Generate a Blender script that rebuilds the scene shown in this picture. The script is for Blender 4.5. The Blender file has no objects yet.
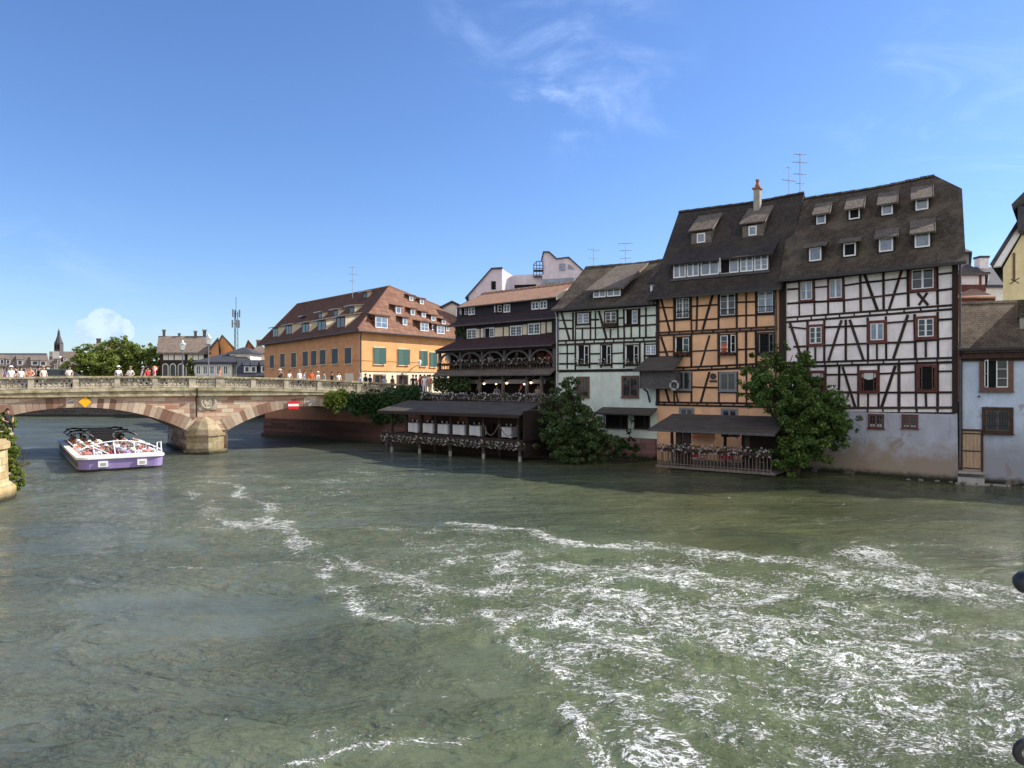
import bpy, bmesh, math, random
import numpy as np
from mathutils import Vector, Matrix
rad = math.radians
S = bpy.context.scene
COL = S.collection
# ---------------------------------------------------------------- camera, world, sun, exposure
F_PX, CAM_H = 720.0, 5.0
cam_d = bpy.data.cameras.new('camera'); cam = bpy.data.objects.new('camera', cam_d); COL.objects.link(cam)
cam.location = (0, 0, CAM_H); cam.rotation_euler = (rad(90), 0, 0)
cam_d.sensor_width = 36; cam_d.lens = F_PX / 1024 * 36; cam_d.clip_start = 0.1; cam_d.clip_end = 5000
S.camera = cam
S.view_settings.view_transform = 'Standard'; S.view_settings.look = 'None'
S.view_settings.exposure = 0.75; S.view_settings.gamma = 1.0
SUN_EL, SUN_AZ = rad(38), rad(75)          # azimuth from +Y towards +X
SUNV = Vector((math.sin(SUN_AZ) * math.cos(SUN_EL), math.cos(SUN_AZ) * math.cos(SUN_EL), math.sin(SUN_EL)))
sd = bpy.data.lights.new('sun', 'SUN'); sd.energy = 4.6; sd.angle = rad(0.5); sd.color = (1.0, 0.93, 0.82)
so = bpy.data.objects.new('sun', sd); COL.objects.link(so); so.location = (60, 0, 80)
so.rotation_euler = SUNV.to_track_quat('Z', 'Y').to_euler()

class NT:
    """small helper for building node trees"""
    def __init__(s, tree):
        s.t = tree; s.n = tree.nodes; s.l = tree.links
    def add(s, typ, **kw):
        n = s.n.new(typ)
        for k, v in kw.items():
            if hasattr(n, k): setattr(n, k, v)
        return n
    def set(s, n, sock, v):
        if hasattr(v, 'node'): s.l.new(v, n.inputs[sock])
        else: n.inputs[sock].default_value = v
    def math(s, op, a, b=0.0, c=None, clamp=False):
        n = s.n.new('ShaderNodeMath'); n.operation = op; n.use_clamp = clamp
        s.set(n, 0, a); s.set(n, 1, b)
        if c is not None: s.set(n, 2, c)
        return n.outputs[0]
    def vmath(s, op, a, b):
        n = s.n.new('ShaderNodeVectorMath'); n.operation = op
        s.set(n, 0, a); s.set(n, 1, b)
        return n
    def noise(s, vec, scale, detail=3.0, rough=0.55, dist=0.0):
        n = s.n.new('ShaderNodeTexNoise')
        if vec is not None: s.l.new(vec, n.inputs['Vector'])
        n.inputs['Scale'].default_value = scale; n.inputs['Detail'].default_value = detail
        n.inputs['Roughness'].default_value = rough; n.inputs['Distortion'].default_value = dist
        return n.outputs['Fac']
    def ramp(s, fac, stops):
        n = s.n.new('ShaderNodeValToRGB'); s.l.new(fac, n.inputs[0])
        el = n.color_ramp.elements
        while len(el) < len(stops): el.new(0.5)
        for e, (p, c) in zip(el, stops):
            e.position = p; e.color = (c[0], c[1], c[2], 1) if len(c) == 3 else c
        return n.outputs[0]
    def mix(s, fac, a, b, mode='MIX'):
        n = s.n.new('ShaderNodeMix'); n.data_type = 'RGBA'; n.blend_type = mode
        s.set(n, 0, fac)
        for i, v in ((6, a), (7, b)):
            if hasattr(v, 'node'): s.l.new(v, n.inputs[i])
            else: n.inputs[i].default_value = (v[0], v[1], v[2], 1)
        return n.outputs[2]
    def mapping(s, vec, scale=(1, 1, 1), rot=(0, 0, 0), loc=(0, 0, 0)):
        n = s.n.new('ShaderNodeMapping'); s.l.new(vec, n.inputs[0])
        n.inputs['Scale'].default_value = scale; n.inputs['Rotation'].default_value = rot; n.inputs['Location'].default_value = loc
        return n.outputs[0]
    def smooth(s, v, a, b):
        n = s.n.new('ShaderNodeMapRange'); n.interpolation_type = 'SMOOTHSTEP'
        s.set(n, 0, v); s.set(n, 1, a); s.set(n, 2, b)
        return n.outputs[0]

W = bpy.data.worlds.new('World'); S.world = W; W.use_nodes = True
wt = NT(W.node_tree); wt.n.clear()
sky = wt.add('ShaderNodeTexSky'); sky.sky_type = 'NISHITA'; sky.sun_disc = False
sky.sun_elevation = SUN_EL; sky.sun_rotation = SUN_AZ
sky.altitude = 0; sky.air_density = 1.05; sky.dust_density = 0.25; sky.ozone_density = 3.0
tc = wt.add('ShaderNodeTexCoord').outputs['Generated']
def px_dir(x, y): return Vector(((x - 512) / F_PX, 1, (384 - y) / F_PX)).normalized()
def blob(x, y, rin, rout):
    """soft round mask round a direction; radii in degrees"""
    d = wt.vmath('DOT_PRODUCT', tc, tuple(px_dir(x, y))).outputs['Value']
    return wt.smooth(d, math.cos(rad(rout)), math.cos(rad(rin)))
def addall(lst):
    r = lst[0]
    for q in lst[1:]: r = wt.math('MAXIMUM', r, q)
    return r
cv = wt.mapping(tc, scale=(1.6, 1.6, 4.2), rot=(0, rad(-22), 0))
wn = wt.noise(cv, 2.6, 7, 0.62, 0.9)
wisp = wt.smooth(wn, 0.44, 0.86)
wmask = addall([wt.math('MULTIPLY', blob(545, 100, 0, 3.2), 0.95), wt.math('MULTIPLY', blob(590, 75, 1, 9), 0.55), wt.math('MULTIPLY', blob(960, 165, 1, 13), 0.5), wt.math('MULTIPLY', blob(1000, 180, 0, 5.0), 1.3), wt.math('MULTIPLY', blob(500, 10, 1, 6), 0.45), wt.math('MULTIPLY', blob(60, 345, 2, 11), 0.40), wt.math('MULTIPLY', blob(900, 195, 1, 6), 0.8)])
wisp = wt.math('MULTIPLY', wisp, wmask, clamp=True)
cn = wt.noise(tc, 48, 8, 0.66, 0.3)
cbl = addall([blob(105, 324, 0.3, 1.5), blob(88, 331, 0.2, 1.2), blob(121, 330, 0.3, 1.1)])
cum = wt.smooth(wt.math('ADD', cbl, wt.math('MULTIPLY', wt.math('SUBTRACT', cn, 0.5), 1.3)), 0.36, 0.62)
cum = wt.math('MULTIPLY', cum, 0.62)
c1 = wt.mix(wisp, sky.outputs[0], (6.6, 7.1, 7.9))
c2_ = wt.mix(cum, c1, wt.mix(wt.smooth(cn, 0.35, 0.62), (4.9, 5.4, 6.1), (7.2, 7.3, 7.3)))
sz = wt.add('ShaderNodeSeparateXYZ'); wt.l.new(tc, sz.inputs[0])
c2 = wt.mix(wt.smooth(sz.outputs[2], -0.02, 0.30), wt.mix(1.0, c2_, (0.64, 0.73, 0.89), 'MULTIPLY'), wt.mix(1.0, c2_, (0.61, 0.74, 0.98), 'MULTIPLY'))
# cloud bank added out of view behind the camera as neutral fill for facades
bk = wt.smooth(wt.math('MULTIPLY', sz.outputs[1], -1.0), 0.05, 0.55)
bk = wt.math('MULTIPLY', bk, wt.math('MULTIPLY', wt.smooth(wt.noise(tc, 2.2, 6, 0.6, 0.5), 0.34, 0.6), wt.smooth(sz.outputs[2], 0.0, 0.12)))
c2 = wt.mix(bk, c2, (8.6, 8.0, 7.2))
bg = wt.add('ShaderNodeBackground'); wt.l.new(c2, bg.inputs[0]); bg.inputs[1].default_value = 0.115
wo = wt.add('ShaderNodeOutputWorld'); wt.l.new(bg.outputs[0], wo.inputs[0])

# ---------------------------------------------------------------- materials
M = {}
def newmat(name):
    m = bpy.data.materials.new(name); m.use_nodes = True
    t = NT(m.node_tree); t.n.clear()
    out = t.add('ShaderNodeOutputMaterial'); b = t.add('ShaderNodeBsdfPrincipled')
    t.l.new(b.outputs[0], out.inputs[0]); M[name] = m
    return m, t, b, out
def bump(t, b, h, strength=0.4, dist=0.02):
    n = t.add('ShaderNodeBump'); n.inputs['Strength'].default_value = strength; n.inputs['Distance'].default_value = dist
    t.l.new(h, n.inputs['Height']); t.l.new(n.outputs[0], b.inputs['Normal'])
def simple(name, col, rough=0.8, var=0.18, scale=3.0, metal=0.0, bmp=0.0, spec=0.3, col2=None, stretch=(1, 1, 1)):
    m, t, b, _ = newmat(name)
    oc = t.add('ShaderNodeTexCoord').outputs['Object']
    v = t.mapping(oc, scale=stretch)
    n = t.noise(v, scale, 5, 0.6, 0.3)
    c2 = col2 or tuple(min(1, c * (1 + var)) for c in col)
    c1 = tuple(c * (1 - var) for c in col)
    t.l.new(t.ramp(n, [(0.3, c1), (0.7, c2)]), b.inputs['Base Color'])
    b.inputs['Roughness'].default_value = rough; b.inputs['Metallic'].default_value = metal
    b.inputs['Specular IOR Level'].default_value = spec
    if bmp: bump(t, b, t.noise(v, scale * 6, 4, 0.6), bmp, 0.02)
    return m
def plaster(name, col, dirt=(0.2, 0.17, 0.13), damp=None, amount=0.35):
    """plaster with blotches, small stains and optional damp base up to a height"""
    m, t, b, _ = newmat(name)
    oc = t.add('ShaderNodeTexCoord').outputs['Object']
    n1 = t.noise(oc, 0.9, 5, 0.65, 0.4); n2 = t.noise(t.mapping(oc, scale=(3, 3, 0.5)), 1.5, 4, 0.6)
    base = t.mix(t.smooth(n1, 0.3, 0.75), tuple(c * 0.86 for c in col), tuple(min(1, c * 1.1) for c in col))
    base = t.mix(t.math('MULTIPLY', t.smooth(n2, 0.52, 0.8), amount), base, dirt)
    if damp:
        sx = t.add('ShaderNodeSeparateXYZ'); t.l.new(oc, sx.inputs[0])
        zz = t.math('ADD', sx.outputs[2], t.math('MULTIPLY', t.math('SUBTRACT', t.noise(oc, 1.3, 5, 0.65), 0.5), 2.6))
        base = t.mix(t.math('SUBTRACT', 1.0, t.smooth(zz, damp[0], damp[1])), base, damp[2])
        zw = t.math('ADD', sx.outputs[2], t.math('MULTIPLY', t.noise(oc, 3, 3, 0.6), 0.3))
        base = t.mix(t.math('SUBTRACT', 1.0, t.smooth(zw, 0.25, 0.6)), base, (0.03, 0.032, 0.022))
        pn = t.noise(oc, 0.75, 4, 0.7, 0.8)
        base = t.mix(t.math('MULTIPLY', t.smooth(pn, 0.6, 0.66), 0.6), base, (0.25, 0.19, 0.15))
    t.l.new(base, b.inputs['Base Color']); b.inputs['Roughness'].default_value = 0.92
    b.inputs['Specular IOR Level'].default_value = 0.2
    bump(t, b, t.noise(oc, 9, 5, 0.65), 0.35, 0.03)
    return m
def tiles(name, c1, c2, c3, w=0.17, h=0.15, blot=0.5):
    """plain clay tiles laid in courses; coordinates follow the roof (along the eave, up the slope)"""
    m, t, b, _ = newmat(name)
    oc = t.add('ShaderNodeTexCoord').outputs['Object']
    sx = t.add('ShaderNodeSeparateXYZ'); t.l.new(oc, sx.inputs[0])
    cx = t.add('ShaderNodeCombineXYZ')
    nz = t.math('MULTIPLY', t.math('SUBTRACT', t.noise(oc, 0.8, 2), 0.5), 0.12)
    t.l.new(t.math('ADD', sx.outputs[0], t.math('MULTIPLY', sx.outputs[1], 0.001)), cx.inputs[0])
    t.l.new(t.math('ADD', t.math('MULTIPLY', sx.outputs[2], 1.28), nz), cx.inputs[1])
    br = t.add('ShaderNodeTexBrick'); t.l.new(cx.outputs[0], br.inputs['Vector'])
    br.inputs['Scale'].default_value = 1.0; br.inputs['Brick Width'].default_value = w; br.inputs['Row Height'].default_value = h
    br.inputs['Mortar Size'].default_value = 0.012; br.inputs['Mortar Smooth'].default_value = 0.3; br.inputs['Bias'].default_value = 0.0
    br.inputs['Color1'].default_value = (*c1, 1); br.inputs['Color2'].default_value = (*c2, 1); br.inputs['Mortar'].default_value = (*[c * 0.35 for c in c1], 1)
    n = t.noise(oc, 0.7, 5, 0.7, 0.5)
    base = t.mix(t.math('MULTIPLY', t.smooth(n, 0.42, 0.72), blot), br.outputs['Color'], c3)
    n2 = t.noise(oc, 4.5, 4, 0.7)
    base = t.mix(t.math('MULTIPLY', t.smooth(n2, 0.55, 0.75), 0.35), base, tuple(c * 1.7 for c in c3))
    t.l.new(base, b.inputs['Base Color']); b.inputs['Roughness'].default_value = 0.9; b.inputs['Specular IOR Level'].default_value = 0.15
    fr = t.math('FRACT', t.math('DIVIDE', t.math('ADD', t.math('MULTIPLY', sx.outputs[2], 1.28), nz), h))
    bump(t, b, t.math('ADD', t.math('SUBTRACT', 1.0, fr), t.math('MULTIPLY', n2, 0.8)), 0.6, 0.03)
    return m
def ashlar(name, stops, w=0.7, h=0.3, moss=0.0, mort=(0.25, 0.22, 0.18), low=None):
    m, t, b, _ = newmat(name)
    oc = t.add('ShaderNodeTexCoord').outputs['Object']
    sx = t.add('ShaderNodeSeparateXYZ'); t.l.new(oc, sx.inputs[0])
    cx = t.add('ShaderNodeCombineXYZ')
    t.l.new(t.math('ADD', sx.outputs[0], sx.outputs[1]), cx.inputs[0]); t.l.new(sx.outputs[2], cx.inputs[1])
    br = t.add('ShaderNodeTexBrick'); t.l.new(cx.outputs[0], br.inputs['Vector'])
    for k, v in (('Scale', 1.0), ('Brick Width', w), ('Row Height', h), ('Mortar Size', 0.014), ('Mortar Smooth', 0.2), ('Bias', 0.0)):
        br.inputs[k].default_value = v
    br.inputs['Color1'].default_value = (0, 0, 0, 1); br.inputs['Color2'].default_value = (1, 1, 1, 1); br.inputs['Mortar'].default_value = (0.5, 0.5, 0.5, 1)
    sh = t.math('ADD', t.math('MULTIPLY', br.outputs['Color'], 0.62), t.math('MULTIPLY', t.noise(oc, 0.5, 3), 0.38))
    base = t.ramp(sh, stops)
    base = t.mix(t.math('MULTIPLY', t.smooth(t.noise(oc, 5, 5, 0.7), 0.5, 0.8), 0.4), base, (0.1, 0.08, 0.06))
    base = t.mix(br.outputs['Fac'], base, mort)
    if moss: base = t.mix(t.math('MULTIPLY', t.smooth(t.noise(oc, 1.6, 5, 0.7), 0.42, 0.62), moss), base, (0.13, 0.14, 0.04))
    zw = t.math('ADD', sx.outputs[2], t.math('MULTIPLY', t.noise(oc, 2.5, 3, 0.6), 0.35))
    base = t.mix(t.math('SUBTRACT', 1.0, t.smooth(zw, 0.25, 0.6)), base, low or (0.035, 0.035, 0.022))
    t.l.new(base, b.inputs['Base Color']); b.inputs['Roughness'].default_value = 0.92; b.inputs['Specular IOR Level'].default_value = 0.2
    bump(t, b, t.math('SUBTRACT', t.noise(oc, 7, 5, 0.65), br.outputs['Fac']), 0.5, 0.03)
    return m
def island(name, stops, rough=0.85, emit=0, trans=0.0, bmp=0.0, spec=0.2):
    """colour chosen per loose piece (leaf, stone, petal)"""
    m, t, b, out = newmat(name)
    g = t.add('ShaderNodeNewGeometry').outputs['Random Per Island']
    c = t.ramp(g, stops)
    oc = t.add('ShaderNodeTexCoord').outputs['Object']
    c = t.mix(t.math('MULTIPLY', t.noise(oc, 1.3, 3, 0.6), 0.5), c, tuple(x * 0.6 for x in stops[0][1]))
    t.l.new(c, b.inputs['Base Color']); b.inputs['Roughness'].default_value = rough; b.inputs['Specular IOR Level'].default_value = spec
    if bmp: bump(t, b, t.noise(oc, 8, 4, 0.6), bmp, 0.03)
    if trans:
        tr = t.add('ShaderNodeBsdfTranslucent'); t.l.new(c, tr.inputs[0])
        mx = t.add('ShaderNodeMixShader'); mx.inputs[0].default_value = trans
        t.l.new(b.outputs[0], mx.inputs[1]); t.l.new(tr.outputs[0], mx.inputs[2]); t.l.new(mx.outputs[0], out.inputs[0])
    return m

plaster('plaster_white', (0.88, 0.80, 0.79), dirt=(0.42, 0.38, 0.36), amount=0.7)
plaster('plaster_teal', (0.66, 0.72, 0.64), dirt=(0.3, 0.36, 0.32), amount=0.65)
plaster('plaster_orange', (0.79, 0.46, 0.27), dirt=(0.55, 0.34, 0.2), amount=0.7)
plaster('plaster_base', (0.42, 0.43, 0.49), damp=(0.9, 2.2, (0.30, 0.24, 0.19)), amount=0.5)
plaster('plaster_blue', (0.52, 0.60, 0.72), dirt=(0.3, 0.35, 0.42), damp=(1.0, 3.9, (0.28, 0.28, 0.31)), amount=0.5)
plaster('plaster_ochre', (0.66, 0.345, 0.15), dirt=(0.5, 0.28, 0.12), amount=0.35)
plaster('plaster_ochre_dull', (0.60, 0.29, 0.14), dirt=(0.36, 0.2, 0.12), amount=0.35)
plaster('plaster_cream', (0.72, 0.62, 0.45), dirt=(0.45, 0.36, 0.25), amount=0.4)
plaster('plaster_yellow', (0.72, 0.62, 0.36), dirt=(0.5, 0.42, 0.25), amount=0.3)
plaster('plaster_lilac', (0.62, 0.55, 0.60), dirt=(0.45, 0.4, 0.44), amount=0.3)
plaster('plaster_far', (0.76, 0.72, 0.64), dirt=(0.45, 0.4, 0.35), amount=0.3)
plaster('plaster_rust', (0.36, 0.17, 0.10), dirt=(0.25, 0.13, 0.09), amount=0.4)
simple('timber_brown', (0.055, 0.032, 0.024), 0.8, 0.35, 4, bmp=0.4)
simple('timber_red', (0.13, 0.042, 0.032), 0.7, 0.3, 5, bmp=0.3)
simple('wood_grey', (0.095, 0.085, 0.085), 0.85, 0.3, 5, bmp=0.4)
simple('wood_rail', (0.16, 0.13, 0.11), 0.85, 0.35, 5, bmp=0.3)
simple('wood_door', (0.42, 0.29, 0.19), 0.8, 0.25, 6, bmp=0.3, stretch=(5, 5, 0.4))
simple('wood_warm', (0.20, 0.075, 0.03), 0.6, 0.3, 5)
simple('white_paint', (0.78, 0.78, 0.78), 0.45, 0.06, 5)
simple('grey_paint', (0.20, 0.20, 0.22), 0.5, 0.1, 5)
simple('brown_paint', (0.14, 0.075, 0.055), 0.6, 0.2, 5)
simple('shutter_green', (0.05, 0.115, 0.10), 0.6, 0.15, 4, bmp=0.2, stretch=(1, 1, 12))
simple('shutter_dark', (0.055, 0.07, 0.075), 0.6, 0.15, 4, stretch=(1, 1, 12))
simple('iron', (0.02, 0.02, 0.022), 0.45, 0.2, 8, metal=0.2, spec=0.5)
simple('zinc', (0.42, 0.43, 0.46), 0.45, 0.15, 3, metal=0.3, spec=0.5)
simple('dark_interior', (0.008, 0.008, 0.009), 0.9, 0.4, 2)  # near-black sheet for openings; the unlit room is put into its colour
simple('cloth_white', (0.80, 0.80, 0.80), 0.9, 0.05, 4)
simple('cloth_red', (0.42, 0.05, 0.08), 0.9, 0.15, 6)
simple('curtain_white', (0.65, 0.65, 0.62), 0.9, 0.15, 12, stretch=(4, 4, 0.5))
simple('curtain_red', (0.50, 0.10, 0.05), 0.9, 0.2, 12)
simple('concrete', (0.33, 0.31, 0.28), 0.9, 0.25, 2, bmp=0.3)
simple('asphalt', (0.06, 0.06, 0.06), 0.9, 0.2, 2)
simple('bark', (0.06, 0.045, 0.03), 0.95, 0.3, 6, bmp=0.6)
simple('purple_hull', (0.30, 0.23, 0.48), 0.35, 0.06, 2, spec=0.5)
simple('hull_dark', (0.06, 0.055, 0.055), 0.5, 0.15, 2, spec=0.5)
simple('hull_grey', (0.36, 0.36, 0.37), 0.4, 0.12, 2, spec=0.5)
simple('sign_yellow', (0.85, 0.42, 0.01), 0.5, 0.03, 3)
simple('sign_red', (0.62, 0.02, 0.03), 0.5, 0.03, 3)
simple('sign_white', (0.80, 0.80, 0.80), 0.5, 0.03, 3)
simple('slate', (0.052, 0.052, 0.060), 0.7, 0.3, 3, bmp=0.5)
simple('slate_wall', (0.030, 0.026, 0.036), 0.8, 0.3, 5, bmp=0.4)
simple('board_roof', (0.075, 0.064, 0.054), 0.85, 0.35, 3, bmp=0.5, stretch=(0.3, 0.3, 6))
simple('awning_beige', (0.34, 0.29, 0.26), 0.9, 0.12, 3)
simple('car_paint', (0.10, 0.11, 0.12), 0.25, 0.05, 2, spec=0.6, metal=0.3)
simple('terracotta', (0.34, 0.13, 0.07), 0.8, 0.25, 6)
simple('mossy_stone', (0.30, 0.26, 0.13), 0.95, 0.4, 2.2, bmp=0.6, col2=(0.52, 0.46, 0.33))
simple('balustrade_stone', (0.38, 0.33, 0.24), 0.95, 0.35, 2.4, bmp=0.5, col2=(0.58, 0.52, 0.41))
tiles('tiles_black', (0.040, 0.034, 0.032), (0.066, 0.054, 0.048), (0.080, 0.066, 0.052), blot=0.7)
tiles('tiles_brownblack', (0.058, 0.047, 0.037), (0.100, 0.080, 0.060), (0.15, 0.12, 0.085), blot=0.75)
tiles('tiles_dormer', (0.12, 0.10, 0.082), (0.19, 0.155, 0.125), (0.20, 0.17, 0.14), blot=0.5)
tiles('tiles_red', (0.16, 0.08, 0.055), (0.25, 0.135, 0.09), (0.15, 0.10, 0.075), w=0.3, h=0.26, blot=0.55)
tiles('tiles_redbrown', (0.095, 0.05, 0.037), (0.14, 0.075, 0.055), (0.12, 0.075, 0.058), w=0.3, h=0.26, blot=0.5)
tiles('tiles_maroon', (0.050, 0.028, 0.030), (0.078, 0.043, 0.044), (0.065, 0.045, 0.045), blot=0.4)
tiles('tiles_salmon', (0.34, 0.19, 0.13), (0.42, 0.26, 0.17), (0.30, 0.20, 0.14), blot=0.6)
tiles('tiles_far', (0.16, 0.125, 0.10), (0.23, 0.18, 0.145), (0.18, 0.15, 0.125), w=0.4, h=0.4, blot=0.5)
ST_B = [(0.0, (0.20, 0.09, 0.07)), (0.25, (0.38, 0.19, 0.14)), (0.45, (0.50, 0.33, 0.24)), (0.62, (0.60, 0.48, 0.35)), (1.0, (0.68, 0.57, 0.44))]
ashlar('bridge_stone', ST_B, 0.85, 0.29)
ashlar('quay_brick', [(0.0, (0.055, 0.026, 0.022)), (0.5, (0.11, 0.055, 0.044)), (1.0, (0.17, 0.095, 0.075))], 0.7, 0.26, mort=(0.07, 0.045, 0.04))
ashlar('quay_pink', [(0.0, (0.16, 0.08, 0.08)), (0.5, (0.25, 0.13, 0.125)), (1.0, (0.33, 0.19, 0.17))], 0.8, 0.34, mort=(0.12, 0.08, 0.08))
ashlar('quay_cream', [(0.0, (0.32, 0.22, 0.10)), (0.5, (0.50, 0.38, 0.20)), (1.0, (0.60, 0.52, 0.38))], 0.6, 0.3, moss=0.35)
ashlar('pier_stone', [(0.0, (0.18, 0.12, 0.085)), (0.5, (0.33, 0.25, 0.17)), (1.0, (0.46, 0.38, 0.27))], 0.9, 0.42, moss=0.55)
ashlar('far_quay', [(0.0, (0.04, 0.035, 0.035)), (0.5, (0.07, 0.06, 0.06)), (1.0, (0.10, 0.09, 0.085))], 1.2, 0.5)
island('voussoir', [(0.0, (0.17, 0.10, 0.075)), (0.2, (0.30, 0.17, 0.12)), (0.4, (0.40, 0.30, 0.23)), (0.75, (0.60, 0.48, 0.35)), (1.0, (0.68, 0.57, 0.44))], bmp=0.5)
island('leaf_green', [(0.0, (0.030, 0.055, 0.018)), (0.5, (0.075, 0.125, 0.035)), (1.0, (0.16, 0.22, 0.07))], 0.55, trans=0.25, spec=0.3)
island('leaf_bright', [(0.0, (0.045, 0.09, 0.02)), (0.5, (0.10, 0.18, 0.035)), (1.0, (0.21, 0.30, 0.07))], 0.6, trans=0.3, spec=0.3)
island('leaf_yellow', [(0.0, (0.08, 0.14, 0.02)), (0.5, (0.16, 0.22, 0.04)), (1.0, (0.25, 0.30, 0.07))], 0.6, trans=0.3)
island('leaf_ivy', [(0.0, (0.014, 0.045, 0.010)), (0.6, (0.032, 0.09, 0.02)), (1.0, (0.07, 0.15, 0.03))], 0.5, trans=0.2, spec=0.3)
island('petals_white', [(0.0, (0.55, 0.30, 0.38)), (0.3, (0.62, 0.50, 0.56)), (0.6, (0.70, 0.66, 0.70)), (1.0, (0.78, 0.76, 0.78))], 0.8, trans=0.2)
island('petals_red', [(0.0, (0.35, 0.03, 0.03)), (0.5, (0.50, 0.08, 0.05)), (1.0, (0.55, 0.22, 0.14))], 0.8, trans=0.2)
island('timber_dark', [(0.0, (0.024, 0.017, 0.016)), (0.5, (0.045, 0.031, 0.027)), (0.85, (0.065, 0.045, 0.036)), (1.0, (0.085, 0.055, 0.045))], 0.85, bmp=0.6)
def glass(name, col=(0.02, 0.025, 0.03), rough=0.06, spec=0.9):
    m, t, b, _ = newmat(name)
    oc = t.add('ShaderNodeTexCoord').outputs['Object']
    t.l.new(t.ramp(t.noise(oc, 1.7, 2), [(0.4, col), (0.65, tuple(c * 1.6 for c in col))]), b.inputs['Base Color'])
    b.inputs['Roughness'].default_value = rough; b.inputs['IOR'].default_value = 1.6; b.inputs['Specular IOR Level'].default_value = spec
    bump(t, b, t.noise(oc, 1.1, 1), 0.25, 0.05)
glass('glass', spec=0.35); glass('glass_sky', (0.10, 0.14, 0.20), 0.12, 0.6); island('leaf_sun', [(0.0, (0.11, 0.16, 0.03)), (0.5, (0.22, 0.29, 0.055)), (1.0, (0.36, 0.42, 0.10))], 0.6, trans=0.45, spec=0.3)  # glass_sky: reflected sky put into the pane's base colour
m_, t_, b_, _o = newmat('lamp_glow'); b_.inputs['Base Color'].default_value = (1, 0.85, 0.6, 1)
b_.inputs['Emission Color'].default_value = (1, 0.78, 0.5, 1); b_.inputs['Emission Strength'].default_value = 2.5
m_, t_, b_, _o = newmat('lamp_glass'); b_.inputs['Base Color'].default_value = (0.8, 0.8, 0.75, 1); b_.inputs['Roughness'].default_value = 0.2
m_, t_, b_, _o = newmat('canopy_glass')
gl = t_.add('ShaderNodeBsdfGlossy'); gl.inputs['Roughness'].default_value = 0.05
tr_ = t_.add('ShaderNodeBsdfTransparent'); tr_.inputs[0].default_value = (0.86, 0.88, 0.9, 1)
mx_ = t_.add('ShaderNodeMixShader'); mx_.inputs[0].default_value = 0.12
t_.l.new(tr_.outputs[0], mx_.inputs[1]); t_.l.new(gl.outputs[0], mx_.inputs[2]); t_.l.new(mx_.outputs[0], _o.inputs[0])

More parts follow.
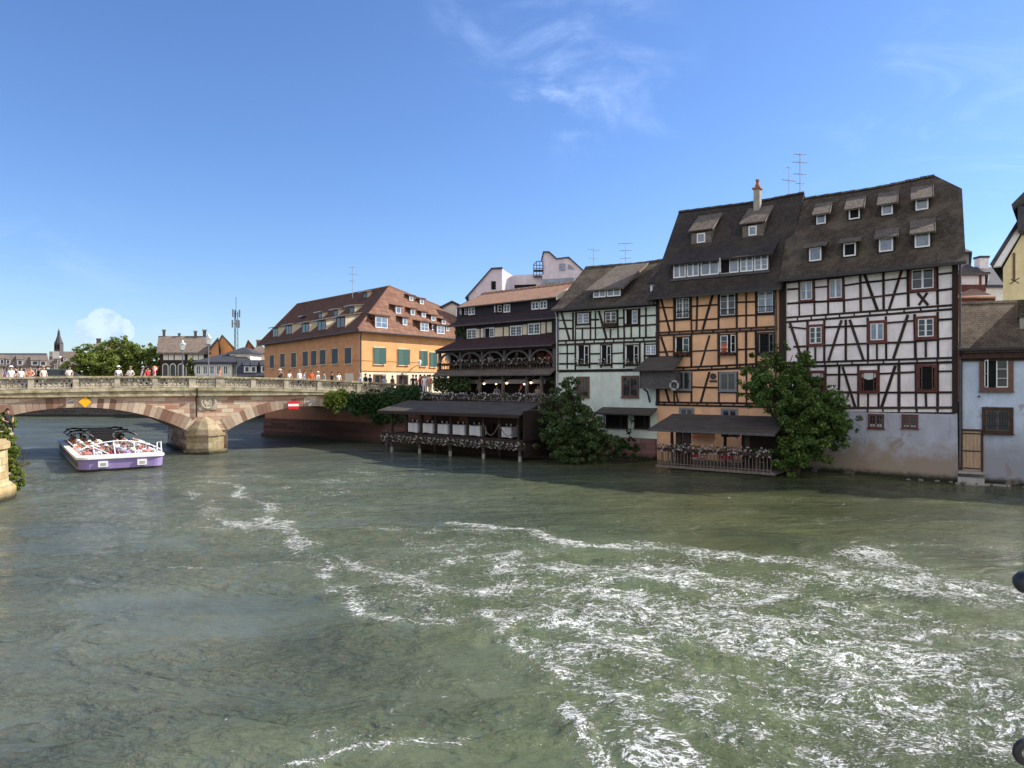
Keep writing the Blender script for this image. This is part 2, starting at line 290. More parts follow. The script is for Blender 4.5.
# ---------------------------------------------------------------- mesh helpers
class MB:
    def __init__(s): s.v = []; s.f = []; s.m = []
    def poly(s, pts, m=0):
        i = len(s.v); s.v += [tuple(p) for p in pts]; s.f.append(tuple(range(i, i + len(pts)))); s.m.append(m)
    def faces(s, pts, fs, m=0):
        i = len(s.v); s.v += [tuple(p) for p in pts]
        for f in fs: s.f.append(tuple(i + k for k in f)); s.m.append(m)
    def box(s, x0, x1, y0, y1, z0, z1, m=0):
        if x0 > x1: x0, x1 = x1, x0
        if y0 > y1: y0, y1 = y1, y0
        if z0 > z1: z0, z1 = z1, z0
        s.faces([(x0, y0, z0), (x1, y0, z0), (x1, y1, z0), (x0, y1, z0), (x0, y0, z1), (x1, y0, z1), (x1, y1, z1), (x0, y1, z1)],
                [(0, 3, 2, 1), (4, 5, 6, 7), (0, 1, 5, 4), (1, 2, 6, 5), (2, 3, 7, 6), (3, 0, 4, 7)], m)
    def hexa(s, b, t, m=0):
        """bottom ring b and top ring t of equal length"""
        n = len(b)
        s.faces(list(b) + list(t), [tuple(range(n - 1, -1, -1)), tuple(range(n, 2 * n))] + [(k, (k + 1) % n, n + (k + 1) % n, n + k) for k in range(n)], m)
    def prism(s, poly, y0, y1, m=0):
        """(x,z) outline, extruded along y"""
        s.hexa([(x, y0, z) for x, z in poly], [(x, y1, z) for x, z in poly], m)
    def prismx(s, poly, x0, x1, m=0):
        """(y,z) outline, extruded along x"""
        s.hexa([(x0, y, z) for y, z in poly], [(x1, y, z) for y, z in poly], m)
    def beam(s, a, b, w, y0, y1, m=0):
        """(x,z) to (x,z) bar of width w"""
        dx, dz = b[0] - a[0], b[1] - a[1]; L = math.hypot(dx, dz) or 1e-6
        nx, nz = -dz / L * w / 2, dx / L * w / 2
        s.prism([(a[0] - nx, a[1] - nz), (b[0] - nx, b[1] - nz), (b[0] + nx, b[1] + nz), (a[0] + nx, a[1] + nz)], y0, y1, m)
    def slab(s, quad, th, m=0):
        """a sheet with thickness th below its face"""
        q = [Vector(p) for p in quad]; n = (q[1] - q[0]).cross(q[-1] - q[0]).normalized()
        if n.z < 0: n = -n
        s.hexa([p - n * th for p in q], q, m)
    def tube(s, pts, r, seg=6, m=0, caps=True):
        pts = [Vector(p) for p in pts]; n = len(pts)
        rr = r if isinstance(r, (list, tuple)) else [r] * n
        i0 = len(s.v); up = None
        for k, p in enumerate(pts):
            t = (pts[min(k + 1, n - 1)] - pts[max(k - 1, 0)]).normalized()
            if up is None:
                up = Vector((0, 0, 1)) if abs(t.z) < 0.9 else Vector((1, 0, 0))
            a = t.cross(up).normalized(); b = a.cross(t).normalized(); up = b
            for j in range(seg):
                an = 2 * math.pi * j / seg
                s.v.append(tuple(p + (a * math.cos(an) + b * math.sin(an)) * rr[k]))
        for k in range(n - 1):
            for j in range(seg):
                s.f.append((i0 + k * seg + j, i0 + k * seg + (j + 1) % seg, i0 + (k + 1) * seg + (j + 1) % seg, i0 + (k + 1) * seg + j)); s.m.append(m)
        if caps:
            s.f.append(tuple(i0 + j for j in range(seg))[::-1]); s.m.append(m)
            s.f.append(tuple(i0 + (n - 1) * seg + j for j in range(seg))); s.m.append(m)
    def lathe(s, c, prof, seg=12, m=0):
        """(r,z) profile round a vertical axis through c"""
        i0 = len(s.v)
        for r, z in prof:
            for j in range(seg):
                a = 2 * math.pi * j / seg; s.v.append((c[0] + r * math.cos(a), c[1] + r * math.sin(a), c[2] + z))
        for k in range(len(prof) - 1):
            for j in range(seg):
                s.f.append((i0 + k * seg + j, i0 + k * seg + (j + 1) % seg, i0 + (k + 1) * seg + (j + 1) % seg, i0 + (k + 1) * seg + j)); s.m.append(m)
        s.f.append(tuple(i0 + j for j in range(seg))[::-1]); s.m.append(m)
        e = i0 + (len(prof) - 1) * seg
        s.f.append(tuple(e + j for j in range(seg))); s.m.append(m)
    def ball(s, c, r, sc=(1, 1, 1), seg=8, rings=5, m=0):
        prof = [(max(1e-4, math.sin(math.pi * k / rings)) * r, -math.cos(math.pi * k / rings) * r) for k in range(rings + 1)]
        i0 = len(s.v); s.lathe((0, 0, 0), prof, seg, m)
        for i in range(i0, len(s.v)):
            x, y, z = s.v[i]; s.v[i] = (c[0] + x * sc[0], c[1] + y * sc[1], c[2] + z * sc[2])
    def ring(s, c, R, r, axis='y', seg=12, ts=5, m=0):
        i0 = len(s.v)
        for k in range(seg):
            a = 2 * math.pi * k / seg
            for j in range(ts):
                b = 2 * math.pi * j / ts; q = R + r * math.cos(b); h = r * math.sin(b)
                if axis == 'y': s.v.append((c[0] + q * math.cos(a), c[1] + h, c[2] + q * math.sin(a)))
                else: s.v.append((c[0] + q * math.cos(a), c[1] + q * math.sin(a), c[2] + h))
        for k in range(seg):
            for j in range(ts):
                s.f.append((i0 + k * ts + j, i0 + ((k + 1) % seg) * ts + j, i0 + ((k + 1) % seg) * ts + (j + 1) % ts, i0 + k * ts + (j + 1) % ts)); s.m.append(m)
    def leaf(s, c, size, rng, m=0):
        a = Vector((rng.gauss(0, 1), rng.gauss(0, 1), rng.gauss(0, 1))).normalized(); b = a.orthogonal().normalized()
        b = Matrix.Rotation(rng.random() * 6.28, 3, a) @ b
        c = Vector(c); a = a * size * 0.5; b = b * size * 0.32
        s.poly([c - a, c + b, c + a, c - b], m)
    def build(s, name, mats, parent=None, smooth=False):
        me = bpy.data.meshes.new(name); me.from_pydata(s.v, [], s.f)
        if not isinstance(mats, (list, tuple)): mats = [mats]
        for k in mats: me.materials.append(M[k] if isinstance(k, str) else k)
        me.polygons.foreach_set('material_index', s.m)
        bm = bmesh.new(); bm.from_mesh(me); bmesh.ops.recalc_face_normals(bm, faces=bm.faces); bm.to_mesh(me); bm.free()
        if smooth: me.polygons.foreach_set('use_smooth', [True] * len(me.polygons))
        me.update()
        o = bpy.data.objects.new(name, me); COL.objects.link(o)
        if parent: o.parent = parent
        return o
def tag(o, label=None, cat=None, group=None, kind=None):
    if label: o['label'] = label
    if cat: o['category'] = cat
    if group: o['group'] = group
    if kind: o['kind'] = kind
    return o
def empty(name, loc, rz=0):
    o = bpy.data.objects.new(name, None); COL.objects.link(o); o.location = loc; o.rotation_euler = (0, 0, rz); o.empty_display_size = 0.3
    return o
def copy_tree(o, parent=None):
    c = o.copy(); COL.objects.link(c); c.parent = parent
    for ch in list(o.children): copy_tree(ch, c)
    return c
def gpt(px, py, Y):
    """the point of the place that the photo shows at px,py if it stands Y metres ahead"""
    return Vector(((px - 512) / F_PX * Y, Y, CAM_H - (py - 384) / F_PX * Y))
class Fr:
    """a facade line: local x runs along it to the right, local y goes into the building"""
    def __init__(s, P0, P1=None, d=None, k=0.0):
        s.o = Vector(P0); s.d = (Vector(P1) - s.o if P1 is not None else Vector(d)).normalized()
        s.e0 = Vector((-s.d.y, s.d.x)); s.k = k; s.e = s.e0 - s.d * k; s.len = (Vector(P1) - s.o).length if P1 is not None else 0
    def at(s, px, py, v=0.0):
        a = (px - 512) / F_PX
        u = (a * (s.o.y + v * s.e.y) - s.o.x - v * s.e.x) / (s.d.x - a * s.d.y)
        Y = s.o.y + u * s.d.y + v * s.e.y
        return u, CAM_H - (py - 384) / F_PX * Y
    def roof(s, px, py, v0, z0, sl):
        a = (px - 512) / F_PX; b = -(py - 384) / F_PX
        cv_ = (-s.o).dot(s.e0); cu = (-s.o).dot(s.d); r = Vector((a, 1)); rv = r.dot(s.e0); ru = r.dot(s.d)
        k = (z0 + sl * (cv_ - v0) - CAM_H) / (b - sl * rv); v = cv_ + k * rv
        return cu + k * ru + s.k * v, v, CAM_H + k * b
    def empty(s, name, z=0.0): return empty(name, (s.o.x, s.o.y, z), math.atan2(s.d.y, s.d.x))
    def w(s, u, v, z=0.0): p = s.o + s.d * u + s.e * v; return Vector((p.x, p.y, z))
    @property
    def rz(s): return math.atan2(s.d.y, s.d.x)
def skew(root, k):
    """a plot whose party walls are not square to its front"""
    for o in root.children_recursive:
        if o.type == 'MESH':
            n = len(o.data.vertices); a = np.zeros(n * 3, np.float32); o.data.vertices.foreach_get('co', a); a = a.reshape(-1, 3); a[:, 0] -= k * a[:, 1]; o.data.vertices.foreach_set('co', a.ravel()); o.data.update()
def toward(P, vp, x_to):
    """walk from P along the line whose vanishing point is vp until it crosses the ray of pixel column x_to"""
    d = Vector((vp - 512, 720)).normalized(); a = (x_to - 512) / F_PX
    t = (a * P[1] - P[0]) / (d.x - a * d.y)
    return Vector((P[0] + d.x * t, P[1] + d.y * t))
def crop(ox, oy, s): return lambda x, y: (ox + x / s, oy + y / s)

def leafcloud(name, mat, blobs, n, size, seed, parent=None, clumps=60, spread=0.28, shell=(0.45, 1.05)):
    """many small leaf faces gathered in clumps through the volume of several lobes"""
    rg = np.random.default_rng(seed)
    w = np.array([b[1] ** 2 * (b[2] if len(b) > 2 else 1) for b in blobs], float); w /= w.sum()
    C, R, N = [], [], []
    for i, b in enumerate(blobs):
        k = max(4, int(clumps * w[i])); d = rg.normal(size=(k, 3)); d /= np.linalg.norm(d, axis=1)[:, None]
        rr = b[1] * rg.uniform(shell[0], shell[1], size=(k, 1)); sq = np.array(b[3] if len(b) > 3 else (1, 1, 1))
        C.append(np.array(b[0]) + d * rr * sq); R.append(np.full(k, b[1] * spread) * rg.uniform(0.6, 1.3, k)); N.append(d)
    C = np.concatenate(C); R = np.concatenate(R); N = np.concatenate(N)
    idx = rg.choice(len(C), n, p=R ** 2 / (R ** 2).sum())
    off = rg.normal(size=(n, 3)); off /= np.linalg.norm(off, axis=1)[:, None]
    off *= (rg.random((n, 1)) ** 0.45) * R[idx][:, None]; off[:, 2] *= 0.7
    P = C[idx] + off
    nrm = N[idx] * 0.5 + rg.normal(size=(n, 3)) * 0.7 + np.array([0, 0, 0.5]); nrm /= np.linalg.norm(nrm, axis=1)[:, None]
    a = np.cross(nrm, rg.normal(size=(n, 3))); a /= np.linalg.norm(a, axis=1)[:, None]; b2 = np.cross(nrm, a)
    sz = size * rg.uniform(0.6, 1.35, (n, 1)); a *= sz * 0.5; b2 *= sz * 0.34
    V = np.stack([P - a, P + b2 - nrm * sz * 0.1, P + a, P - b2 - nrm * sz * 0.1], 1).reshape(-1, 3)
    me = bpy.data.meshes.new(name); me.vertices.add(len(V)); me.vertices.foreach_set('co', V.ravel())
    me.loops.add(4 * n); me.loops.foreach_set('vertex_index', np.arange(4 * n)); me.polygons.add(n)
    me.polygons.foreach_set('loop_start', np.arange(0, 4 * n, 4)); me.polygons.foreach_set('loop_total', np.full(n, 4))
    me.materials.append(M[mat]); me.update(calc_edges=True)
    o = bpy.data.objects.new(name, me); COL.objects.link(o)
    if parent: o.parent = parent
    return o

# ---------------------------------------------------------------- shared building parts
def rect(f, x0, y0, x1, y1, v=0.0):
    xm, ym = (x0 + x1) / 2, (y0 + y1) / 2
    u0, u1 = f.at(x0, ym, v)[0], f.at(x1, ym, v)[0]; z1, z0 = f.at(xm, y0, v)[1], f.at(xm, y1, v)[1]
    return u0, u1, z0, z1
def window_at(root, u0, u1, z0, z1, v=0.0, case='timber_dark', sash='white_paint', cols=2, rows=3, cw=0.09, pane='glass', opened=None, sill=True, curtain=None, name='window', bars=0.022, arch=False, proud=0.07):
    b = MB(); p = v - proud
    if cw > 0:
        b.box(u0 - cw, u0, p, v + 0.01, z0 - cw, z1 + cw); b.box(u1, u1 + cw, p, v + 0.01, z0 - cw, z1 + cw)
        b.box(u0, u1, p, v + 0.01, z1, z1 + cw); b.box(u0, u1, p, v + 0.01, z0 - cw, z0)
    if sill: b.box(u0 - cw - 0.04, u1 + cw + 0.04, p - 0.07, p + 0.002, z0 - cw - 0.03, z0 - cw + 0.035)
    fw = 0.05; y0, y1 = v - proud * 0.72, v - 0.012
    um = (u0 + u1) / 2
    halves = [(u0, um), (um, u1)] if cols >= 2 else [(u0, u1)]
    for k, (a, c) in enumerate(halves):
        if opened and (opened == 'both' or (opened == 'L') == (k == 0)):
            x = a if k == 0 or len(halves) == 1 else c
            dy = -(c - a) * 0.8; sx = 0.12 if k == 0 else -0.12
            q = [(x, v - proud, 0), (x + sx, v - proud + dy, 0)]
            for zz0, zz1 in ((z0, z0 + 0.06), (z1 - 0.06, z1), ((z0 + z1) / 2 - 0.012, (z0 + z1) / 2 + 0.012)):
                b.hexa([(q[0][0], q[0][1], zz0), (q[0][0] + 0.035, q[0][1], zz0), (q[1][0] + 0.035, q[1][1], zz0), (q[1][0], q[1][1], zz0)],
                       [(q[0][0], q[0][1], zz1), (q[0][0] + 0.035, q[0][1], zz1), (q[1][0] + 0.035, q[1][1], zz1), (q[1][0], q[1][1], zz1)], 1)
            b.box(q[1][0], q[1][0] + 0.036, q[1][1] - 0.05, q[1][1] + 0.002, z0, z1, 1); b.box(q[0][0], q[0][0] + 0.036, q[0][1] - 0.04, q[0][1] - 0.001, z0 + 0.06, z1 - 0.06, 1)
            continue
        b.box(a, a + fw, y0, y1, z0, z1, 1); b.box(c - fw, c, y0, y1, z0, z1, 1)
        b.box(a + fw, c - fw, y0, y1, z1 - fw, z1, 1); b.box(a + fw, c - fw, y0, y1, z0, z0 + fw, 1)
        for r in range(1, rows):
            zz = z0 + (z1 - z0) * r / rows; b.box(a + fw, c - fw, y0 + 0.008, y1 - 0.004, zz - bars / 2, zz + bars / 2, 1)
        if cols >= 4 or cols == 1 and rows > 1:
            xm = (a + c) / 2; b.box(xm - bars / 2, xm + bars / 2, y0 + 0.006, y1 - 0.006, z0 + fw, z1 - fw, 1)
    wo_ = b.build(name, [case, sash], root)
    g = MB(); yy = v - 0.02
    for k, (a, c) in enumerate(halves):
        op = opened and (opened == 'both' or (opened == 'L') == (k == 0))
        g.box(a, c - (0.001 if k == 0 else 0), yy, v - 0.006, z0, z1, 1 if op else 0)  # open half: dark sheet painted as the unlit room, no glass
    g.build('pane', [pane, 'dark_interior'], wo_)
    if curtain:
        c = MB(); n = 6
        for k in range(n):
            a = u0 + (u1 - u0) * k / n; c.prism([(a, z1 - 0.02), (a + (u1 - u0) / n, z1 - 0.02), (a + (u1 - u0) / n, z1 - (z1 - z0) * (0.22 + 0.18 * math.sin(math.pi * (k + 0.8) / n))), (a, z1 - (z1 - z0) * (0.22 + 0.18 * math.sin(math.pi * k / n)))], yy - 0.012 - 0.004 * (k % 2), yy - 0.002)
        c.build('curtain', curtain, wo_)
    return wo_
def window(root, f, x0, y0, x1, y1, v=0.0, **kw):
    return window_at(root, *rect(f, x0, y0, x1, y1, v), v=v, **kw)
def timbers(root, f, C, lst, w=0.15, mat='timber_dark', v=0.0, name='timber_frame'):
    b = MB()
    for i, t in enumerate(lst):
        p0 = f.at(*C(t[0], t[1]), v); p1 = f.at(*C(t[2], t[3]), v); q = 0.86 + 0.07 * math.sin(i * 2.7)
        b.beam(p0, p1, (t[4] if len(t) > 4 else w) * q, v - 0.028 - 0.0011 * (i % 37), v + 0.03)
    return b.build(name, mat, root)
def gable_roof(root, u0, u1, v0, z0, vr, zr, depth, mat, th=0.16, flare=0.0, name='roof', end_cut=0.0):
    """front slope from the eave (v0,z0) up to the ridge (vr,zr), back slope down to the rear"""
    b = MB(); sl = (zr - z0) / (vr - v0); NS = 9
    def dip(u, z):
        t = min(1, max(0, (u - u0) / (u1 - u0))); h = min(1, max(0, (z - z0) / (zr - z0)))
        return -0.10 * h * math.sin(math.pi * t) + 0.035 * math.sin(7.3 * t + u0) * (1 - abs(2 * t - 1))
    pts = []
    if flare:
        vf = v0 + flare; zf = z0 + sl * flare
        pts = [(v0 - 0.25, z0 - 0.10), (v0 + flare * 0.45, z0 + sl * flare * 0.36), (vf, zf), (vr, zr)]
    else: pts = [(v0, z0), (vr, zr)]
    back = [(depth + 0.3, z0 - 0.05)]
    top = pts + back
    low = [(a, c - th) for a, c in top]
    for k in range(len(top) - 1):
        q = [(top[k][0], top[k][1]), (top[k + 1][0], top[k + 1][1]), (low[k + 1][0], low[k + 1][1]), (low[k][0], low[k][1])]
        for i in range(NS):
            ua, ub = u0 + (u1 - u0) * i / NS, u0 + (u1 - u0) * (i + 1) / NS
            b.hexa([(ua, y, z + dip(ua, z)) for y, z in q], [(ub, y, z + dip(ub, z)) for y, z in q])
    # ridge tiles
    r = MB(); L = u1 - u0; k = int(L / 0.38)
    for i in range(k):
        a = u0 + L * i / k; dz = dip(a + L / k / 2, zr); r.prismx([(vr - 0.16, zr - 0.07 + dz), (vr, zr + 0.075 + 0.012 * (i % 2) + dz), (vr + 0.16, zr - 0.07 + dz)], a, a + L / k - 0.012)
    o = b.build(name, mat, root); r.build('ridge_tiles', mat, o)
    return o, sl
def body(root, prof, u0, u1, mat, name='wall', notch=None):
    b = MB(); b.prismx(prof, u0, u1); return b.build(name, mat, root)
def dormer(root, f, rp, cx, ytop, ybot, wpx, wall='slate_wall', roofmat='tiles_dormer', rs=0.42, frame=True, sash='white_paint', cols=1, rows=1, oh=0.28, opened=None, pane='glass_sky', side=0.12, lift=0.14, arch=False):
    """a dormer whose window the photo shows round px cx between ytop and ybot; rp = (v0,z0,slope) of the main roof"""
    u, v, z = f.roof(cx, ybot, *rp)
    uu, ztop = f.at(cx, ytop, v); uL = f.at(cx - wpx / 2, ybot, v)[0]; uR = f.at(cx + wpx / 2, ybot, v)[0]
    sl = rp[2]; a, c = uL - side, uR + side
    zt = ztop + 0.06
    vt = (zt + lift - z) / (sl - rs) + v if sl > rs else v + 3     # where the dormer's roof runs into the main roof
    vb = v + (zt - z) / sl
    b = MB()
    b.prismx([(v, z - 0.12), (v, zt), (v + (zt - z) / (sl - rs * 0.9), zt + rs * 0.9 * (zt - z) / (sl - rs * 0.9)), (v + 0.05, z - 0.12)], a, c)
    d = b.build('dormer', wall, root)
    r = MB(); zr0 = zt + lift - oh * rs
    q = [(a - 0.14, v - oh, zr0), (c + 0.14, v - oh, zr0), (c + 0.14, vt + 0.05, zt + lift + (vt + 0.05 - v) * rs), (a - 0.14, vt + 0.05, zt + lift + (vt + 0.05 - v) * rs)]
    r.slab(q, 0.09); r.build('roof', roofmat, d)
    vb_ = MB(); x = c + 0.143
    vb_.hexa([(x, v - oh, zr0 - 0.12), (x + 0.03, v - oh, zr0 - 0.12), (x + 0.03, vt, zt + lift + (vt - v) * rs - 0.12), (x, vt, zt + lift + (vt - v) * rs - 0.12)],
             [(x, v - oh, zr0 + 0.02), (x + 0.03, v - oh, zr0 + 0.02), (x + 0.03, vt, zt + lift + (vt - v) * rs + 0.02), (x, vt, zt + lift + (vt - v) * rs + 0.02)])
    vb_.build('verge_board', 'wood_rail', d)
    h = ztop - z
    w = MB(); p = v - 0.06; fw = 0.075
    w.box(uL, uL + fw, p, v + 0.01, z, ztop); w.box(uR - fw, uR, p, v + 0.01, z, ztop)
    w.box(uL + fw, uR - fw, p, v + 0.01, ztop - fw, ztop); w.box(uL + fw, uR - fw, p, v + 0.01, z, z + fw)
    if cols == 2: w.box((uL + uR) / 2 - 0.03, (uL + uR) / 2 + 0.03, p, v + 0.01, z + fw, ztop - fw)
    for k in range(1, rows): zz = z + (ztop - z) * k / rows; w.box(uL + fw, uR - fw, p + 0.01, v + 0.008, zz - 0.015, zz + 0.015)
    w.build('window', sash, d)
    g = MB(); g.box(uL + 0.02, uR - 0.02, v - 0.03, v - 0.01, z + 0.02, ztop - 0.02); g.build('pane', 'dark_interior' if opened else pane, d)
    return d
# ---------------------------------------------------------------- facade lines of the right bank
def px_at(px, Y): return Vector(((px - 512) / F_PX * Y, Y))
W1 = Vector((22.7, 36.7)); W0 = toward(W1, -260, 783)
O1 = W0 + Vector((-0.02, -0.03)); O0 = toward(O1, -450, 657)
G1 = O0; G0 = toward(G1, -490, 557)
R1 = G0; R0 = toward(R1, -250, 438)
BW, BO, BG, BR = Fr(W0, W1, k=0.24), Fr(O0, O1), Fr(G0, G1), Fr(R0, R1)
BLd = Vector((1112, -720)).normalized(); L0 = W1 + Vector((0.03, 0.02)); BL = Fr(L0, L0 + BLd * 9)
BF = Fr((-22.5, 52.5), d=(0.815, 0.58))                      # bridge: x along, y under it
PV = Fr((-8.95, 53.7), (0.5, 46.4))                          # waterside pavilion
Q0, Q1, Q2, Q3 = Vector((-23.8, 69)), Vector((-16.2, 64.3)), Vector((-10.6, 59.7)), Vector((-8.75, 57.2))

# ---------------------------------------------------------------- river
def w_at(px, py):
    Y = CAM_H * F_PX / (py - 384); return ((px - 512) / F_PX * Y, Y)
def seg_dist(P, a, b):
    a = np.array(a); b = np.array(b); ab = b - a; t = np.clip(((P - a) @ ab) / (ab @ ab), 0, 1)
    return np.linalg.norm(P - (a + t[:, None] * ab), axis=1), t
rgw = np.random.default_rng(7)
def vnoise(P, scale, seed, octv=4):
    """value noise on world x,y"""
    out = np.zeros(len(P)); amp = 1.0; tot = 0
    for o in range(octv):
        g = np.random.default_rng(seed + o * 17).random((256, 256)); q = P * scale * 2 ** o + 1000.37 * (o + 1)
        i = np.floor(q).astype(int); f = q - i; f = f * f * (3 - 2 * f); a = i[:, 0] % 256; b = i[:, 1] % 256; a1 = (a + 1) % 256; b1 = (b + 1) % 256
        out += amp * ((g[a, b] * (1 - f[:, 0]) + g[a1, b] * f[:, 0]) * (1 - f[:, 1]) + (g[a, b1] * (1 - f[:, 0]) + g[a1, b1] * f[:, 0]) * f[:, 1]); tot += amp; amp *= 0.55
    return out / tot
def build_river():
    Ys = [5.5]
    while Ys[-1] < 118: Ys.append(Ys[-1] * 1.0068)
    Ys = np.array(Ys); nx = 440; K = np.linspace(-1.0, 1.0, nx)
    Y, X = np.meshgrid(Ys, K, indexing='ij'); X = X * Y * 0.95
    P = np.stack([X.ravel(), Y.ravel()], 1)
    # foam: long drifting lines where the currents meet, and the churned field below the weir on the right
    lines = [  # px points, half width (m), strength
        ([(455, 522), (520, 532), (600, 546), (650, 551), (700, 553), (760, 563), (800, 566)], 0.40, 1.0),
        ([(640, 548), (700, 555), (740, 559)], 0.7, 1.0),
        ([(780, 563), (850, 577), (920, 590), (1024, 602)], 0.6, 0.8),
        ([(868, 550), (905, 570), (960, 585), (1024, 594)], 0.95, 1.05),
        ([(870, 548), (940, 549), (1024, 552)], 0.4, 0.6),
        ([(512, 566), (580, 571), (690, 580), (760, 590), (850, 612)], 0.45, 0.7),
        ([(190, 490), (215, 520), (255, 527), (300, 524)], 0.5, 0.7), ([(215, 480), (250, 500), (285, 530), (300, 560), (322, 590), (345, 617), (400, 620), (445, 616)], 0.40, 0.85),
        ([(120, 515), (180, 530), (235, 528)], 0.35, 0.5), ([(270, 525), (310, 548), (350, 572), (420, 586), (500, 584)], 0.38, 0.7),
        ([(240, 566), (330, 568), (400, 578), (460, 560), (512, 553)], 0.32, 0.7), ([(380, 530), (440, 532), (512, 534)], 0.4, 0.6),
        ([(480, 600), (500, 612), (505, 630), (490, 628)], 0.22, 0.7), ([(90, 567), (130, 569), (235, 570)], 0.2, 0.6),
        ([(290, 768), (345, 756), (400, 742), (440, 730)], 0.13, 0.7), ([(300, 724), (360, 705), (420, 680), (470, 668)], 0.14, 0.45),
        ([(150, 728), (190, 722), (230, 712)], 0.10, 0.4), ([(560, 705), (590, 735), (620, 768)], 0.2, 0.8), ([(520, 640), (570, 670), (640, 700), (680, 740), (690, 768)], 0.35, 0.75),
        ([(560, 615), (640, 650), (720, 690), (800, 740), (830, 768)], 0.45, 0.7), ([(860, 690), (930, 705), (980, 712), (1024, 700)], 0.25, 1.0), ([(1000, 715), (1024, 722)], 0.3, 1.0),
        ([(600, 610), (700, 625), (820, 630), (920, 622), (1024, 628)], 0.4, 0.85), ([(560, 590), (640, 600), (740, 620), (830, 660), (900, 700), (1024, 760)], 0.5, 0.8),
        ([(720, 590), (760, 640), (850, 655), (950, 640), (1024, 650)], 0.4, 0.7),
        ([(150, 478), (240, 475), (270, 478)], 0.5, 0.6), ([(330, 470), (380, 476), (440, 474)], 0.5, 0.45), ([(780, 517), (830, 518)], 0.4, 0.3), ([(60, 482), (150, 490), (200, 484)], 0.4, 0.5),
        ([(20, 500), (80, 493), (120, 500)], 0.4, 0.25), ([(170, 505), (215, 500), (240, 498)], 0.35, 0.7)]
    fields = [  # px centre, px radii, strength: broad patches
        (880, 660, 260, 90, 0.60), (700, 620, 190, 60, 0.50), (960, 740, 190, 80, 0.52), (760, 740, 200, 60, 0.42), (560, 580, 130, 45, 0.40), (260, 525, 110, 50, 0.46), (420, 590, 140, 40, 0.46),
        (520, 740, 220, 40, 0.22), (900, 580, 150, 32, 0.36), (340, 740, 120, 35, 0.16), (600, 660, 120, 60, 0.36), (470, 540, 140, 24, 0.40), (290, 485, 260, 16, 0.30), (330, 740, 160, 30, 0.24)]
    warp = np.stack([vnoise(P, 0.33, 3) - 0.5, vnoise(P, 0.33, 91) - 0.5], 1)
    warp2 = np.stack([vnoise(P, 1.1, 33, 3) - 0.5, vnoise(P, 1.1, 191, 3) - 0.5], 1)
    Q = P + warp * 2.2 + warp2 * 0.7
    D = np.zeros(len(P))
    for pts, hw, st in lines:
        w = [w_at(*p) for p in pts]; best = np.full(len(P), 1e9)
        for a, b in zip(w[:-1], w[1:]): best = np.minimum(best, seg_dist(Q, a, b)[0])
        D = np.maximum(D, st * np.exp(-(best / (hw * 0.9)) ** 2))
    Fd = np.zeros(len(P))
    for cx, cy, rx, ry, st in fields:
        c = np.array(w_at(cx, cy)); hx = abs(w_at(cx + rx, cy)[0] - c[0]); y0, y1 = w_at(cx, cy + ry)[1], w_at(cx, max(cy - ry, 392))[1]
        dy = Q[:, 1] - c[1]; hy = np.where(dy > 0, y1 - c[1], c[1] - y0)
        Fd = 1 - (1 - Fd) * (1 - st * np.exp(-(((Q[:, 0] - c[0]) / hx) ** 2 + (dy / hy) ** 2)))
    churn = np.clip(Fd * 1.3, 0, 1)
    # waves: swell plus chop, stronger in the churned water
    Rm = np.array([[0.86, 0.5], [-0.5, 0.86]]); Pr = P @ Rm.T * np.array([1.0, 0.45])
    Z = (vnoise(Pr, 0.45, 5, 3) - 0.5) * 0.10 * (0.4 + churn) + (vnoise(P * np.array([1, 1.2]) + warp * 2, 1.3, 55, 4) - 0.5) * (0.07 + 0.14 * churn)
    Z += D * 0.03
    Z *= np.clip((85 - P[:, 1]) / 40, 0.15, 1)
    n0, n1 = Y.shape
    V = np.stack([P[:, 0], P[:, 1], Z], 1)
    ii = np.arange(n0 * n1).reshape(n0, n1)
    F = np.stack([ii[:-1, :-1], ii[:-1, 1:], ii[1:, 1:], ii[1:, :-1]], -1).reshape(-1, 4)
    me = bpy.data.meshes.new('river_water'); me.vertices.add(len(V)); me.vertices.foreach_set('co', V.ravel().astype(np.float32))
    me.loops.add(F.size); me.loops.foreach_set('vertex_index', F.ravel()); me.polygons.add(len(F))
    me.polygons.foreach_set('loop_start', np.arange(0, F.size, 4)); me.polygons.foreach_set('loop_total', np.full(len(F), 4))
    me.polygons.foreach_set('use_smooth', np.ones(len(F), bool))
    for nm, arr in (('foam', D), ('churn', Fd)):
        at = me.attributes.new(nm, 'FLOAT', 'POINT'); at.data.foreach_set('value', arr.astype(np.float32))
    me.update(calc_edges=True)
    m, t, b, _ = newmat('water'); me.materials.append(m)
    geo = t.add('ShaderNodeNewGeometry').outputs['Position']
    aF = t.add('ShaderNodeAttribute'); aF.attribute_name = 'foam'; aC = t.add('ShaderNodeAttribute'); aC.attribute_name = 'churn'
    fo, ch = aF.outputs['Fac'], aC.outputs['Fac']
    # flow-warped coordinates
    wv = t.add('ShaderNodeTexNoise'); t.l.new(geo, wv.inputs['Vector']); wv.inputs['Scale'].default_value = 0.55; wv.inputs['Detail'].default_value = 4
    off = t.vmath('SCALE', t.vmath('SUBTRACT', wv.outputs['Color'], (0.5, 0.5, 0.5)).outputs[0], (0, 0, 0)); off.inputs['Scale'].default_value = 1.3
    wp = t.vmath('ADD', geo, off.outputs[0]).outputs[0]
    st = t.mapping(wp, scale=(0.85, 1.15, 1), rot=(0, 0, rad(-12)))
    def ridge(scale, det, seedloc, kk=7.0, dist=0.25):
        n = t.noise(t.mapping(st, loc=seedloc), scale, det, 0.62, dist)
        return t.math('SUBTRACT', 1.0, t.math('MULTIPLY', t.math('ABSOLUTE', t.math('SUBTRACT', n, 0.5)), kk), clamp=True)
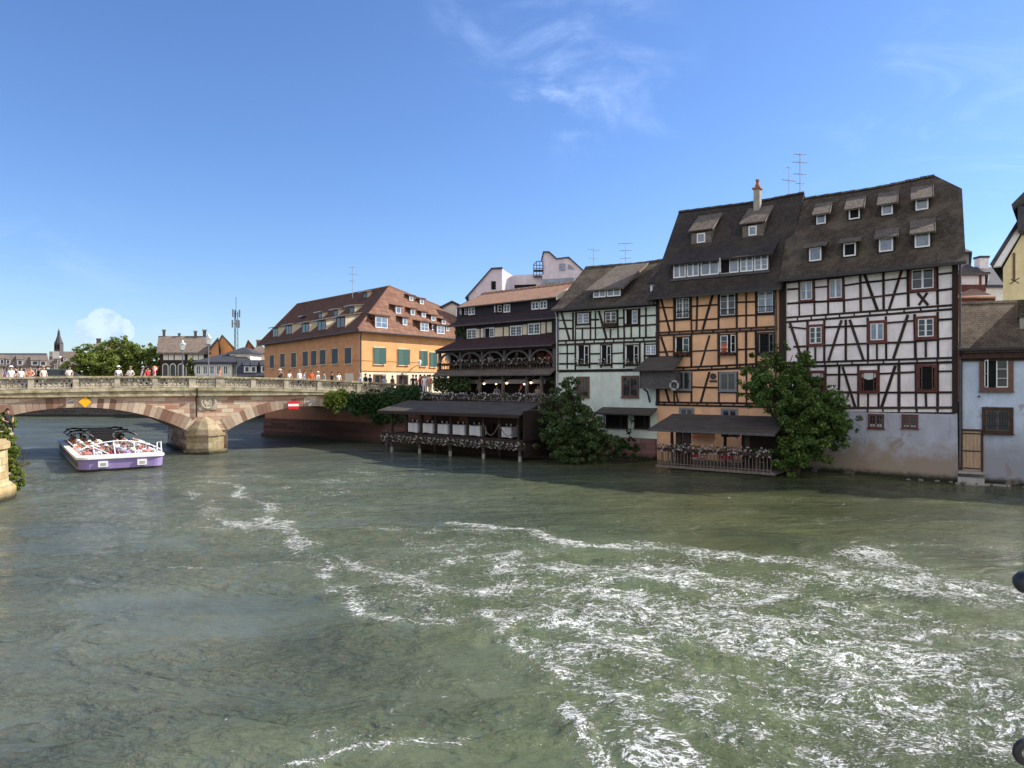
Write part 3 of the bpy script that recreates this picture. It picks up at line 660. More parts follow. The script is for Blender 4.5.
    r1 = ridge(0.9, 4, (0, 0, 0), 11.0); r2 = ridge(2.2, 4, (7, 3, 0), 9.0); r3 = ridge(5.0, 3, (2, 9, 0), 7.0); fine = t.noise(st, 9.0, 5, 0.7, 0.3); fine2 = t.noise(t.mapping(wp, scale=(1, 1.6, 1)), 24, 3, 0.7)
    fil = t.math('MAXIMUM', r1, t.math('MAXIMUM', t.math('MULTIPLY', r2, 0.95), t.math('MULTIPLY', r3, 0.8)))
    # total foaminess: dense along the drifting lines, broken into strings and flecks elsewhere
    nf = t.math('MULTIPLY_ADD', fine, 2.6, -0.8); nf2 = t.math('MULTIPLY_ADD', fine2, 2.6, -0.8)
    N = t.math('ADD', t.math('MULTIPLY', fil, 0.40), t.math('ADD', t.math('MULTIPLY', nf, 0.27), t.math('MULTIPLY', nf2, 0.30)))
    patch = t.smooth(t.noise(t.mapping(wp, scale=(0.8, 1, 1)), 0.6, 3, 0.6, 0.5), 0.3, 0.7)
    dens = t.math('ADD', t.math('MULTIPLY', fo, t.math('MULTIPLY_ADD', patch, 0.16, 0.17)), t.math('MULTIPLY', ch, t.math('MULTIPLY_ADD', patch, 0.30, 0.215)))
    dens = t.math('MINIMUM', dens, 0.325)
    foam = t.math('MULTIPLY', t.smooth(t.math('ADD', N, dens), 0.86, 1.03), 0.88)
    foam = t.math('MULTIPLY', foam, t.smooth(t.math('MAXIMUM', fo, ch), 0.04, 0.2))
    big = t.noise(t.mapping(geo, scale=(0.5, 1, 1)), 0.22, 4, 0.55, 0.6)
    sx_ = t.add('ShaderNodeSeparateXYZ'); t.l.new(wp, sx_.inputs[0])
    side = t.smooth(sx_.outputs[0], -12, 10)
    base = t.mix(t.smooth(big, 0.36, 0.64), t.mix(side, (0.070, 0.086, 0.070), (0.048, 0.056, 0.026)), t.mix(side, (0.108, 0.122, 0.092), (0.088, 0.100, 0.044)))
    base = t.mix(t.math('MULTIPLY', ch, 0.75, clamp=True), base, (0.13, 0.165, 0.075))
    base = t.mix(t.math('MULTIPLY', fo, 0.3, clamp=True), base, (0.14, 0.17, 0.10))
    base = t.mix(foam, base, (0.80, 0.82, 0.80))
    t.l.new(base, b.inputs['Base Color'])
    sp = t.add('ShaderNodeSeparateXYZ'); t.l.new(geo, sp.inputs[0])
    t.l.new(t.math('ADD', t.math('MULTIPLY_ADD', t.smooth(sp.outputs[1], 30, 75), 0.08, 0.08), t.math('MULTIPLY', foam, 0.6)), b.inputs['Roughness'])
    b.inputs['IOR'].default_value = 1.33; b.inputs['Specular IOR Level'].default_value = 0.5
    s1 = t.noise(t.mapping(wp, scale=(0.55, 1.3, 1), rot=(0, 0, rad(10))), 1.6, 5, 0.62, 0.4)
    s2 = t.noise(t.mapping(geo, scale=(0.7, 1.6, 1), rot=(0, 0, rad(-14))), 5.0, 4, 0.6, 0.5)
    h = t.math('ADD', t.math('MULTIPLY', s1, 0.17), t.math('MULTIPLY', s2, 0.085)); h = t.math('ADD', h, t.math('MULTIPLY', foam, 0.05))
    h = t.math('ADD', h, t.math('MULTIPLY', t.math('MULTIPLY', ch, fine), 0.06))
    calm = t.smooth(t.noise(t.mapping(wp, scale=(0.35, 1, 1), rot=(0, 0, rad(-8))), 0.35, 4, 0.6, 0.8), 0.36, 0.62)
    h = t.math('MULTIPLY', h, t.math('MULTIPLY_ADD', calm, 1.0, 0.35))
    bn = t.add('ShaderNodeBump'); bn.inputs['Strength'].default_value = 1.0; bn.inputs['Distance'].default_value = 1.0
    t.l.new(h, bn.inputs['Height']); t.l.new(bn.outputs[0], b.inputs['Normal'])
    o = bpy.data.objects.new('river_water', me); COL.objects.link(o); tag(o, kind='structure')
    q = MB(); q.poly([(-900, -60, -0.12), (600, -60, -0.12), (600, 900, -0.12), (-900, 900, -0.12)]); o2 = q.build('far_water', m); tag(o2, kind='structure')
build_river()

# ---------------------------------------------------------------- land, quays
def ground_poly(name, pts, z, mat, thick=6.0):
    b = MB(); b.hexa([(p[0], p[1], z - thick) for p in pts], [(p[0], p[1], z) for p in pts])
    o = b.build(name, mat); 
    bm = bmesh.new(); bm.from_mesh(o.data); bmesh.ops.triangulate(bm, faces=bm.faces); bm.to_mesh(o.data); bm.free()
    return tag(o, kind='structure')
simple('paving', (0.20, 0.18, 0.16), 0.9, 0.25, 1.5, bmp=0.3)
inn = lambda f, u, v: tuple(f.w(u, v).xy)
land = [tuple(Q0 + Vector((0.3, 0.6))), tuple(Q1 + Vector((0.4, 0.6))), tuple(Q2 + Vector((0.4, 0.5))), tuple(Q3 + Vector((0.5, 0.5))), inn(BR, 0.5, 1.6), inn(BR, BR.len, 1.2), inn(BG, 4, 1.2), inn(BO, 2, 1.2), inn(BW, 0, 1.5), inn(BW, BW.len, 1.5), inn(BL, 9, 1.5), (60, 5), (1500, 0), (2500, 2500), (-2500, 2500), (-2500, 119), (-120, 116), (-52, 112), (-36.5, 111)]
ground_poly('ground', land, 4.05, 'paving', 6)
def wall_run(name, label, P, z0, z1, th, mats, cap=None, cat='quay wall', ledge=None, top_mat=None, zsplit=None):
    e = empty(name, (P[0][0], P[0][1], 0)); tag(e, label, cat)
    def run(zz0, zz1, off, mat, nm, thick=th):
        b = MB()
        for a, c in zip(P[:-1], P[1:]):
            a, c = Vector(a[:2]), Vector(c[:2]); d = (c - a).normalized(); n = Vector((d.y, -d.x))
            q = [a + n * off - d * 0.003, c + n * off + d * 0.003, c - n * thick, a - n * thick]; q = [p - Vector(P[0][:2]) for p in q]
            b.hexa([(p.x, p.y, zz0) for p in q], [(p.x, p.y, zz1) for p in q])
        return b.build(nm, mat, e)
    run(z0, zsplit or z1, 0.0, mats, 'masonry')
    if ledge: run(z0, ledge, 0.28, mats, 'footing')
    if zsplit: run(zsplit - 0.02, z1, -0.15, top_mat, 'upper_wall', th)
    if cap: run(z1 - 0.02, z1 + 0.18, 0.08, cap, 'coping', 0.5)
    return e
wall_run('quay_wall', 'red brick quay wall with brown plastered upper part behind the right bridge arch', [Q0, Q1, Q2], -1.5, 4.1, 0.7, 'quay_brick', ledge=0.32, zsplit=1.74, top_mat='plaster_rust')
wall_run('quay_wall', 'shaded brown quay wall between the bridge end and the waterside pavilion', [Q2, Q3, tuple(PV.w(1.0, 3.2).xy)], -1.5, 4.12, 0.7, 'quay_brick')
wall_run('quay_wall', 'dark stone quay wall across the water far behind the left bridge arch', [(-230, 118), (-120, 114.5), (-52, 110.5), (-36, 109.5)], -1.5, 4.2, 1.0, 'far_quay', ledge=0.5)
# near left bank: a rounded wall end with ivy behind it
bank = [(-20.75, 30.4), (-20.65, 29.6), (-21.1, 28.6), (-22.3, 27.9), (-30, 25.5), (-60, 20)]
lb = [(-29.9, 43.9), (-26.3, 39.5)] + bank
ground_poly('left_bank_ground', [(-35, 46.5), (-31.8, 45.0), (-27.9, 39.7), (-23.4, 32.4), (-22.6, 30.5), (-24, 28.5), (-30, 26.2), (-60, 21), (-120, 0), (-160, 60), (-52, 60)], 2.2, 'paving', 4)
def left_wall():
    e = empty('bank_wall', (-21, 30, 0)); tag(e, 'rounded end of the cream and ochre stone bank wall at the left edge', 'quay wall')
    b = MB(); c = Vector((-24.6, 30.4)); n = 18; R = 2.75
    prof = [(R + 0.28, -1.5), (R + 0.28, 0.45), (R + 0.12, 0.62), (R, 0.7), (R - 0.05, 2.15), (R + 0.06, 2.2), (R + 0.06, 2.45), (R - 0.3, 2.5)]
    b.lathe((c.x + 21, c.y - 30, 0), prof, 30)
    b.build('masonry', 'quay_cream', e)
    b = MB(); P = [Vector((-22.9, 32.2)), Vector((-27.4, 39.5)), Vector((-31.3, 45.2))]
    for a, q in zip(P[:-1], P[1:]):
        d = (q - a).normalized(); nn = Vector((d.y, -d.x)); k = [a + nn * 0.0, q, q - nn * 0.9, a - nn * 0.9]; k = [p - Vector((-21, 30)) for p in k]
        b.hexa([(p.x, p.y, -1.5) for p in k], [(p.x, p.y, 2.3) for p in k])
    b.build('long_wall', 'quay_cream', e)
    w = MB(); p = Vector((-31.0, 43.9)) - Vector((-21, 30))
    w.hexa([(p.x - 1.6, p.y - 1.2, -1), (p.x + 1.2, p.y - 0.4, -1), (p.x + 0.6, p.y + 1.2, -1), (p.x - 1.6, p.y + 1.2, -1)], [(p.x - 1.5, p.y - 0.9, 1.25), (p.x - 0.9, p.y - 0.2, 0.95), (p.x - 0.8, p.y + 0.6, 0.95), (p.x - 1.5, p.y + 0.9, 1.25)])
    w.hexa([(p.x - 1.8, p.y - 1.5, -1), (p.x + 1.6, p.y - 0.6, -1), (p.x + 0.8, p.y + 1.4, -1), (p.x - 1.8, p.y + 1.4, -1)], [(p.x - 1.7, p.y - 1.4, 0.12), (p.x + 1.45, p.y - 0.55, 0.12), (p.x + 0.75, p.y + 1.3, 0.12), (p.x - 1.7, p.y + 1.3, 0.12)])
    w.build('buttress', 'quay_cream', e)
left_wall()

# ---------------------------------------------------------------- the stone bridge
AR = [(-8.0, 7.0, 1.6, 3.46), (7.95, 6.25, 1.6, 3.27)]
U0, U1, BD = -24.0, 17.5, 8.0
def ztop(u): return 5.57 - 0.0019 * (u + 1.5) ** 2 if u > -1.5 else 5.57 - 0.0012 * (u + 1.5) ** 2
def zdeck(u): return ztop(u) - 0.86
def arc(k, x):
    c, a, zs, zc = AR[k]; h = zc - zs; R = (a * a + h * h) / (2 * h); return zs + math.sqrt(max(0, R * R - (x - c) ** 2)) - (R - h)
def zbot(u):
    for k, (c, a, zs, zc) in enumerate(AR):
        if abs(u - c) < a: return arc(k, u)
    return -1.5
br = BF.empty('stone_bridge'); tag(br, 'sandstone road bridge with two low arches, a central pier and an openwork balustrade', 'bridge')
def bridge():
    b = MB(); us = [U0]
    for k, (c, a, zs, zc) in enumerate(AR): us += [c - a] + [c - a + 2 * a * i / 28 for i in range(29)] + [c + a]
    us.append(U1); us = sorted(set(round(x, 4) for x in us))
    for a, c in zip(us[:-1], us[1:]):
        m = (a + c) / 2; inside = zbot(m) > -1
        za = (arc([k for k in (0, 1) if abs(m - AR[k][0]) < AR[k][1]][0], a) if inside else -1.5); zc_ = (arc([k for k in (0, 1) if abs(m - AR[k][0]) < AR[k][1]][0], c) if inside else -1.5)
        b.hexa([(a, 0, za), (c, 0, zc_), (c, BD, zc_), (a, BD, za)], [(a, 0, 4.2), (c, 0, 4.2), (c, BD, 4.2), (a, BD, 4.2)])
    o = b.build('masonry', 'bridge_stone', br)
    bm = bmesh.new(); bm.from_mesh(o.data); bmesh.ops.remove_doubles(bm, verts=bm.verts, dist=0.0005)
    # drop the inner faces between neighbouring slices
    dup = {}
    for f in bm.faces:
        c = f.calc_center_median(); k = (round(c.x, 3), round(c.y, 3), round(c.z, 3)); dup.setdefault(k, []).append(f)
    kill = [f for v in dup.values() if len(v) > 1 for f in v]
    inner = [f for f in bm.faces if abs(f.normal.x) > 0.99 and U0 + 0.01 < f.calc_center_median().x < U1 - 0.01 and not (f.calc_center_median().z < 1.7)]
    bmesh.ops.delete(bm, geom=list(set(kill + [])), context='FACES'); bm.to_mesh(o.data); bm.free()
    rg = random.Random(4)
    for k, (c, a, zs, zc) in enumerate(AR):
        v = MB()
        h = zc - zs; R = (a * a + h * h) / (2 * h); cz = zs - (R - h); A = math.asin(a / R); n = 41
        for i in range(n):
            t0 = -A + 2 * A * i / n; t1 = -A + 2 * A * (i + 1) / n - 0.0012; L = 0.62 + 0.30 * abs((t0 + t1) / 2 / A) ** 1.5 + rg.uniform(-0.03, 0.03)
            L = min(L, 4.15 - zs)
            P = lambda t, r: (c + r * math.sin(t), cz + r * math.cos(t))
            q = [P(t0, R - 0.015), P(t1, R - 0.015), P(t1, R + L), P(t0, R + L)]; q = [(x, min(z, 4.17)) for x, z in q]
            v.prism(q, -0.035 - rg.uniform(0, 0.012), 0.25)
        v.build('arch_stones', 'voussoir', br)
    n = 22
    for y0, y1 in ((-0.28, 0.32), (BD - 0.32, BD + 0.28)):
      c_ = MB()
      for i in range(n):
        a = U0 + (U1 - U0) * i / n; e = U0 + (U1 - U0) * (i + 1) / n - 0.01; za, ze = zdeck(a) + 0.02, zdeck(e) + 0.02
        if True:
            c_.prism([(a, 4.18), (e, 4.18), (e, ze), (a, za)], y0 + 0.1, y1 - 0.1)
            c_.prism([(a, za - 0.2), (e, ze - 0.2), (e, ze), (a, za)], y0, y1)
            c_.prism([(a, 4.14), (e, 4.14), (e, 4.26), (a, 4.26)], y0 + 0.04, y1 - 0.04)
      c_.build('cornice', 'mossy_stone', br)
    d = MB()
    for i in range(n): 
        a = U0 + (U1 - U0) * i / n; e = U0 + (U1 - U0) * (i + 1) / n
        d.prism([(a, 4.19), (e, 4.19), (e, zdeck(e) - 0.03), (a, zdeck(a) - 0.03)], 0.35, BD - 0.35)
    d.build('deck', 'asphalt', br)
    ped = [-21.5, -18.5, -15.4] + [BF.at(x, 384, -0.1)[0] for x in (31, 75.6, 117, 154.7, 192)] + [BF.at(x, 384, -0.1)[0] for x in (220, 253, 286, 319)] + [12.0, 14.7, 17.2]
    wide = {BF.at(192, 384, -0.1)[0]: 0.22, BF.at(220, 384, -0.1)[0]: 0.3}
    for side, (y0, y1) in enumerate(((-0.22, 0.06), (BD - 0.06, BD + 0.22))):
        ym = (y0 + y1) / 2
        for i, u in enumerate(ped):
            p = MB(); w = wide.get(u, 0.17); z = ztop(u)
            p.box(u - w, u + w, y0 - 0.02, y1 + 0.02, z - 0.83, z - 0.12); p.box(u - w - 0.03, u + w + 0.03, y0 - 0.05, y1 + 0.05, z - 0.835, z - 0.74)
            p.build('pedestal', 'balustrade_stone', br)
            if i + 1 == len(ped): break
            u2 = ped[i + 1]; w2 = wide.get(u2, 0.17); a, e = u + w, u2 - w2
            q = MB(); 
            if e - a < 1.4 and abs(a + 1.2) < 2.5:      # solid carved block over the pier
                q.prism([(a, ztop(a) - 0.8), (e, ztop(e) - 0.8), (e, ztop(e) - 0.12), (a, ztop(a) - 0.12)], y0 + 0.03, y1 - 0.03)
                zc = ztop((a + e) / 2) - 0.45
                for k in range(3): q.ring(((a + e) / 2 + (k - 1) * 0.26, y0 + 0.02, zc + 0.05 * (k % 2)), 0.13, 0.03, 'y', 12, 4)
                q.build('carved_block', 'balustrade_stone', br); continue
            nn = max(3, int(round((e - a) / 0.31))); st = (e - a) / nn
            q.prism([(a, ztop(a) - 0.80), (e, ztop(e) - 0.80), (e, ztop(e) - 0.70), (a, ztop(a) - 0.70)], y0 + 0.04, y1 - 0.04)
            for k in range(nn):
                x = a + st * (k + 0.5); zt = ztop(x)
                q.ring((x, ym, zt - 0.30), st * 0.44, 0.045, 'y', 9, 4)
                q.ring((x - st * 0.5 if k else x, ym, zt - 0.52), st * 0.40, 0.045, 'y', 9, 4)
                q.prism([(x - 0.035, zt - 0.72), (x + 0.035, zt - 0.72), (x + 0.035, zt - 0.42), (x - 0.035, zt - 0.42)], ym - 0.05, ym + 0.05)
            q.build('openwork_panel', 'balustrade_stone', br)
        r = MB()
        for i in range(30):
            a = U0 + (U1 - U0) * i / 30; e = U0 + (U1 - U0) * (i + 1) / 30 - 0.012
            r.prism([(a, ztop(a) - 0.125), (e, ztop(e) - 0.125), (e, ztop(e)), (a, ztop(a))], y0 - 0.07, y1 + 0.07)
        r.build('handrail', 'mossy_stone', br)
    # pier with its cutwater and stone cap
    def ring(du, dv, z): return [(-1.08 - du, 0.3, z), (-1.25 - du, -0.65 - dv, z), (-0.80, -1.35 - dv, z), (-0.05, -1.75 - dv, z), (0.7, -1.35 - dv, z), (1.25 + du, -0.65 - dv, z), (1.45 + du, 0.3, z)]
    p = MB(); p.hexa(ring(0.05, 0.05, -1.5), ring(0, 0, 1.28)); p.hexa(ring(0.28, 0.28, -1.5), ring(0.24, 0.24, 0.26)); p.hexa(ring(0.1, 0.1, 1.28), ring(0.08, 0.08, 1.42))
    lv = [ring(-0.02, -0.02, 1.42), [(x * 0.84 + 0.02, y * 0.88 if y < 0 else y, 1.8) for x, y, z in ring(0, 0, 0)], [(x * 0.5 + 0.05, y * 0.58 if y < 0 else y, 2.3) for x, y, z in ring(0, 0, 0)], [(x * 0.1 + 0.1, y * 0.12 if y < 0 else y, 2.62) for x, y, z in ring(0, 0, 0)]]
    for q0, q1 in zip(lv[:-1], lv[1:]): p.hexa(q0, q1)
    p.box(-0.99, 1.70, 0.0, BD, -1.5, 1.62); p.box(-1.08, 1.8, 0.31, BD + 0.1, -1.5, 0.24)
    p.build('cutwater', 'pier_stone', br)
    # carved round medallion with its square plate, and the downpipe beside it
    u, z = BF.at(208.5, 402, -0.1); k = MB(); k.box(u - 0.62, u + 0.62, -0.055, 0.02, z - 0.58, z + 0.62); k.ring((u, -0.07, z), 0.47, 0.06, 'y', 20, 6); k.ring((u - 0.05, -0.06, z + 0.02), 0.22, 0.05, 'y', 12, 5)
    k.beam((u - 0.15, z - 0.33), (u + 0.22, z + 0.33), 0.09, -0.1, -0.05); k.beam((u - 0.3, z + 0.1), (u + 0.1, z - 0.22), 0.08, -0.095, -0.05); k.build('medallion', 'balustrade_stone', br)
    u, _z = BF.at(197, 400, -0.3); k = MB(); k.tube([(u, -0.36, 4.7), (u, -0.36, 4.25), (u, -0.1, 4.0), (u, -0.1, 2.6)], 0.06, 7); k.build('downpipe', 'iron', br)
    u, z = BF.at(312, 402, -0.3); k = MB(); k.tube([(u - 0.25, -0.05, z + 0.25), (u, -0.3, z + 0.1)], 0.035, 6); k.hexa([(u - 0.55, -0.42, z - 0.22), (u + 0.15, -0.42, z - 0.02), (u + 0.15, -0.2, z - 0.02), (u - 0.55, -0.2, z - 0.22)], [(u - 0.4, -0.45, z - 0.02), (u + 0.3, -0.45, z + 0.22), (u + 0.3, -0.18, z + 0.22), (u - 0.4, -0.18, z - 0.02)]); k.build('floodlight', 'grey_paint', br)
    u, z = BF.at(70, 401, -0.3); k = MB(); k.hexa([(u - 0.3, -0.4, z - 0.15), (u + 0.15, -0.4, z - 0.0), (u + 0.15, -0.2, z - 0.0), (u - 0.3, -0.2, z - 0.15)], [(u - 0.2, -0.4, z), (u + 0.25, -0.4, z + 0.14), (u + 0.25, -0.2, z + 0.14), (u - 0.2, -0.2, z)]); k.tube([(u, -0.25, z), (u, 0.0, z + 0.1)], 0.03, 5); k.build('floodlight', 'grey_paint', br)
bridge()
u, z = BF.at(85, 402, -0.15)
b = MB(); e = BF.empty('navigation_sign'); s = 0.38
b.prism([(u - s, z), (u, z - s), (u + s, z), (u, z + s)], -0.16, -0.12); b.build('sign_plate', 'sign_yellow', e)
b = MB(); b.tube([(u, -0.12, z), (u, 0.0, z)], 0.04, 6); b.build('bracket', 'iron', e); tag(e, 'yellow diamond-shaped plate on the face of the left bridge arch', 'sign')
e = BF.empty('navigation_sign'); u, z = BF.at(293.5, 405, -0.15); b = MB(); b.box(u - 0.42, u + 0.42, -0.16, -0.12, z + 0.09, z + 0.31, 0); b.box(u - 0.42, u + 0.42, -0.16, -0.12, z - 0.09, z + 0.088, 1); b.box(u - 0.42, u + 0.42, -0.16, -0.12, z - 0.31, z - 0.092, 0)
b.build('sign_plate', ['sign_red', 'sign_white'], e); b = MB(); b.tube([(u, -0.12, z), (u, 0, z)], 0.04, 6); b.build('bracket', 'iron', e); tag(e, 'red plate with a white bar on the face of the right bridge arch', 'sign')
# round traffic sign at the far parapet
def lamp(px, ytop, v, label):
    u, z = BF.at(px, ytop, v); e = empty('street_lamp', tuple(BF.w(u, v, zdeck(u))), BF.rz); h = z - zdeck(u)
    b = MB(); b.lathe((0, 0, 0), [(0.13, 0), (0.13, 0.35), (0.07, 0.5), (0.055, 1.2), (0.04, h - 0.75)], 8); b.tube([(-0.22, 0, h - 0.72), (0.22, 0, h - 0.72)], 0.02, 5); b.build('post', 'grey_paint', e)
    b = MB(); b.hexa([(-0.11, -0.11, h - 0.7), (0.11, -0.11, h - 0.7), (0.11, 0.11, h - 0.7), (-0.11, 0.11, h - 0.7)], [(-0.24, -0.24, h - 0.22), (0.24, -0.24, h - 0.22), (0.24, 0.24, h - 0.22), (-0.24, 0.24, h - 0.22)]); b.build('lamp_glass', 'lamp_glass', e)
    b = MB(); b.lathe((0, 0, 0), [(0.3, h - 0.22), (0.26, h - 0.16), (0.1, h - 0.02), (0.03, h + 0.12)], 8); b.build('cap', 'zinc', e)
    tag(e, label, 'street lamp', 'lantern posts on the bridge')
lamp(182.5, 341.5, 7.2, 'grey lantern post on the bridge, left of the two lanterns')
lamp(208.5, 335.5, 6.4, 'tall grey lantern post on the bridge above the round medallion')
e = empty('traffic_sign', tuple(BF.w(BF.at(155, 372, 6)[0], 6, zdeck(-3))), BF.rz)
b = MB(); b.tube([(0, 0, 0), (0, 0, 1.75)], 0.03, 6); b.build('post', 'grey_paint', e)
b = MB(); b.tube([(0, -0.04, 1.5), (0, -0.01, 1.5)], 0.22, 16, 0); b.tube([(0, -0.052, 1.5), (0, -0.042, 1.5)], 0.15, 14, 1); b.build('sign_plate', ['sign_red', 'sign_white'], e); tag(e, 'round white traffic sign with a red rim on the bridge beside the trees', 'sign')
# ================================================================ white half-timbered house
def house_white():
    f = BW; root = f.empty('half_timbered_house'); tag(root, 'tall white timber-framed house with eight roof dormers and a grey base', 'house')
    C5 = crop(770, 170, 5.12); C6 = crop(770, 280, 5.12); L = f.len
    ze = 11.45; v0, z0 = -0.45, 11.25; vr = 4.1
    zr = (f.at(805, 196, vr)[1] + f.at(926, 179, vr)[1]) / 2; dep = 8.6; sl = (zr - z0) / (vr - v0)
    zb = f.at(900, 412, 0)[1]
    b = MB(); b.prismx([(0, zb - 0.1), (0, ze), (0.3, ze + 0.3), (vr, zr - 0.3), (dep, ze - 0.1), (dep, -1.5), (0.1, -1.5), (0.1, zb - 0.1)], 0.02, L - 0.97)
    zh_ = z0 + (zr - z0) * 0.78; vh_ = v0 + (zh_ - z0) / sl
    b.prismx([(0, zb - 0.1), (0, ze), (0.3, ze + 0.3), (vh_ + 0.15, zh_ - 0.3), (2 * vr - vh_ - 0.15, zh_ - 0.3), (dep, ze - 0.1), (dep, -1.5), (0.1, -1.5), (0.1, zb - 0.1)], L - 0.97, L - 0.02); b.build('wall', 'plaster_white', root)
    b = MB(); b.hexa([(-0.02, -0.35, -1.5), (L + 0.04, -0.35, -1.5), (L + 0.04, dep, -1.5), (-0.02, dep, -1.5)], [(-0.02, -0.06, zb), (L, -0.06, zb), (L, dep - 0.05, zb), (-0.02, dep - 0.05, zb)]); b.build('plinth', 'plaster_base', root)
    ro, _ = gable_roof(root, -0.12, L - 0.95, v0, z0, vr, zr, dep, 'tiles_brownblack', flare=1.0)
    # half-hipped right end
    h = MB(); hu = L + 0.35; zh = z0 + (zr - z0) * 0.78; vh = v0 + (zh - z0) / sl
    h.prismx([(v0 - 0.25, z0 - 0.1), (v0 + 0.45, z0 + sl * 0.36), (v0 + 1, z0 + sl), (vh, zh), (vh, zh - 0.2), (v0 + 1, z0 + sl - 0.18), (v0 - 0.25, z0 - 0.27)], L - 0.955, hu)
    h.faces([(L - 0.96, vh, zh), (hu, vh, zh), (L - 0.96, vr, zr), (hu, 2 * vr - vh, zh), (L - 0.96, 2 * vr - vh, zh), (hu, vr, zh - 0.12)], [(0, 1, 2), (2, 1, 3), (4, 2, 3), (1, 5, 3), (0, 4, 3, 1)])
    h.prismx([(2 * vr - vh, zh), (dep + 0.3, z0 - 0.05), (dep + 0.3, z0 - 0.2), (2 * vr - vh, zh - 0.2)], L - 0.955, hu)
    h.build('half_hip', 'tiles_brownblack', ro)
    b = MB(); b.box(-0.1, L + 0.3, v0 - 0.35, v0 - 0.2, z0 - 0.26, z0 - 0.12); b.build('gutter', 'iron', root)
    T = [ (88,612,145,608),(88,685,150,680),(148,570,150,745,.12),(225,560,228,742,.12),(297,553,298,735,.13),(375,545,380,728,.14),(462,538,465,722,.17),(580,525,582,712,.15),(705,512,708,700,.16),(855,492,858,690,.15),
      (485,537,550,718,.17),(675,513,610,712,.17),(755,630,810,692,.15),(805,628,762,692,.15),(150,680,375,668),(228,602,297,597,.1),(380,592,462,580,.12),(462,578,580,567,.12),(582,566,703,552,.12),(375,668,460,658,.12),(462,658,580,645,.12),(580,644,705,630,.12),(705,627,858,613,.13),(860,535,937,526,.12),(860,617,937,608,.12),
      (85,577,945,480,.16)]
    lst = [(x0, y0, x1, y1, *w) for x0, y0, x1, y1, *w in T]
    tf1 = timbers(root, f, C5, lst, 0.14)
    B = [(85,193,947,128,.14),(85,216,947,148,.14)]
    B += [(x, 190 - (x-85)*.0755, x + 2, 214 - (x-85)*.078, .09) for x in (140,210,285,355,430,510,598,685,770,858)]
    B += [(192,210,192,425,.15),(278,205,278,416,.15),(388,203,388,412,.15),(500,192,502,408,.14),(593,186,595,405,.14),(740,175,745,400,.15),(858,163,860,395,.14),(100,213,165,412,.17),(366,205,300,412,.17),(408,203,478,408,.17),(706,178,632,402,.17),
      (95,240,190,250,.12),(280,242,500,234,.12),(600,220,740,208,.12),(865,204,940,199,.12),(120,342,500,325,.13),(500,325,740,317,.13),(740,314,860,305,.13),(860,302,942,296,.12),(232,345,232,420,.12),(547,328,548,405,.12),(797,312,798,395,.12),
      (85,425,945,398,.14),(85,445,945,420,.14)]
    B += [(x, 424 - (x-85)*.031, x + 1, 444 - (x-85)*.029, .09) for x in (140,200,280,345,420,500,580,660,752,855)]
    B += [(110,445,105,650,.15),(192,445,190,650,.15),(285,442,283,655,.15),(355,440,352,655,.15),(452,438,452,655,.14),(556,436,556,655,.14),(660,432,660,665,.17),(745,428,748,665,.14),(858,424,858,668,.14),(372,445,437,652,.17),(642,438,570,655,.17),
      (285,485,450,483,.12),(560,480,660,476,.12),(662,475,742,471,.12),(865,468,942,466,.12),(90,574,450,575,.13),(450,576,660,576,.13),(660,576,945,575,.13),(502,580,502,655,.12),(400,580,400,600,.1),(797,580,800,655,.12),(235,580,235,650,.12),
      (85,656,947,653,.14),(85,677,947,682,.13)]
    B += [(x, 655, x, 680, .1) for x in (160,250,350,500,578,660,752,858)]
    timbers(root, f, C6, B, 0.14)
    b = MB(); b.box(-0.02, 0.2, -0.09, 0.04, zb + 0.01, ze + 0.02); b.build('corner_post', 'timber_dark', root); b = MB(); b.box(L - 0.24, L + 0.03, -0.09, 0.04, zb + 0.01, ze - 0.02); b.build('corner_post', 'timber_dark', root)
    def W(C, x0, y0, x1, y1, **k):
        k.setdefault('case', 'timber_red'); p0, p1 = C(x0, y0), C(x1, y1); return window(root, f, p0[0], p0[1], p1[0], p1[1], **k)
    W(C5, 157,572,216,664, rows=2, cw=.1, pane='glass_sky'); W(C5, 305,560,368,655, rows=1, cw=.1, pane='glass_sky'); W(C5, 725,508,838,608, rows=2, cw=.12)
    W(C6, 203,240,265,325, rows=3, cw=.14); W(C6, 514,222,582,308, rows=1, cw=.16, pane='glass_sky'); W(C6, 757,198,838,290, rows=3, cw=.14)
    W(C6, 207,475,274,566, rows=1, cw=.13, opened='both', curtain='curtain_white', sash='timber_red'); W(C6, 468,474,543,566, rows=1, cw=.14, opened='both', curtain='curtain_white', sash='timber_red'); W(C6, 762,444,842,560, rows=1, cw=.12, opened='both', sash='brown_paint')
    W(C6, 508,692,578,755, rows=3, cols=4, cw=.06, v=-.08, sash='brown_paint', case='timber_red'); W(C6, 680,694,752,755, rows=3, cols=4, cw=.06, v=-.08, sash='brown_paint', case='timber_red')
    rp = (v0, z0, sl)
    for cx, yt, yb, w in ((262,226,277,48),(432,198,252,56),(600,174,230,58),(778,146,205,66),(232,398,466,62),(408,374,442,64),(594,348,418,72),(780,322,396,78)):
        p = C5(cx, yt); q = C5(cx, yb); low = yt > 300
        dormer(root, f, rp, p[0], p[1], q[1], w / 5.12, wall='timber_dark', roofmat='tiles_dormer', rs={232: 0.30, 408: 0.30, 594: 0.45, 780: 0.58}.get(cx, 0.62) if low else 0.62, side=0.10, oh=0.36, lift=0.12, opened=cx in (432, 408), pane='glass_sky')
    u, v, z = f.roof(958, 262, *rp); b = MB(); b.tube([(L + 0.12, -0.15, z0 - 0.2), (L + 0.12, -0.12, 3.0), (L + 0.1, -0.2, 0.8)], 0.055, 7); b.build('downpipe', 'wood_grey', root)
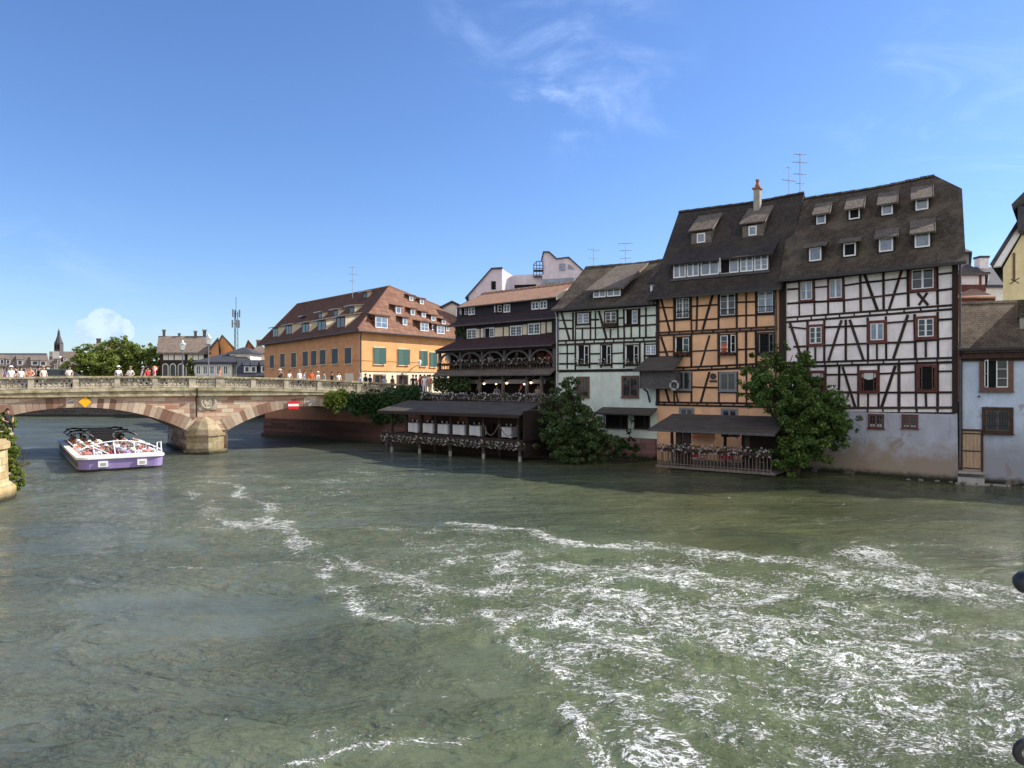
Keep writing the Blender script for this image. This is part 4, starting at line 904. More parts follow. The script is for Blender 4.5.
    # a hoist box of the shop ceiling is absent; a small vent on the ridge
    skew(root, f.k)
    return root, rp
house_white_root, RPW = house_white()

# ================================================================ blue house at the right
def house_blue():
    f = BL; root = f.empty('blue_house'); tag(root, 'pale blue house with brown window frames and a plank door at the right edge', 'house')
    ze = f.at(990, 350, 0)[1]; C3 = crop(940, 290, 6.98); C7 = crop(840, 370, 5.565); L = 9
    vr = 3.2; zr = (f.at(960, 304, vr)[1] + f.at(1005, 300, vr)[1]) / 2
    b = MB(); b.prismx([(0, -1.5), (0, ze), (vr, zr - 0.2), (7, ze), (7, -1.5)], 0.05, L); b.build('wall', 'plaster_blue', root)
    sl = (zr - ze) / (vr + 0.4); gable_roof(root, 0.0, L + 0.2, -0.4, ze + 0.05, vr, zr, 7, 'tiles_brownblack')
    b = MB(); b.box(0.05, L, -0.30, 0.01, ze - 0.42, ze - 0.12); b.box(0.05, L, -0.42, 0.01, ze - 0.14, ze - 0.02); b.box(0.05, L, -0.12, 0.01, ze - 0.55, ze - 0.40); b.build('cornice', 'timber_brown', root)
    b = MB(); b.box(0.1, L, -0.5, -0.36, ze - 0.02, ze + 0.1); b.build('gutter', 'iron', root)
    p0, p1 = C3(310, 488), C3(475, 680); w = window(root, f, p0[0], p0[1], p1[0], p1[1], case='brown_paint', cw=0.22, rows=3, opened='L', proud=0.09)
    u0, u1, z0, z1 = rect(f, *p0, *p1); b = MB(); b.box((u0 + u1) / 2 + 0.08, u1 - 0.07, -0.016, -0.012, z0 + 0.5, z1 - 0.06); b.build('curtain', 'curtain_red', w)
    p0, p1 = C7(812, 226), C7(942, 338); w = window(root, f, p0[0], p0[1], p1[0], p1[1], case='timber_brown', cw=0.17, rows=2, opened=None, sash='wood_rail', proud=0.09)
    u0, u1, z0, z1 = rect(f, *p0, *p1); b = MB()
    for k in range(9): x = u0 + (u1 - u0) * (k + 0.5) / 9; b.tube([(x, -0.14, z0), (x, -0.14, z1)], 0.012, 5)
    for zz in (z0 + 0.25, z1 - 0.25): b.tube([(u0, -0.14, zz), (u1, -0.14, zz)], 0.012, 5)
    b.build('grille', 'iron', w)
    u0, u1, z0, z1 = rect(f, *C7(682, 340), *C7(784, 560)); d = MB(); n = 5
    for k in range(n): d.box(u0 + (u1 - u0) * k / n + 0.006, u0 + (u1 - u0) * (k + 1) / n - 0.006, -0.05 - 0.003 * (k % 2), -0.003, z0, z1)
    do = d.build('door', 'wood_door', root); d = MB()
    for zz in (z0 + 0.12, (z0 + z1) / 2, z1 - 0.12): d.box(u0 + 0.02, u1 - 0.02, -0.075, -0.055, zz - 0.03, zz + 0.03)
    d.build('strap_hinge', 'iron', do)
    d = MB(); d.box(u0 - 0.1, u0, -0.09, 0.0, z0, z1 + 0.1); d.box(u1, u1 + 0.1, -0.09, 0.0, z0, z1 + 0.1); d.box(u0, u1, -0.09, 0.0, z1, z1 + 0.1); d.build('door_frame', 'timber_brown', do)
    d = MB(); d.box(u0 - 0.2, u1 + 0.2, -0.5, 0.0, z0 - 0.12, z0 - 0.01); d.box(u0 - 0.3, u1 + 1.2, -0.75, 0.0, -1.5, z0 - 0.6); d.box(u0 - 0.2, u1 + 0.15, -0.62, 0.0, z0 - 0.6, z0 - 0.3); d.build('doorstep', 'concrete', root)
    b = MB(); b.tube([(0.16, -0.5, ze), (0.16, -0.12, ze - 0.5), (0.16, -0.12, 1.9)], 0.05, 7); b.build('downpipe', 'iron', root)
    x, z = f.at(*C3(272, 742), 0); b = MB(); b.tube([(x, -0.12, z), (x, 0, z)], 0.05, 8); b.build('wall_anchor', 'iron', root)
    # loose stones at the foot of the wall
    rg = random.Random(5)
    for i in range(9):
        s = MB(); r = rg.uniform(0.05, 0.13); s.ball((0, 0, 0), r, (1.3, 1, 0.7), 7, 4)
        for j in range(len(s.v)): x, y, z = s.v[j]; s.v[j] = (x * rg.uniform(0.85, 1.15), y, z * rg.uniform(0.85, 1.15))
        p = f.w(-2.2 + i * 0.62 + rg.uniform(-.1, .1), -0.72 - rg.uniform(0, 0.18), 0.06); o = s.build('rubble_stone', 'wood_rail'); o.location = p
        tag(o, f"{['first','second','third','fourth','fifth','sixth','seventh','eighth','ninth'][i]} loose stone from the left at the foot of the blue house", 'stone', 'rubble stones at the foot of the blue house')
    return root
house_blue()
# chimney block on the blue house's ridge, right edge
u, z = BL.at(1019, 338, 2.0)
e = BL.empty('parapet_wall'); b = MB(); b.box(u, u + 3.0, 1.0, 3.6, z - 1.2, BL.at(1019, 319, 2.0)[1]); b.build('masonry', 'concrete', e); b = MB(); b.box(u - 0.1, u + 3.1, 0.9, 3.7, BL.at(1019, 319, 2.0)[1] + 0.002, BL.at(1019, 302, 2)[1]); b.build('tiled_top', 'tiles_brownblack', e); tag(e, 'rough stone party wall with a tiled top rising through the roof at the right edge', 'wall')

# ================================================================ orange half-timbered house
def house_orange():
    f = BO; root = f.empty('half_timbered_house'); tag(root, 'orange timber-framed house with a long six-window dormer and a chimney', 'house')
    C2, C3, C4 = crop(640, 170, 6.4), crop(640, 270, 6.4), crop(640, 370, 6.4); L = f.len
    ze = (f.at(660, 296)[1] + f.at(778, 286)[1]) / 2
    v0, z0 = -0.5, ze - 0.05; vr = 4.2; zr = (f.at(674, 212.5, vr)[1] + f.at(790, 194.5, vr)[1]) / 2; dep = 8.8; sl = (zr - z0) / (vr - v0)
    b = MB(); b.prismx([(0, -1.5), (0, ze), (0.3, ze + 0.3), (vr, zr - 0.25), (dep, ze), (dep, -1.5)], 0.01, L - 0.03); b.build('wall', 'plaster_orange', root)
    gable_roof(root, -0.3, L + 0.12, v0, z0, vr, zr, dep, 'tiles_black', flare=1.0)
    b = MB(); b.box(-0.25, L + 0.1, v0 - 0.34, v0 - 0.2, z0 - 0.27, z0 - 0.13); b.build('gutter', 'iron', root)
    T = [(105,178,880,118,.18),(218,165,220,400,.14),(328,160,330,395,.14),(368,158,362,388,.14),(503,150,503,382,.15),(620,140,620,372,.14),(680,135,680,368,.13),(742,130,745,365,.14),(866,122,870,360,.15),(133,178,192,392,.16),(466,158,402,382,.16),
      (110,241,218,240,.12),(108,330,218,323,.12),(222,322,325,316,.12),(335,233,500,222,.12),(335,322,500,312,.12),(625,207,740,203,.12),(505,300,620,292,.12),(625,293,742,288,.12),(745,287,866,281,.12),
      (100,403,880,362,.15),(100,420,880,380,.15)]
    T += [(x, 400 - (x-105)*.05, x, 418 - (x-105)*.05, .12) for x in (185,255,335,400,470,555,640,712,810)]
    T += [(218,415,220,632,.14),(330,408,330,625,.14),(503,400,505,612,.15),(620,394,622,630,.14),(680,390,680,640,.13),(742,385,745,620,.14),(866,380,868,610,.15),(135,428,178,556,.16),(446,418,388,615,.16),
      (108,527,218,521,.12),(335,520,500,513,.12),(505,541,620,540,.12),(625,510,740,504,.12),(625,606,742,600,.12),(870,500,888,498,.12),(745,532,868,530,.12),(222,552,325,550,.12),
      (100,632,880,596,.15),(100,652,880,618,.15)]
    T += [(x, 628 - (x-105)*.046, x, 650 - (x-105)*.046, .12) for x in (190,280,375,460,555,640,720)]
    timbers(root, f, C3, T, 0.14)
    T = [(218,20,220,205,.14),(330,15,330,212,.14),(505,10,505,212,.15),(622,10,622,215,.14),(682,10,682,225,.13),(742,10,742,225,.13),(868,10,868,225,.15),(445,12,388,210,.16),(165,125,188,205,.16),(330,108,420,112,.12),(420,112,505,113,.12),(108,122,218,120,.12),(222,140,328,140,.12),(508,143,620,145,.12),(625,150,740,152,.12),
      (100,206,880,216,.14),(100,222,880,238,.14)] + [(x, 206 + (x-100)*.014, x, 224 + (x-100)*.018, .12) for x in (155,225,310,365,430,515,600,680)]
    timbers(root, f, C4, T, 0.14)
    zb = f.at(*C4(100, 220))[1]
    b = MB(); b.box(-0.04, 0.18, -0.085, 0.04, zb, ze); b.build('corner_post', 'timber_dark', root); b = MB(); b.box(L - 0.2, L + 0.02, -0.085, 0.04, zb - 3, ze); b.build('corner_post', 'timber_dark', root)
    def W(C, x0, y0, x1, y1, **k): p0, p1 = C(x0, y0), C(x1, y1); return window(root, f, p0[0], p0[1], p1[0], p1[1], **k)
    W(C3, 234,182,316,308, rows=4, cols=4); W(C3, 515,155,611,290, rows=3); W(C3, 756,138,853,272, rows=3, pane='glass_sky')
    W(C3, 234,434,316,526, rows=2, opened='L'); w = W(C3, 516,418,611,530, rows=3, opened='R')
    u0, u1, z0_, z1 = rect(f, *C3(516, 418), *C3(611, 530)); b = MB(); b.box(u0 + 0.08, (u0 + u1) / 2 - 0.06, -0.035, -0.03, z0_ + 0.05, z0_ + 0.62); b.build('curtain', 'curtain_red', w)
    W(C3, 765,410,853,528, rows=1, opened='both', sash='grey_paint', cw=.12); W(C3, 238,655,322,764, rows=1, sash='grey_paint', case='grey_paint', cw=.08); W(C4, 518,20,610,128, rows=1, cols=4, sash='grey_paint', case='grey_paint', cw=.1)
    W(C4, 262,250,338,320, rows=1, cw=.1, case='grey_paint', sash='grey_paint'); W(C4, 530,256,618,330, rows=1, cw=.1, case='grey_paint', sash='grey_paint')
    for x0, x1, y in ((232, 318, 300), (515, 611, 288), (756, 853, 268), (765, 853, 522)):      # window rails
        u0, z_ = f.at(*C3(x0, y)); u1, _z = f.at(*C3(x1, y)); b = MB(); b.tube([(u0, -0.2, z_ + 0.3), (u1, -0.2, z_ + 0.3)], 0.018, 5); b.tube([(u0, -0.2, z_), (u1, -0.2, z_)], 0.015, 5)
        for k in range(7): x = u0 + (u1 - u0) * k / 6; b.tube([(x, -0.2, z_ - 0.02), (x, -0.2, z_ + 0.3)], 0.01, 4)
        b.tube([(u0, -0.2, z_ + 0.3), (u0, 0, z_ + 0.3)], 0.015, 4); b.tube([(u1, -0.2, z_ + 0.3), (u1, 0, z_ + 0.3)], 0.015, 4); b.build('window_rail', 'iron', root)
    rp = (v0, z0, sl)
    # the long shed dormer with six windows
    uL, v, z = f.roof(*C2(200, 700), *rp); uR = f.roof(*C2(832, 645), *rp)[0]; z = (z + f.roof(*C2(832, 645), *rp)[2]) / 2; v = v0 + (z - z0) / sl
    zt = (f.at(*C2(218, 602), v)[1] + f.at(*C2(820, 543), v)[1]) / 2 + 0.1
    b = MB(); b.prismx([(v, z - 0.1), (v, zt), (v + 2.2, zt + 0.6), (v + 0.05, z - 0.1)], uL, uR); d = b.build('dormer', 'timber_dark', root)
    rs = 0.55; vt = v + (zt + 0.1 - z) / (sl - rs) + 0.1; b = MB(); b.slab([(uL - 0.25, v - 0.45, zt + 0.1 - 0.45 * rs), (uR + 0.25, v - 0.45, zt + 0.1 - 0.45 * rs), (uR + 0.05, vt, zt + 0.1 + (vt - v) * rs), (uL - 0.05, vt, zt + 0.1 + (vt - v) * rs)], 0.1); b.build('roof', 'tiles_black', d)
    b = MB(); b.box(uL, uR, v - 0.12, v - 0.003, z - 0.12, z + 0.02); b.build('sill', 'wood_grey', d)
    for k, (x0, y0, x1, y1) in enumerate(((218,607,292,697),(305,597,377,688),(393,583,505,677),(518,568,630,663),(645,558,723,652),(735,547,818,643))):
        p0, p1 = C2(x0, y0), C2(x1, y1); u0, u1, a, c = rect(f, *p0, *p1, v); window_at(d, u0, u1, z + 0.09, zt - 0.1, v, case='white_paint', cw=0.03, rows=3 if k > 3 else 1, cols=2, sill=False, opened='L' if k == 3 else None, pane='glass_sky')
    for cx, yt, yb in ((392, 402, 466), (722, 356, 420)):
        p, q = C2(cx, yt), C2(cx, yb); dd = dormer(root, f, rp, p[0], p[1] + 0.5, q[1], 8.2, wall='wood_rail', roofmat='tiles_dormer', rs=0.75, side=0.42, oh=0.2, lift=0.3, pane='glass_sky')
    # chimney with a clay pot
    v = 3.6; u, z = f.at(757.5, 209, v); zt = f.at(757.5, 189, v)[1]; b = MB(); b.box(u - 0.2, u + 0.2, v - 0.2, v + 0.2, z - 1.5, zt, 0); b.box(u - 0.27, u + 0.27, v - 0.27, v + 0.27, zt - 0.04, zt + 0.07, 1); ch = b.build('chimney', ['concrete', 'terracotta'], root)
    b = MB(); b.lathe((u, v, zt), [(0.16, 0.06), (0.15, 0.25), (0.10, 0.35), (0.09, 0.48), (0.13, 0.5), (0.12, 0.62), (0.05, 0.64)], 10); b.build('chimney_pot', 'terracotta', ch)
    u = L - 0.38; b = MB(); b.tube([(u, -0.55, z0 - 0.2), (u, -0.14, z0 - 0.75), (u, -0.14, 2.5)], 0.06, 7); b.build('downpipe', 'wood_grey', root)
    u, z = f.at(*C4(470, 40)); b = MB(); b.tube([(u, -0.1, z), (u, -0.01, z)], 0.19, 16); b.box(u - 0.25, u + 0.25, -0.03, -0.005, z - 0.38, z - 0.25); b.build('wall_plaque', 'iron', root)
    return root, rp
house_orange_root, RPO = house_orange()

# wooden bay box on brackets with its little roof
def bay_box():
    f = BO; e = f.empty('wooden_bay_box'); tag(e, 'slatted wooden bay box on brackets where the orange and pale green houses meet', 'oriel')
    C = crop(540, 340, 5.12); v = -1.0
    u0, z1 = f.at(*C(510, 158), v); u1, _ = f.at(*C(690, 158), v); z0 = f.at(*C(600, 243), v)[1]
    b = MB(); b.box(u0 + 0.03, u1 - 0.03, v + 0.04, 0.0, z0, z1); n = 9; um = u0 + (u1 - u0) * 0.45
    for k in range(n): z = z0 + (z1 - z0) * (k + 0.5) / n; b.box(um, u1, v, v + 0.03, z - 0.06, z + 0.05)
    b.box(u0, u0 + 0.08, v - 0.02, v + 0.05, z0, z1); b.box(um - 0.06, um, v - 0.02, v + 0.05, z0, z1); b.box(u1 - 0.05, u1 + 0.04, v - 0.02, v + 0.05, z0, z1); b.box(u0, u1, v - 0.025, v + 0.04, z0 - 0.08, z0 + 0.04); b.build('slatted_box', 'wood_grey', e)
    b = MB(); b.slab([(u0 - 0.35, v - 0.4, z1 + 0.02), (u1 + 0.12, v - 0.4, z1 + 0.02), (u1 + 0.12, 0.0, z1 + 0.98), (u0 + 0.2, 0.0, z1 + 0.98)], 0.09); b.build('roof', 'board_roof', e)
    for u in (u0 + 0.25, u1 - 0.2):
        b = MB(); b.tube([(u, v + 0.1, z0 - 0.08), (u, -0.35, z0 - 0.3), (u, 0.0, z0 - 1.0)], 0.06, 6); b.build('bracket', 'timber_dark', e)
bay_box()
f = BO; u, z = f.at(674.5, 385.5, -1.05); e = f.empty('life_ring'); b = MB(); b.ring((u, -1.1, z), 0.27, 0.075, 'y', 20, 8); b.build('ring', 'hull_grey', e)
b = MB()
for k in range(4): a = k * math.pi / 2 + 0.7; b.ball((u + 0.27 * math.cos(a), -1.1, z + 0.27 * math.sin(a)), 0.085, (1, 1, 1), 8, 5)
b.tube([(u, -1.03, z + 0.2), (u, -0.98, z + 0.3)], 0.02, 4); b.build('rope_band', 'iron', e); tag(e, 'grey life ring hanging at the right side of the wooden bay box', 'life ring')

# ================================================================ pale green half-timbered house
def house_green():
    f = BG; root = f.empty('half_timbered_house'); tag(root, 'pale green timber-framed house with one broad dormer on its dark roof', 'house')
    C = crop(550, 300, 7.683); C8 = crop(540, 240, 7.314); CB = crop(540, 340, 5.12); L = f.len
    ze = (f.at(560, 308.5)[1] + f.at(655, 302)[1]) / 2; v0, z0 = -0.45, ze; vr = 4.3; zr = (f.at(580, 268, vr)[1] + f.at(660, 259, vr)[1]) / 2; dep = 9; sl = (zr - z0) / (vr - v0)
    b = MB(); b.prismx([(0, -1.5), (0, ze), (0.25, ze + 0.15), (vr, zr - 0.25), (dep, ze), (dep, -1.5)], 0.01, L - 0.01); b.build('wall', 'plaster_teal', root)
    gable_roof(root, -0.1, L + 0.02, v0, z0, vr, zr, dep, 'tiles_brownblack', flare=1.2)
    b = MB(); b.box(0, L - 0.2, v0 - 0.34, v0 - 0.2, z0 - 0.25, z0 - 0.12); b.build('gutter', 'iron', root)
    T = [(70,92,822,38,.15)] + [(x, 74 - (x-75)*.075, x, 92 - (x-75)*.07, .1) for x in (135,205,275,350,420,510,590,660,735)]
    T += [(178,95,178,308,.15),(198,92,196,308,.1),(312,88,312,305,.12),(350,84,350,302,.12),(520,72,525,298,.12),(567,68,572,292,.13),(690,60,690,290,.12),(738,56,738,285,.12),(250,222,250,305,.12),(467,222,465,298,.12),(625,205,625,292,.12),
      (88,95,152,308,.17),(376,84,436,300,.17),(72,156,178,156,.12),(72,220,178,219,.12),(198,218,312,216,.13),(312,152,378,150,.12),(312,215,520,210,.12),(520,140,570,136,.12),(525,206,690,196,.12),(690,124,818,117,.12),(690,197,818,187,.12),
      (70,314,822,286,.15),(70,344,822,315,.15)] + [(x, 314 - (x-75)*.037, x, 344 - (x-75)*.037, .1) for x in (125,195,265,340,420,490,570,645,720)]
    T += [(133,345,133,528,.12),(195,342,196,545,.15),(305,340,305,525,.13),(392,338,392,522,.13),(474,336,475,522,.13),(568,330,568,522,.14),(692,325,692,490,.12),(728,325,728,480,.12),(72,412,195,411,.12),(308,414,392,412,.12),(475,412,568,405,.12),(72,490,392,488,.13),(392,488,690,486,.13),(135,412,135,412,.1),
      (70,546,830,536,.22)]
    timbers(root, f, C, T, 0.13)
    b = MB(); zb = f.at(*C(75, 546))[1]; b.box(-0.03, 0.13, -0.085, 0.03, zb, ze); b.build('corner_post', 'timber_dark', root)
    def W(C, x0, y0, x1, y1, **k): p0, p1 = C(x0, y0), C(x1, y1); return window(root, f, p0[0], p0[1], p1[0], p1[1], **k)
    W(C, 212,102,302,180, rows=3, pane='glass_sky'); W(C, 428,92,512,178, rows=3); W(C, 588,80,676,184, rows=3, opened='L', pane='glass_sky')
    for x0, x1 in ((222, 298), (400, 468), (590, 680)): W(C, x0, 352, x1, 492, rows=3, opened='both', cw=.1)
    W(C, 738,345,815,420, rows=3, cols=4, pane='glass_sky'); W(C, 212,598,296,738, rows=2, cols=4, sash='brown_paint', case='brown_paint', cw=.09); W(C, 562,592,674,740, rows=2, cols=4, sash='brown_paint', case='brown_paint', cw=.1)
    rp = (v0, z0, sl)
    uL, v, z = f.roof(*C8(385, 428), *rp); uR = f.roof(*C8(600, 412), *rp)[0]; zt = f.at(*C8(490, 362), v)[1] + 0.12
    b = MB(); b.prismx([(v, z - 0.1), (v, zt), (v + 2.0, zt + 0.5), (v + 0.05, z - 0.1)], uL, uR); d = b.build('dormer', 'timber_dark', root)
    vt = vr - 0.25; rs = sl - (zt + 0.1 - z) / (vt - v - 0.1); b = MB(); b.slab([(uL - 0.4, v - 0.4, zt + 0.1 - 0.4 * rs), (uR + 0.2, v - 0.4, zt + 0.1 - 0.4 * rs), (uR + 0.2, vt, zt + 0.1 + (vt - v) * rs), (uL - 0.1, vt, zt + 0.1 + (vt - v) * rs)], 0.1); b.build('roof', 'tiles_dormer', d)
    x = uR + 0.2; b = MB(); b.hexa([(x, v - 0.4, zt - 0.25), (x + 0.05, v - 0.4, zt - 0.25), (x + 0.05, vt, zt + (vt - v) * rs - 0.05), (x, vt, zt + (vt - v) * rs - 0.05)], [(x, v - 0.4, zt), (x + 0.05, v - 0.4, zt), (x + 0.05, vt, zt + 0.15 + (vt - v) * rs), (x, vt, zt + 0.15 + (vt - v) * rs)]); b.build('verge_board', 'wood_rail', d)
    for x0, x1 in ((395, 480), (494, 588)): u0 = f.at(*C8(x0, 390), v)[0]; u1 = f.at(*C8(x1, 390), v)[0]; window_at(d, u0, u1, z + 0.06, zt - 0.1, v, case='white_paint', cw=0.03, rows=1, cols=2, sill=False, pane='glass_sky')
    p, q = C8(828, 322), C8(828, 372); dormer(root, f, rp, p[0], p[1], q[1], 3.2, wall='white_paint', roofmat='tiles_black', rs=0.6, side=0.1)
    # waterside lean-to, shop openings and pink stone footing
    v = -1.0; u0 = f.at(*CB(275, 345), v)[0]; z1 = f.at(*CB(430, 345), 0)[1]; zf = f.at(*CB(430, 378), v)[1]
    b = MB(); b.slab([(u0, v, zf), (L, v, zf), (L, 0.0, z1), (u0 + 0.15, 0.0, z1)], 0.1); b.build('lean_to_roof', 'board_roof', root)
    W(CB, 345,382,445,445, rows=1, cw=.08, opened='both', sash='timber_dark'); W(CB, 490,380,558,448, rows=1, cw=.08, opened='both', sash='timber_dark')
    zf = f.at(*CB(530, 505), -0.3)[1]; b = MB(); b.box(0, L, -0.35, 0.0, -1.5, zf); b.box(0, L, -0.75, -0.34, -1.5, 0.25); b.build('footing', 'quay_pink', root)
    b = MB(); b.tube([(0.06, -0.5, ze), (0.06, -0.14, ze - 0.6), (0.06, -0.14, 2.8)], 0.06, 7); b.build('downpipe', 'zinc', root)
    return root
house_green()

# ================================================================ dark terraced restaurant house
def house_brown():
    f = BR; root = f.empty('restaurant_house'); tag(root, 'dark brown stepped restaurant house with a carved open gallery and tiled skirt roofs', 'house')
    C7 = crop(430, 240, 6.4); CG = crop(420, 320, 6.827); L = f.len
    va, vb, vc = 1.6, 2.8, 5.2       # walls of the storeys and the ridge
    def zc(pa, pb, v): return (f.at(*pa, v)[1] + f.at(*pb, v)[1]) / 2
    zflo = zc((436, 371), (553, 368), 0); zg = zc((441, 350), (556, 344), -0.5)
    z1a = zc(C7(240, 632), C7(800, 590), va); z2e = zc(C7(155, 550), C7(800, 492), va - 0.5)
    z2a = zc(C7(200, 484), C7(800, 446), vb); z3e = zc(C7(180, 428), C7(810, 366), vb - 0.45); zr = zc(C7(240, 327), C7(890, 277), vc) - 0.22
    ul_g = f.at(*CG(112, 205), -0.5)[0]; ul1 = f.at(*C7(158, 600), va)[0]; ul2 = f.at(*C7(165, 470), vb)[0]; ul3 = f.at(*C7(178, 425), vb - 0.4)[0]
    ur3 = f.at(*C7(815, 360), vb - 0.4)[0]
    L3 = L - 0.05
    # lower floors: back wall of the open floors, upper blocks
    b = MB(); b.box(0.05, L - 0.02, 2.4, 9, -1.5, zg + 0.4); b.box(0.05, 0.25, 1.2, 2.42, 4.0, zg + 0.3); b.build('back_wall', 'timber_dark', root)
    b = MB(); b.box(ul1 + 0.1, L3, va, 9, zg + 0.2, z2e + 0.5, 0); b.build('wall', 'slate_wall', root)
    b = MB(); b.prismx([(vb, z2a - 0.6), (vb, z3e + 0.15), (vc, zr - 0.2), (9.5, z3e), (9.5, z2a - 0.6)], ul2 + 0.1, L3 - 0.02); b.build('upper_wall', 'slate_wall', root)
    b = MB(); b.prismx([(vb - 0.02, z2a + 0.1), (vb - 0.02, z3e + 0.1), (vc, zr - 0.2), (vc + 2, zr - 1.8), (vc + 2, z2a)], ul2 + 0.04, ul2 + 0.16); b.build('side_wall', 'plaster_white', root)
    def skirt(name, u0, u1, ve, zee, vw, zw, mat, inset=0.0):
        b = MB(); b.slab([(u0, ve, zee), (u1, ve, zee), (u1, vw, zw), (u0 + inset, vw, zw)], 0.12); o = b.build(name, mat, root)
        g = MB(); g.tube([(u0, ve - 0.04, zee - 0.07), (u1, ve - 0.04, zee - 0.07)], 0.06, 6); g.build('gutter', 'wood_grey', o)
    skirt('roof', ul3, ur3 + 0.1, vb - 0.5, z3e, vc, zr, 'tiles_salmon', 0.1)
    b = MB(); b.slab([(ul3 + 0.1, vc, zr), (ur3 + 0.1, vc, zr), (ur3 + 0.1, 9.9, z3e), (ul3, 9.9, z3e)], 0.12); b.build('roof', 'tiles_salmon', root)
    n = 34; b = MB()
    for k in range(n): a = ul3 + 0.15 + (ur3 - ul3) * k / n; b.prismx([(vc - 0.17, zr - 0.06), (vc, zr + 0.11 + 0.03 * (k % 2)), (vc + 0.17, zr - 0.06)], a, a + (ur3 - ul3) / n - 0.05)
    b.build('ridge_tiles', 'tiles_salmon', root)
    x = ur3 + 0.12; b = MB(); b.hexa([(x, vb - 0.7, z3e - 0.3), (x + 0.12, vb - 0.7, z3e - 0.3), (x + 0.12, vc, zr - 0.15), (x, vc, zr - 0.15)], [(x, vb - 0.7, z3e + 0.08), (x + 0.12, vb - 0.7, z3e + 0.08), (x + 0.12, vc, zr + 0.12), (x, vc, zr + 0.12)]); b.build('verge_board', 'plaster_cream', root)
    skirt('middle_roof', ul1 - 0.35, L3, va - 0.55, z2e, vb, z2a - 0.02, 'tiles_maroon', 0.3)
    skirt('gallery_roof', ul_g, L3 + 0.05, -0.6, zg, va, z1a, 'tiles_maroon', 0.9)
    zs0 = zc((434, 376.5), (545, 372.5), -0.75); skirt('skirt_roof', f.at(432, 376, -0.8)[0], L3, -0.8, zs0, 0.05, zflo + 0.12, 'tiles_dormer', 0.2)
    # windows and infill panels of the two upper storeys
    for x0, y0, x1, y1, o_ in ((242,572,298,630,None),(355,565,412,622,'L'),(518,552,588,612,None),(632,537,704,602,None)):
        p0, p1 = C7(x0, y0), C7(x1, y1); window(root, f, *p0, *p1, v=va, rows=3, cols=4, cw=.05, opened=o_, case='white_paint', sill=False)
    for x0, y0, x1, y1 in ((302,570,318,632),(326,568,344,630),(418,560,466,622),(474,556,504,618),(594,541,620,606),(712,527,740,598),(750,524,780,592)):
        u0, u1, a, c = rect(f, *C7(x0, y0), *C7(x1, y1), va); b = MB(); b.box(u0, u1, va - 0.03, va + 0.01, a, c); b.build('infill_panel', 'plaster_cream', root)
    for x0, y0, x1, y1, o_ in ((206,440,240,478,'L'),(250,436,286,476,None),(425,420,460,464,'both'),(476,416,512,460,None),(655,398,696,442,None),(708,392,748,438,None)):
        window(root, f, *C7(x0, y0), *C7(x1, y1), v=vb, rows=2, cols=2, cw=.05, opened=o_, case='white_paint' if o_ is None else 'timber_dark', sill=False)
    # gallery: floor, posts with arched braces, back wall lit signs
    b = MB(); b.box(0.0, L - 0.05, -0.12, 2.4, zflo - 0.1, zflo + 0.08); b.build('gallery_floor', 'timber_brown', root)
    b = MB(); b.box(-0.1, L - 0.02, -0.2, -0.02, zg - 0.28, zg - 0.08); b.build('gallery_beam', 'timber_dark', root)
    us = [f.at(*CG(x, 280), 0)[0] for x in (140, 283, 432, 585, 760, 925)]
    zt = zg - 0.28
    for u in us:
        b = MB(); b.box(u - 0.1, u + 0.1, -0.18, 0.02, zflo + 0.05, zt); b.build('gallery_post', 'wood_grey', root)
    for a, c in zip(us[:-1], us[1:]):
        b = MB(); w = c - a; m = (a + c) / 2
        arcp = []
        for k in range(13):
            t = math.pi * k / 12; arcp.append((m - math.cos(t) * w * 0.46, zt - 0.80 + math.sin(t) * 0.76))
        for p, q in zip(arcp[:-1], arcp[1:]): b.beam(p, q, 0.15, -0.2, -0.04)
        b.build('arched_brace', 'wood_grey', root)
    b = MB(); b.box(0, L - 0.05, -0.14, -0.08, zflo + 0.50, zflo + 0.56); n = int(L / 0.30)
    for k in range(n): x = 0.05 + (L - 0.1) * k / n; b.box(x, x + 0.04, -0.13, -0.09, zflo + 0.1, zflo + 0.50)
    b.build('gallery_rail', 'wood_rail', root)
    # ground floor: posts, beige blinds
    zt2 = zs0 - 0.25; zter = 3.62
    for x in (410, 568, 730, 830, 930):
        u = f.at(*CG(x, 440), 0)[0]; b = MB(); b.box(u - 0.09, u + 0.09, -0.1, 0.08, zter, zs0 + 0.15); b.build('terrace_post', 'wood_rail' if x < 900 else 'timber_dark', root)
    for x0, x1 in ((300, 400), (440, 560), (600, 725), (770, 860)):
        u0, u1 = f.at(*CG(x0, 420), 0.3)[0], f.at(*CG(x1, 420), 0.3)[0]; b = MB(); b.slab([(u0, 0.25, zt2 - 0.15), (u1, 0.25, zt2 - 0.25), (u1, 1.5, zt2 + 0.15), (u0, 1.5, zt2 + 0.15)], 0.03); b.box(u0, u1, 0.22, 0.25, zt2 - 0.45, zt2 - 0.14); b.build('blind', 'awning_beige', root)
    # warm wood notice boards deep in the gallery
    for x0, x1 in ((795, 850), (860, 905)):
        u0, u1 = f.at(*CG(x0, 260), 2.3)[0], f.at(*CG(x1, 260), 2.3)[0]; b = MB(); b.box(u0, u1, 2.3, 2.39, zflo + 0.6, zt - 0.1); b.build('wall_board', 'wood_warm', root)
    return dict(zflo=zflo, zg=zg, zter=zter, zs0=zs0, us=us, CG=CG, root=root, ul=ul_g)
BRI = house_brown()

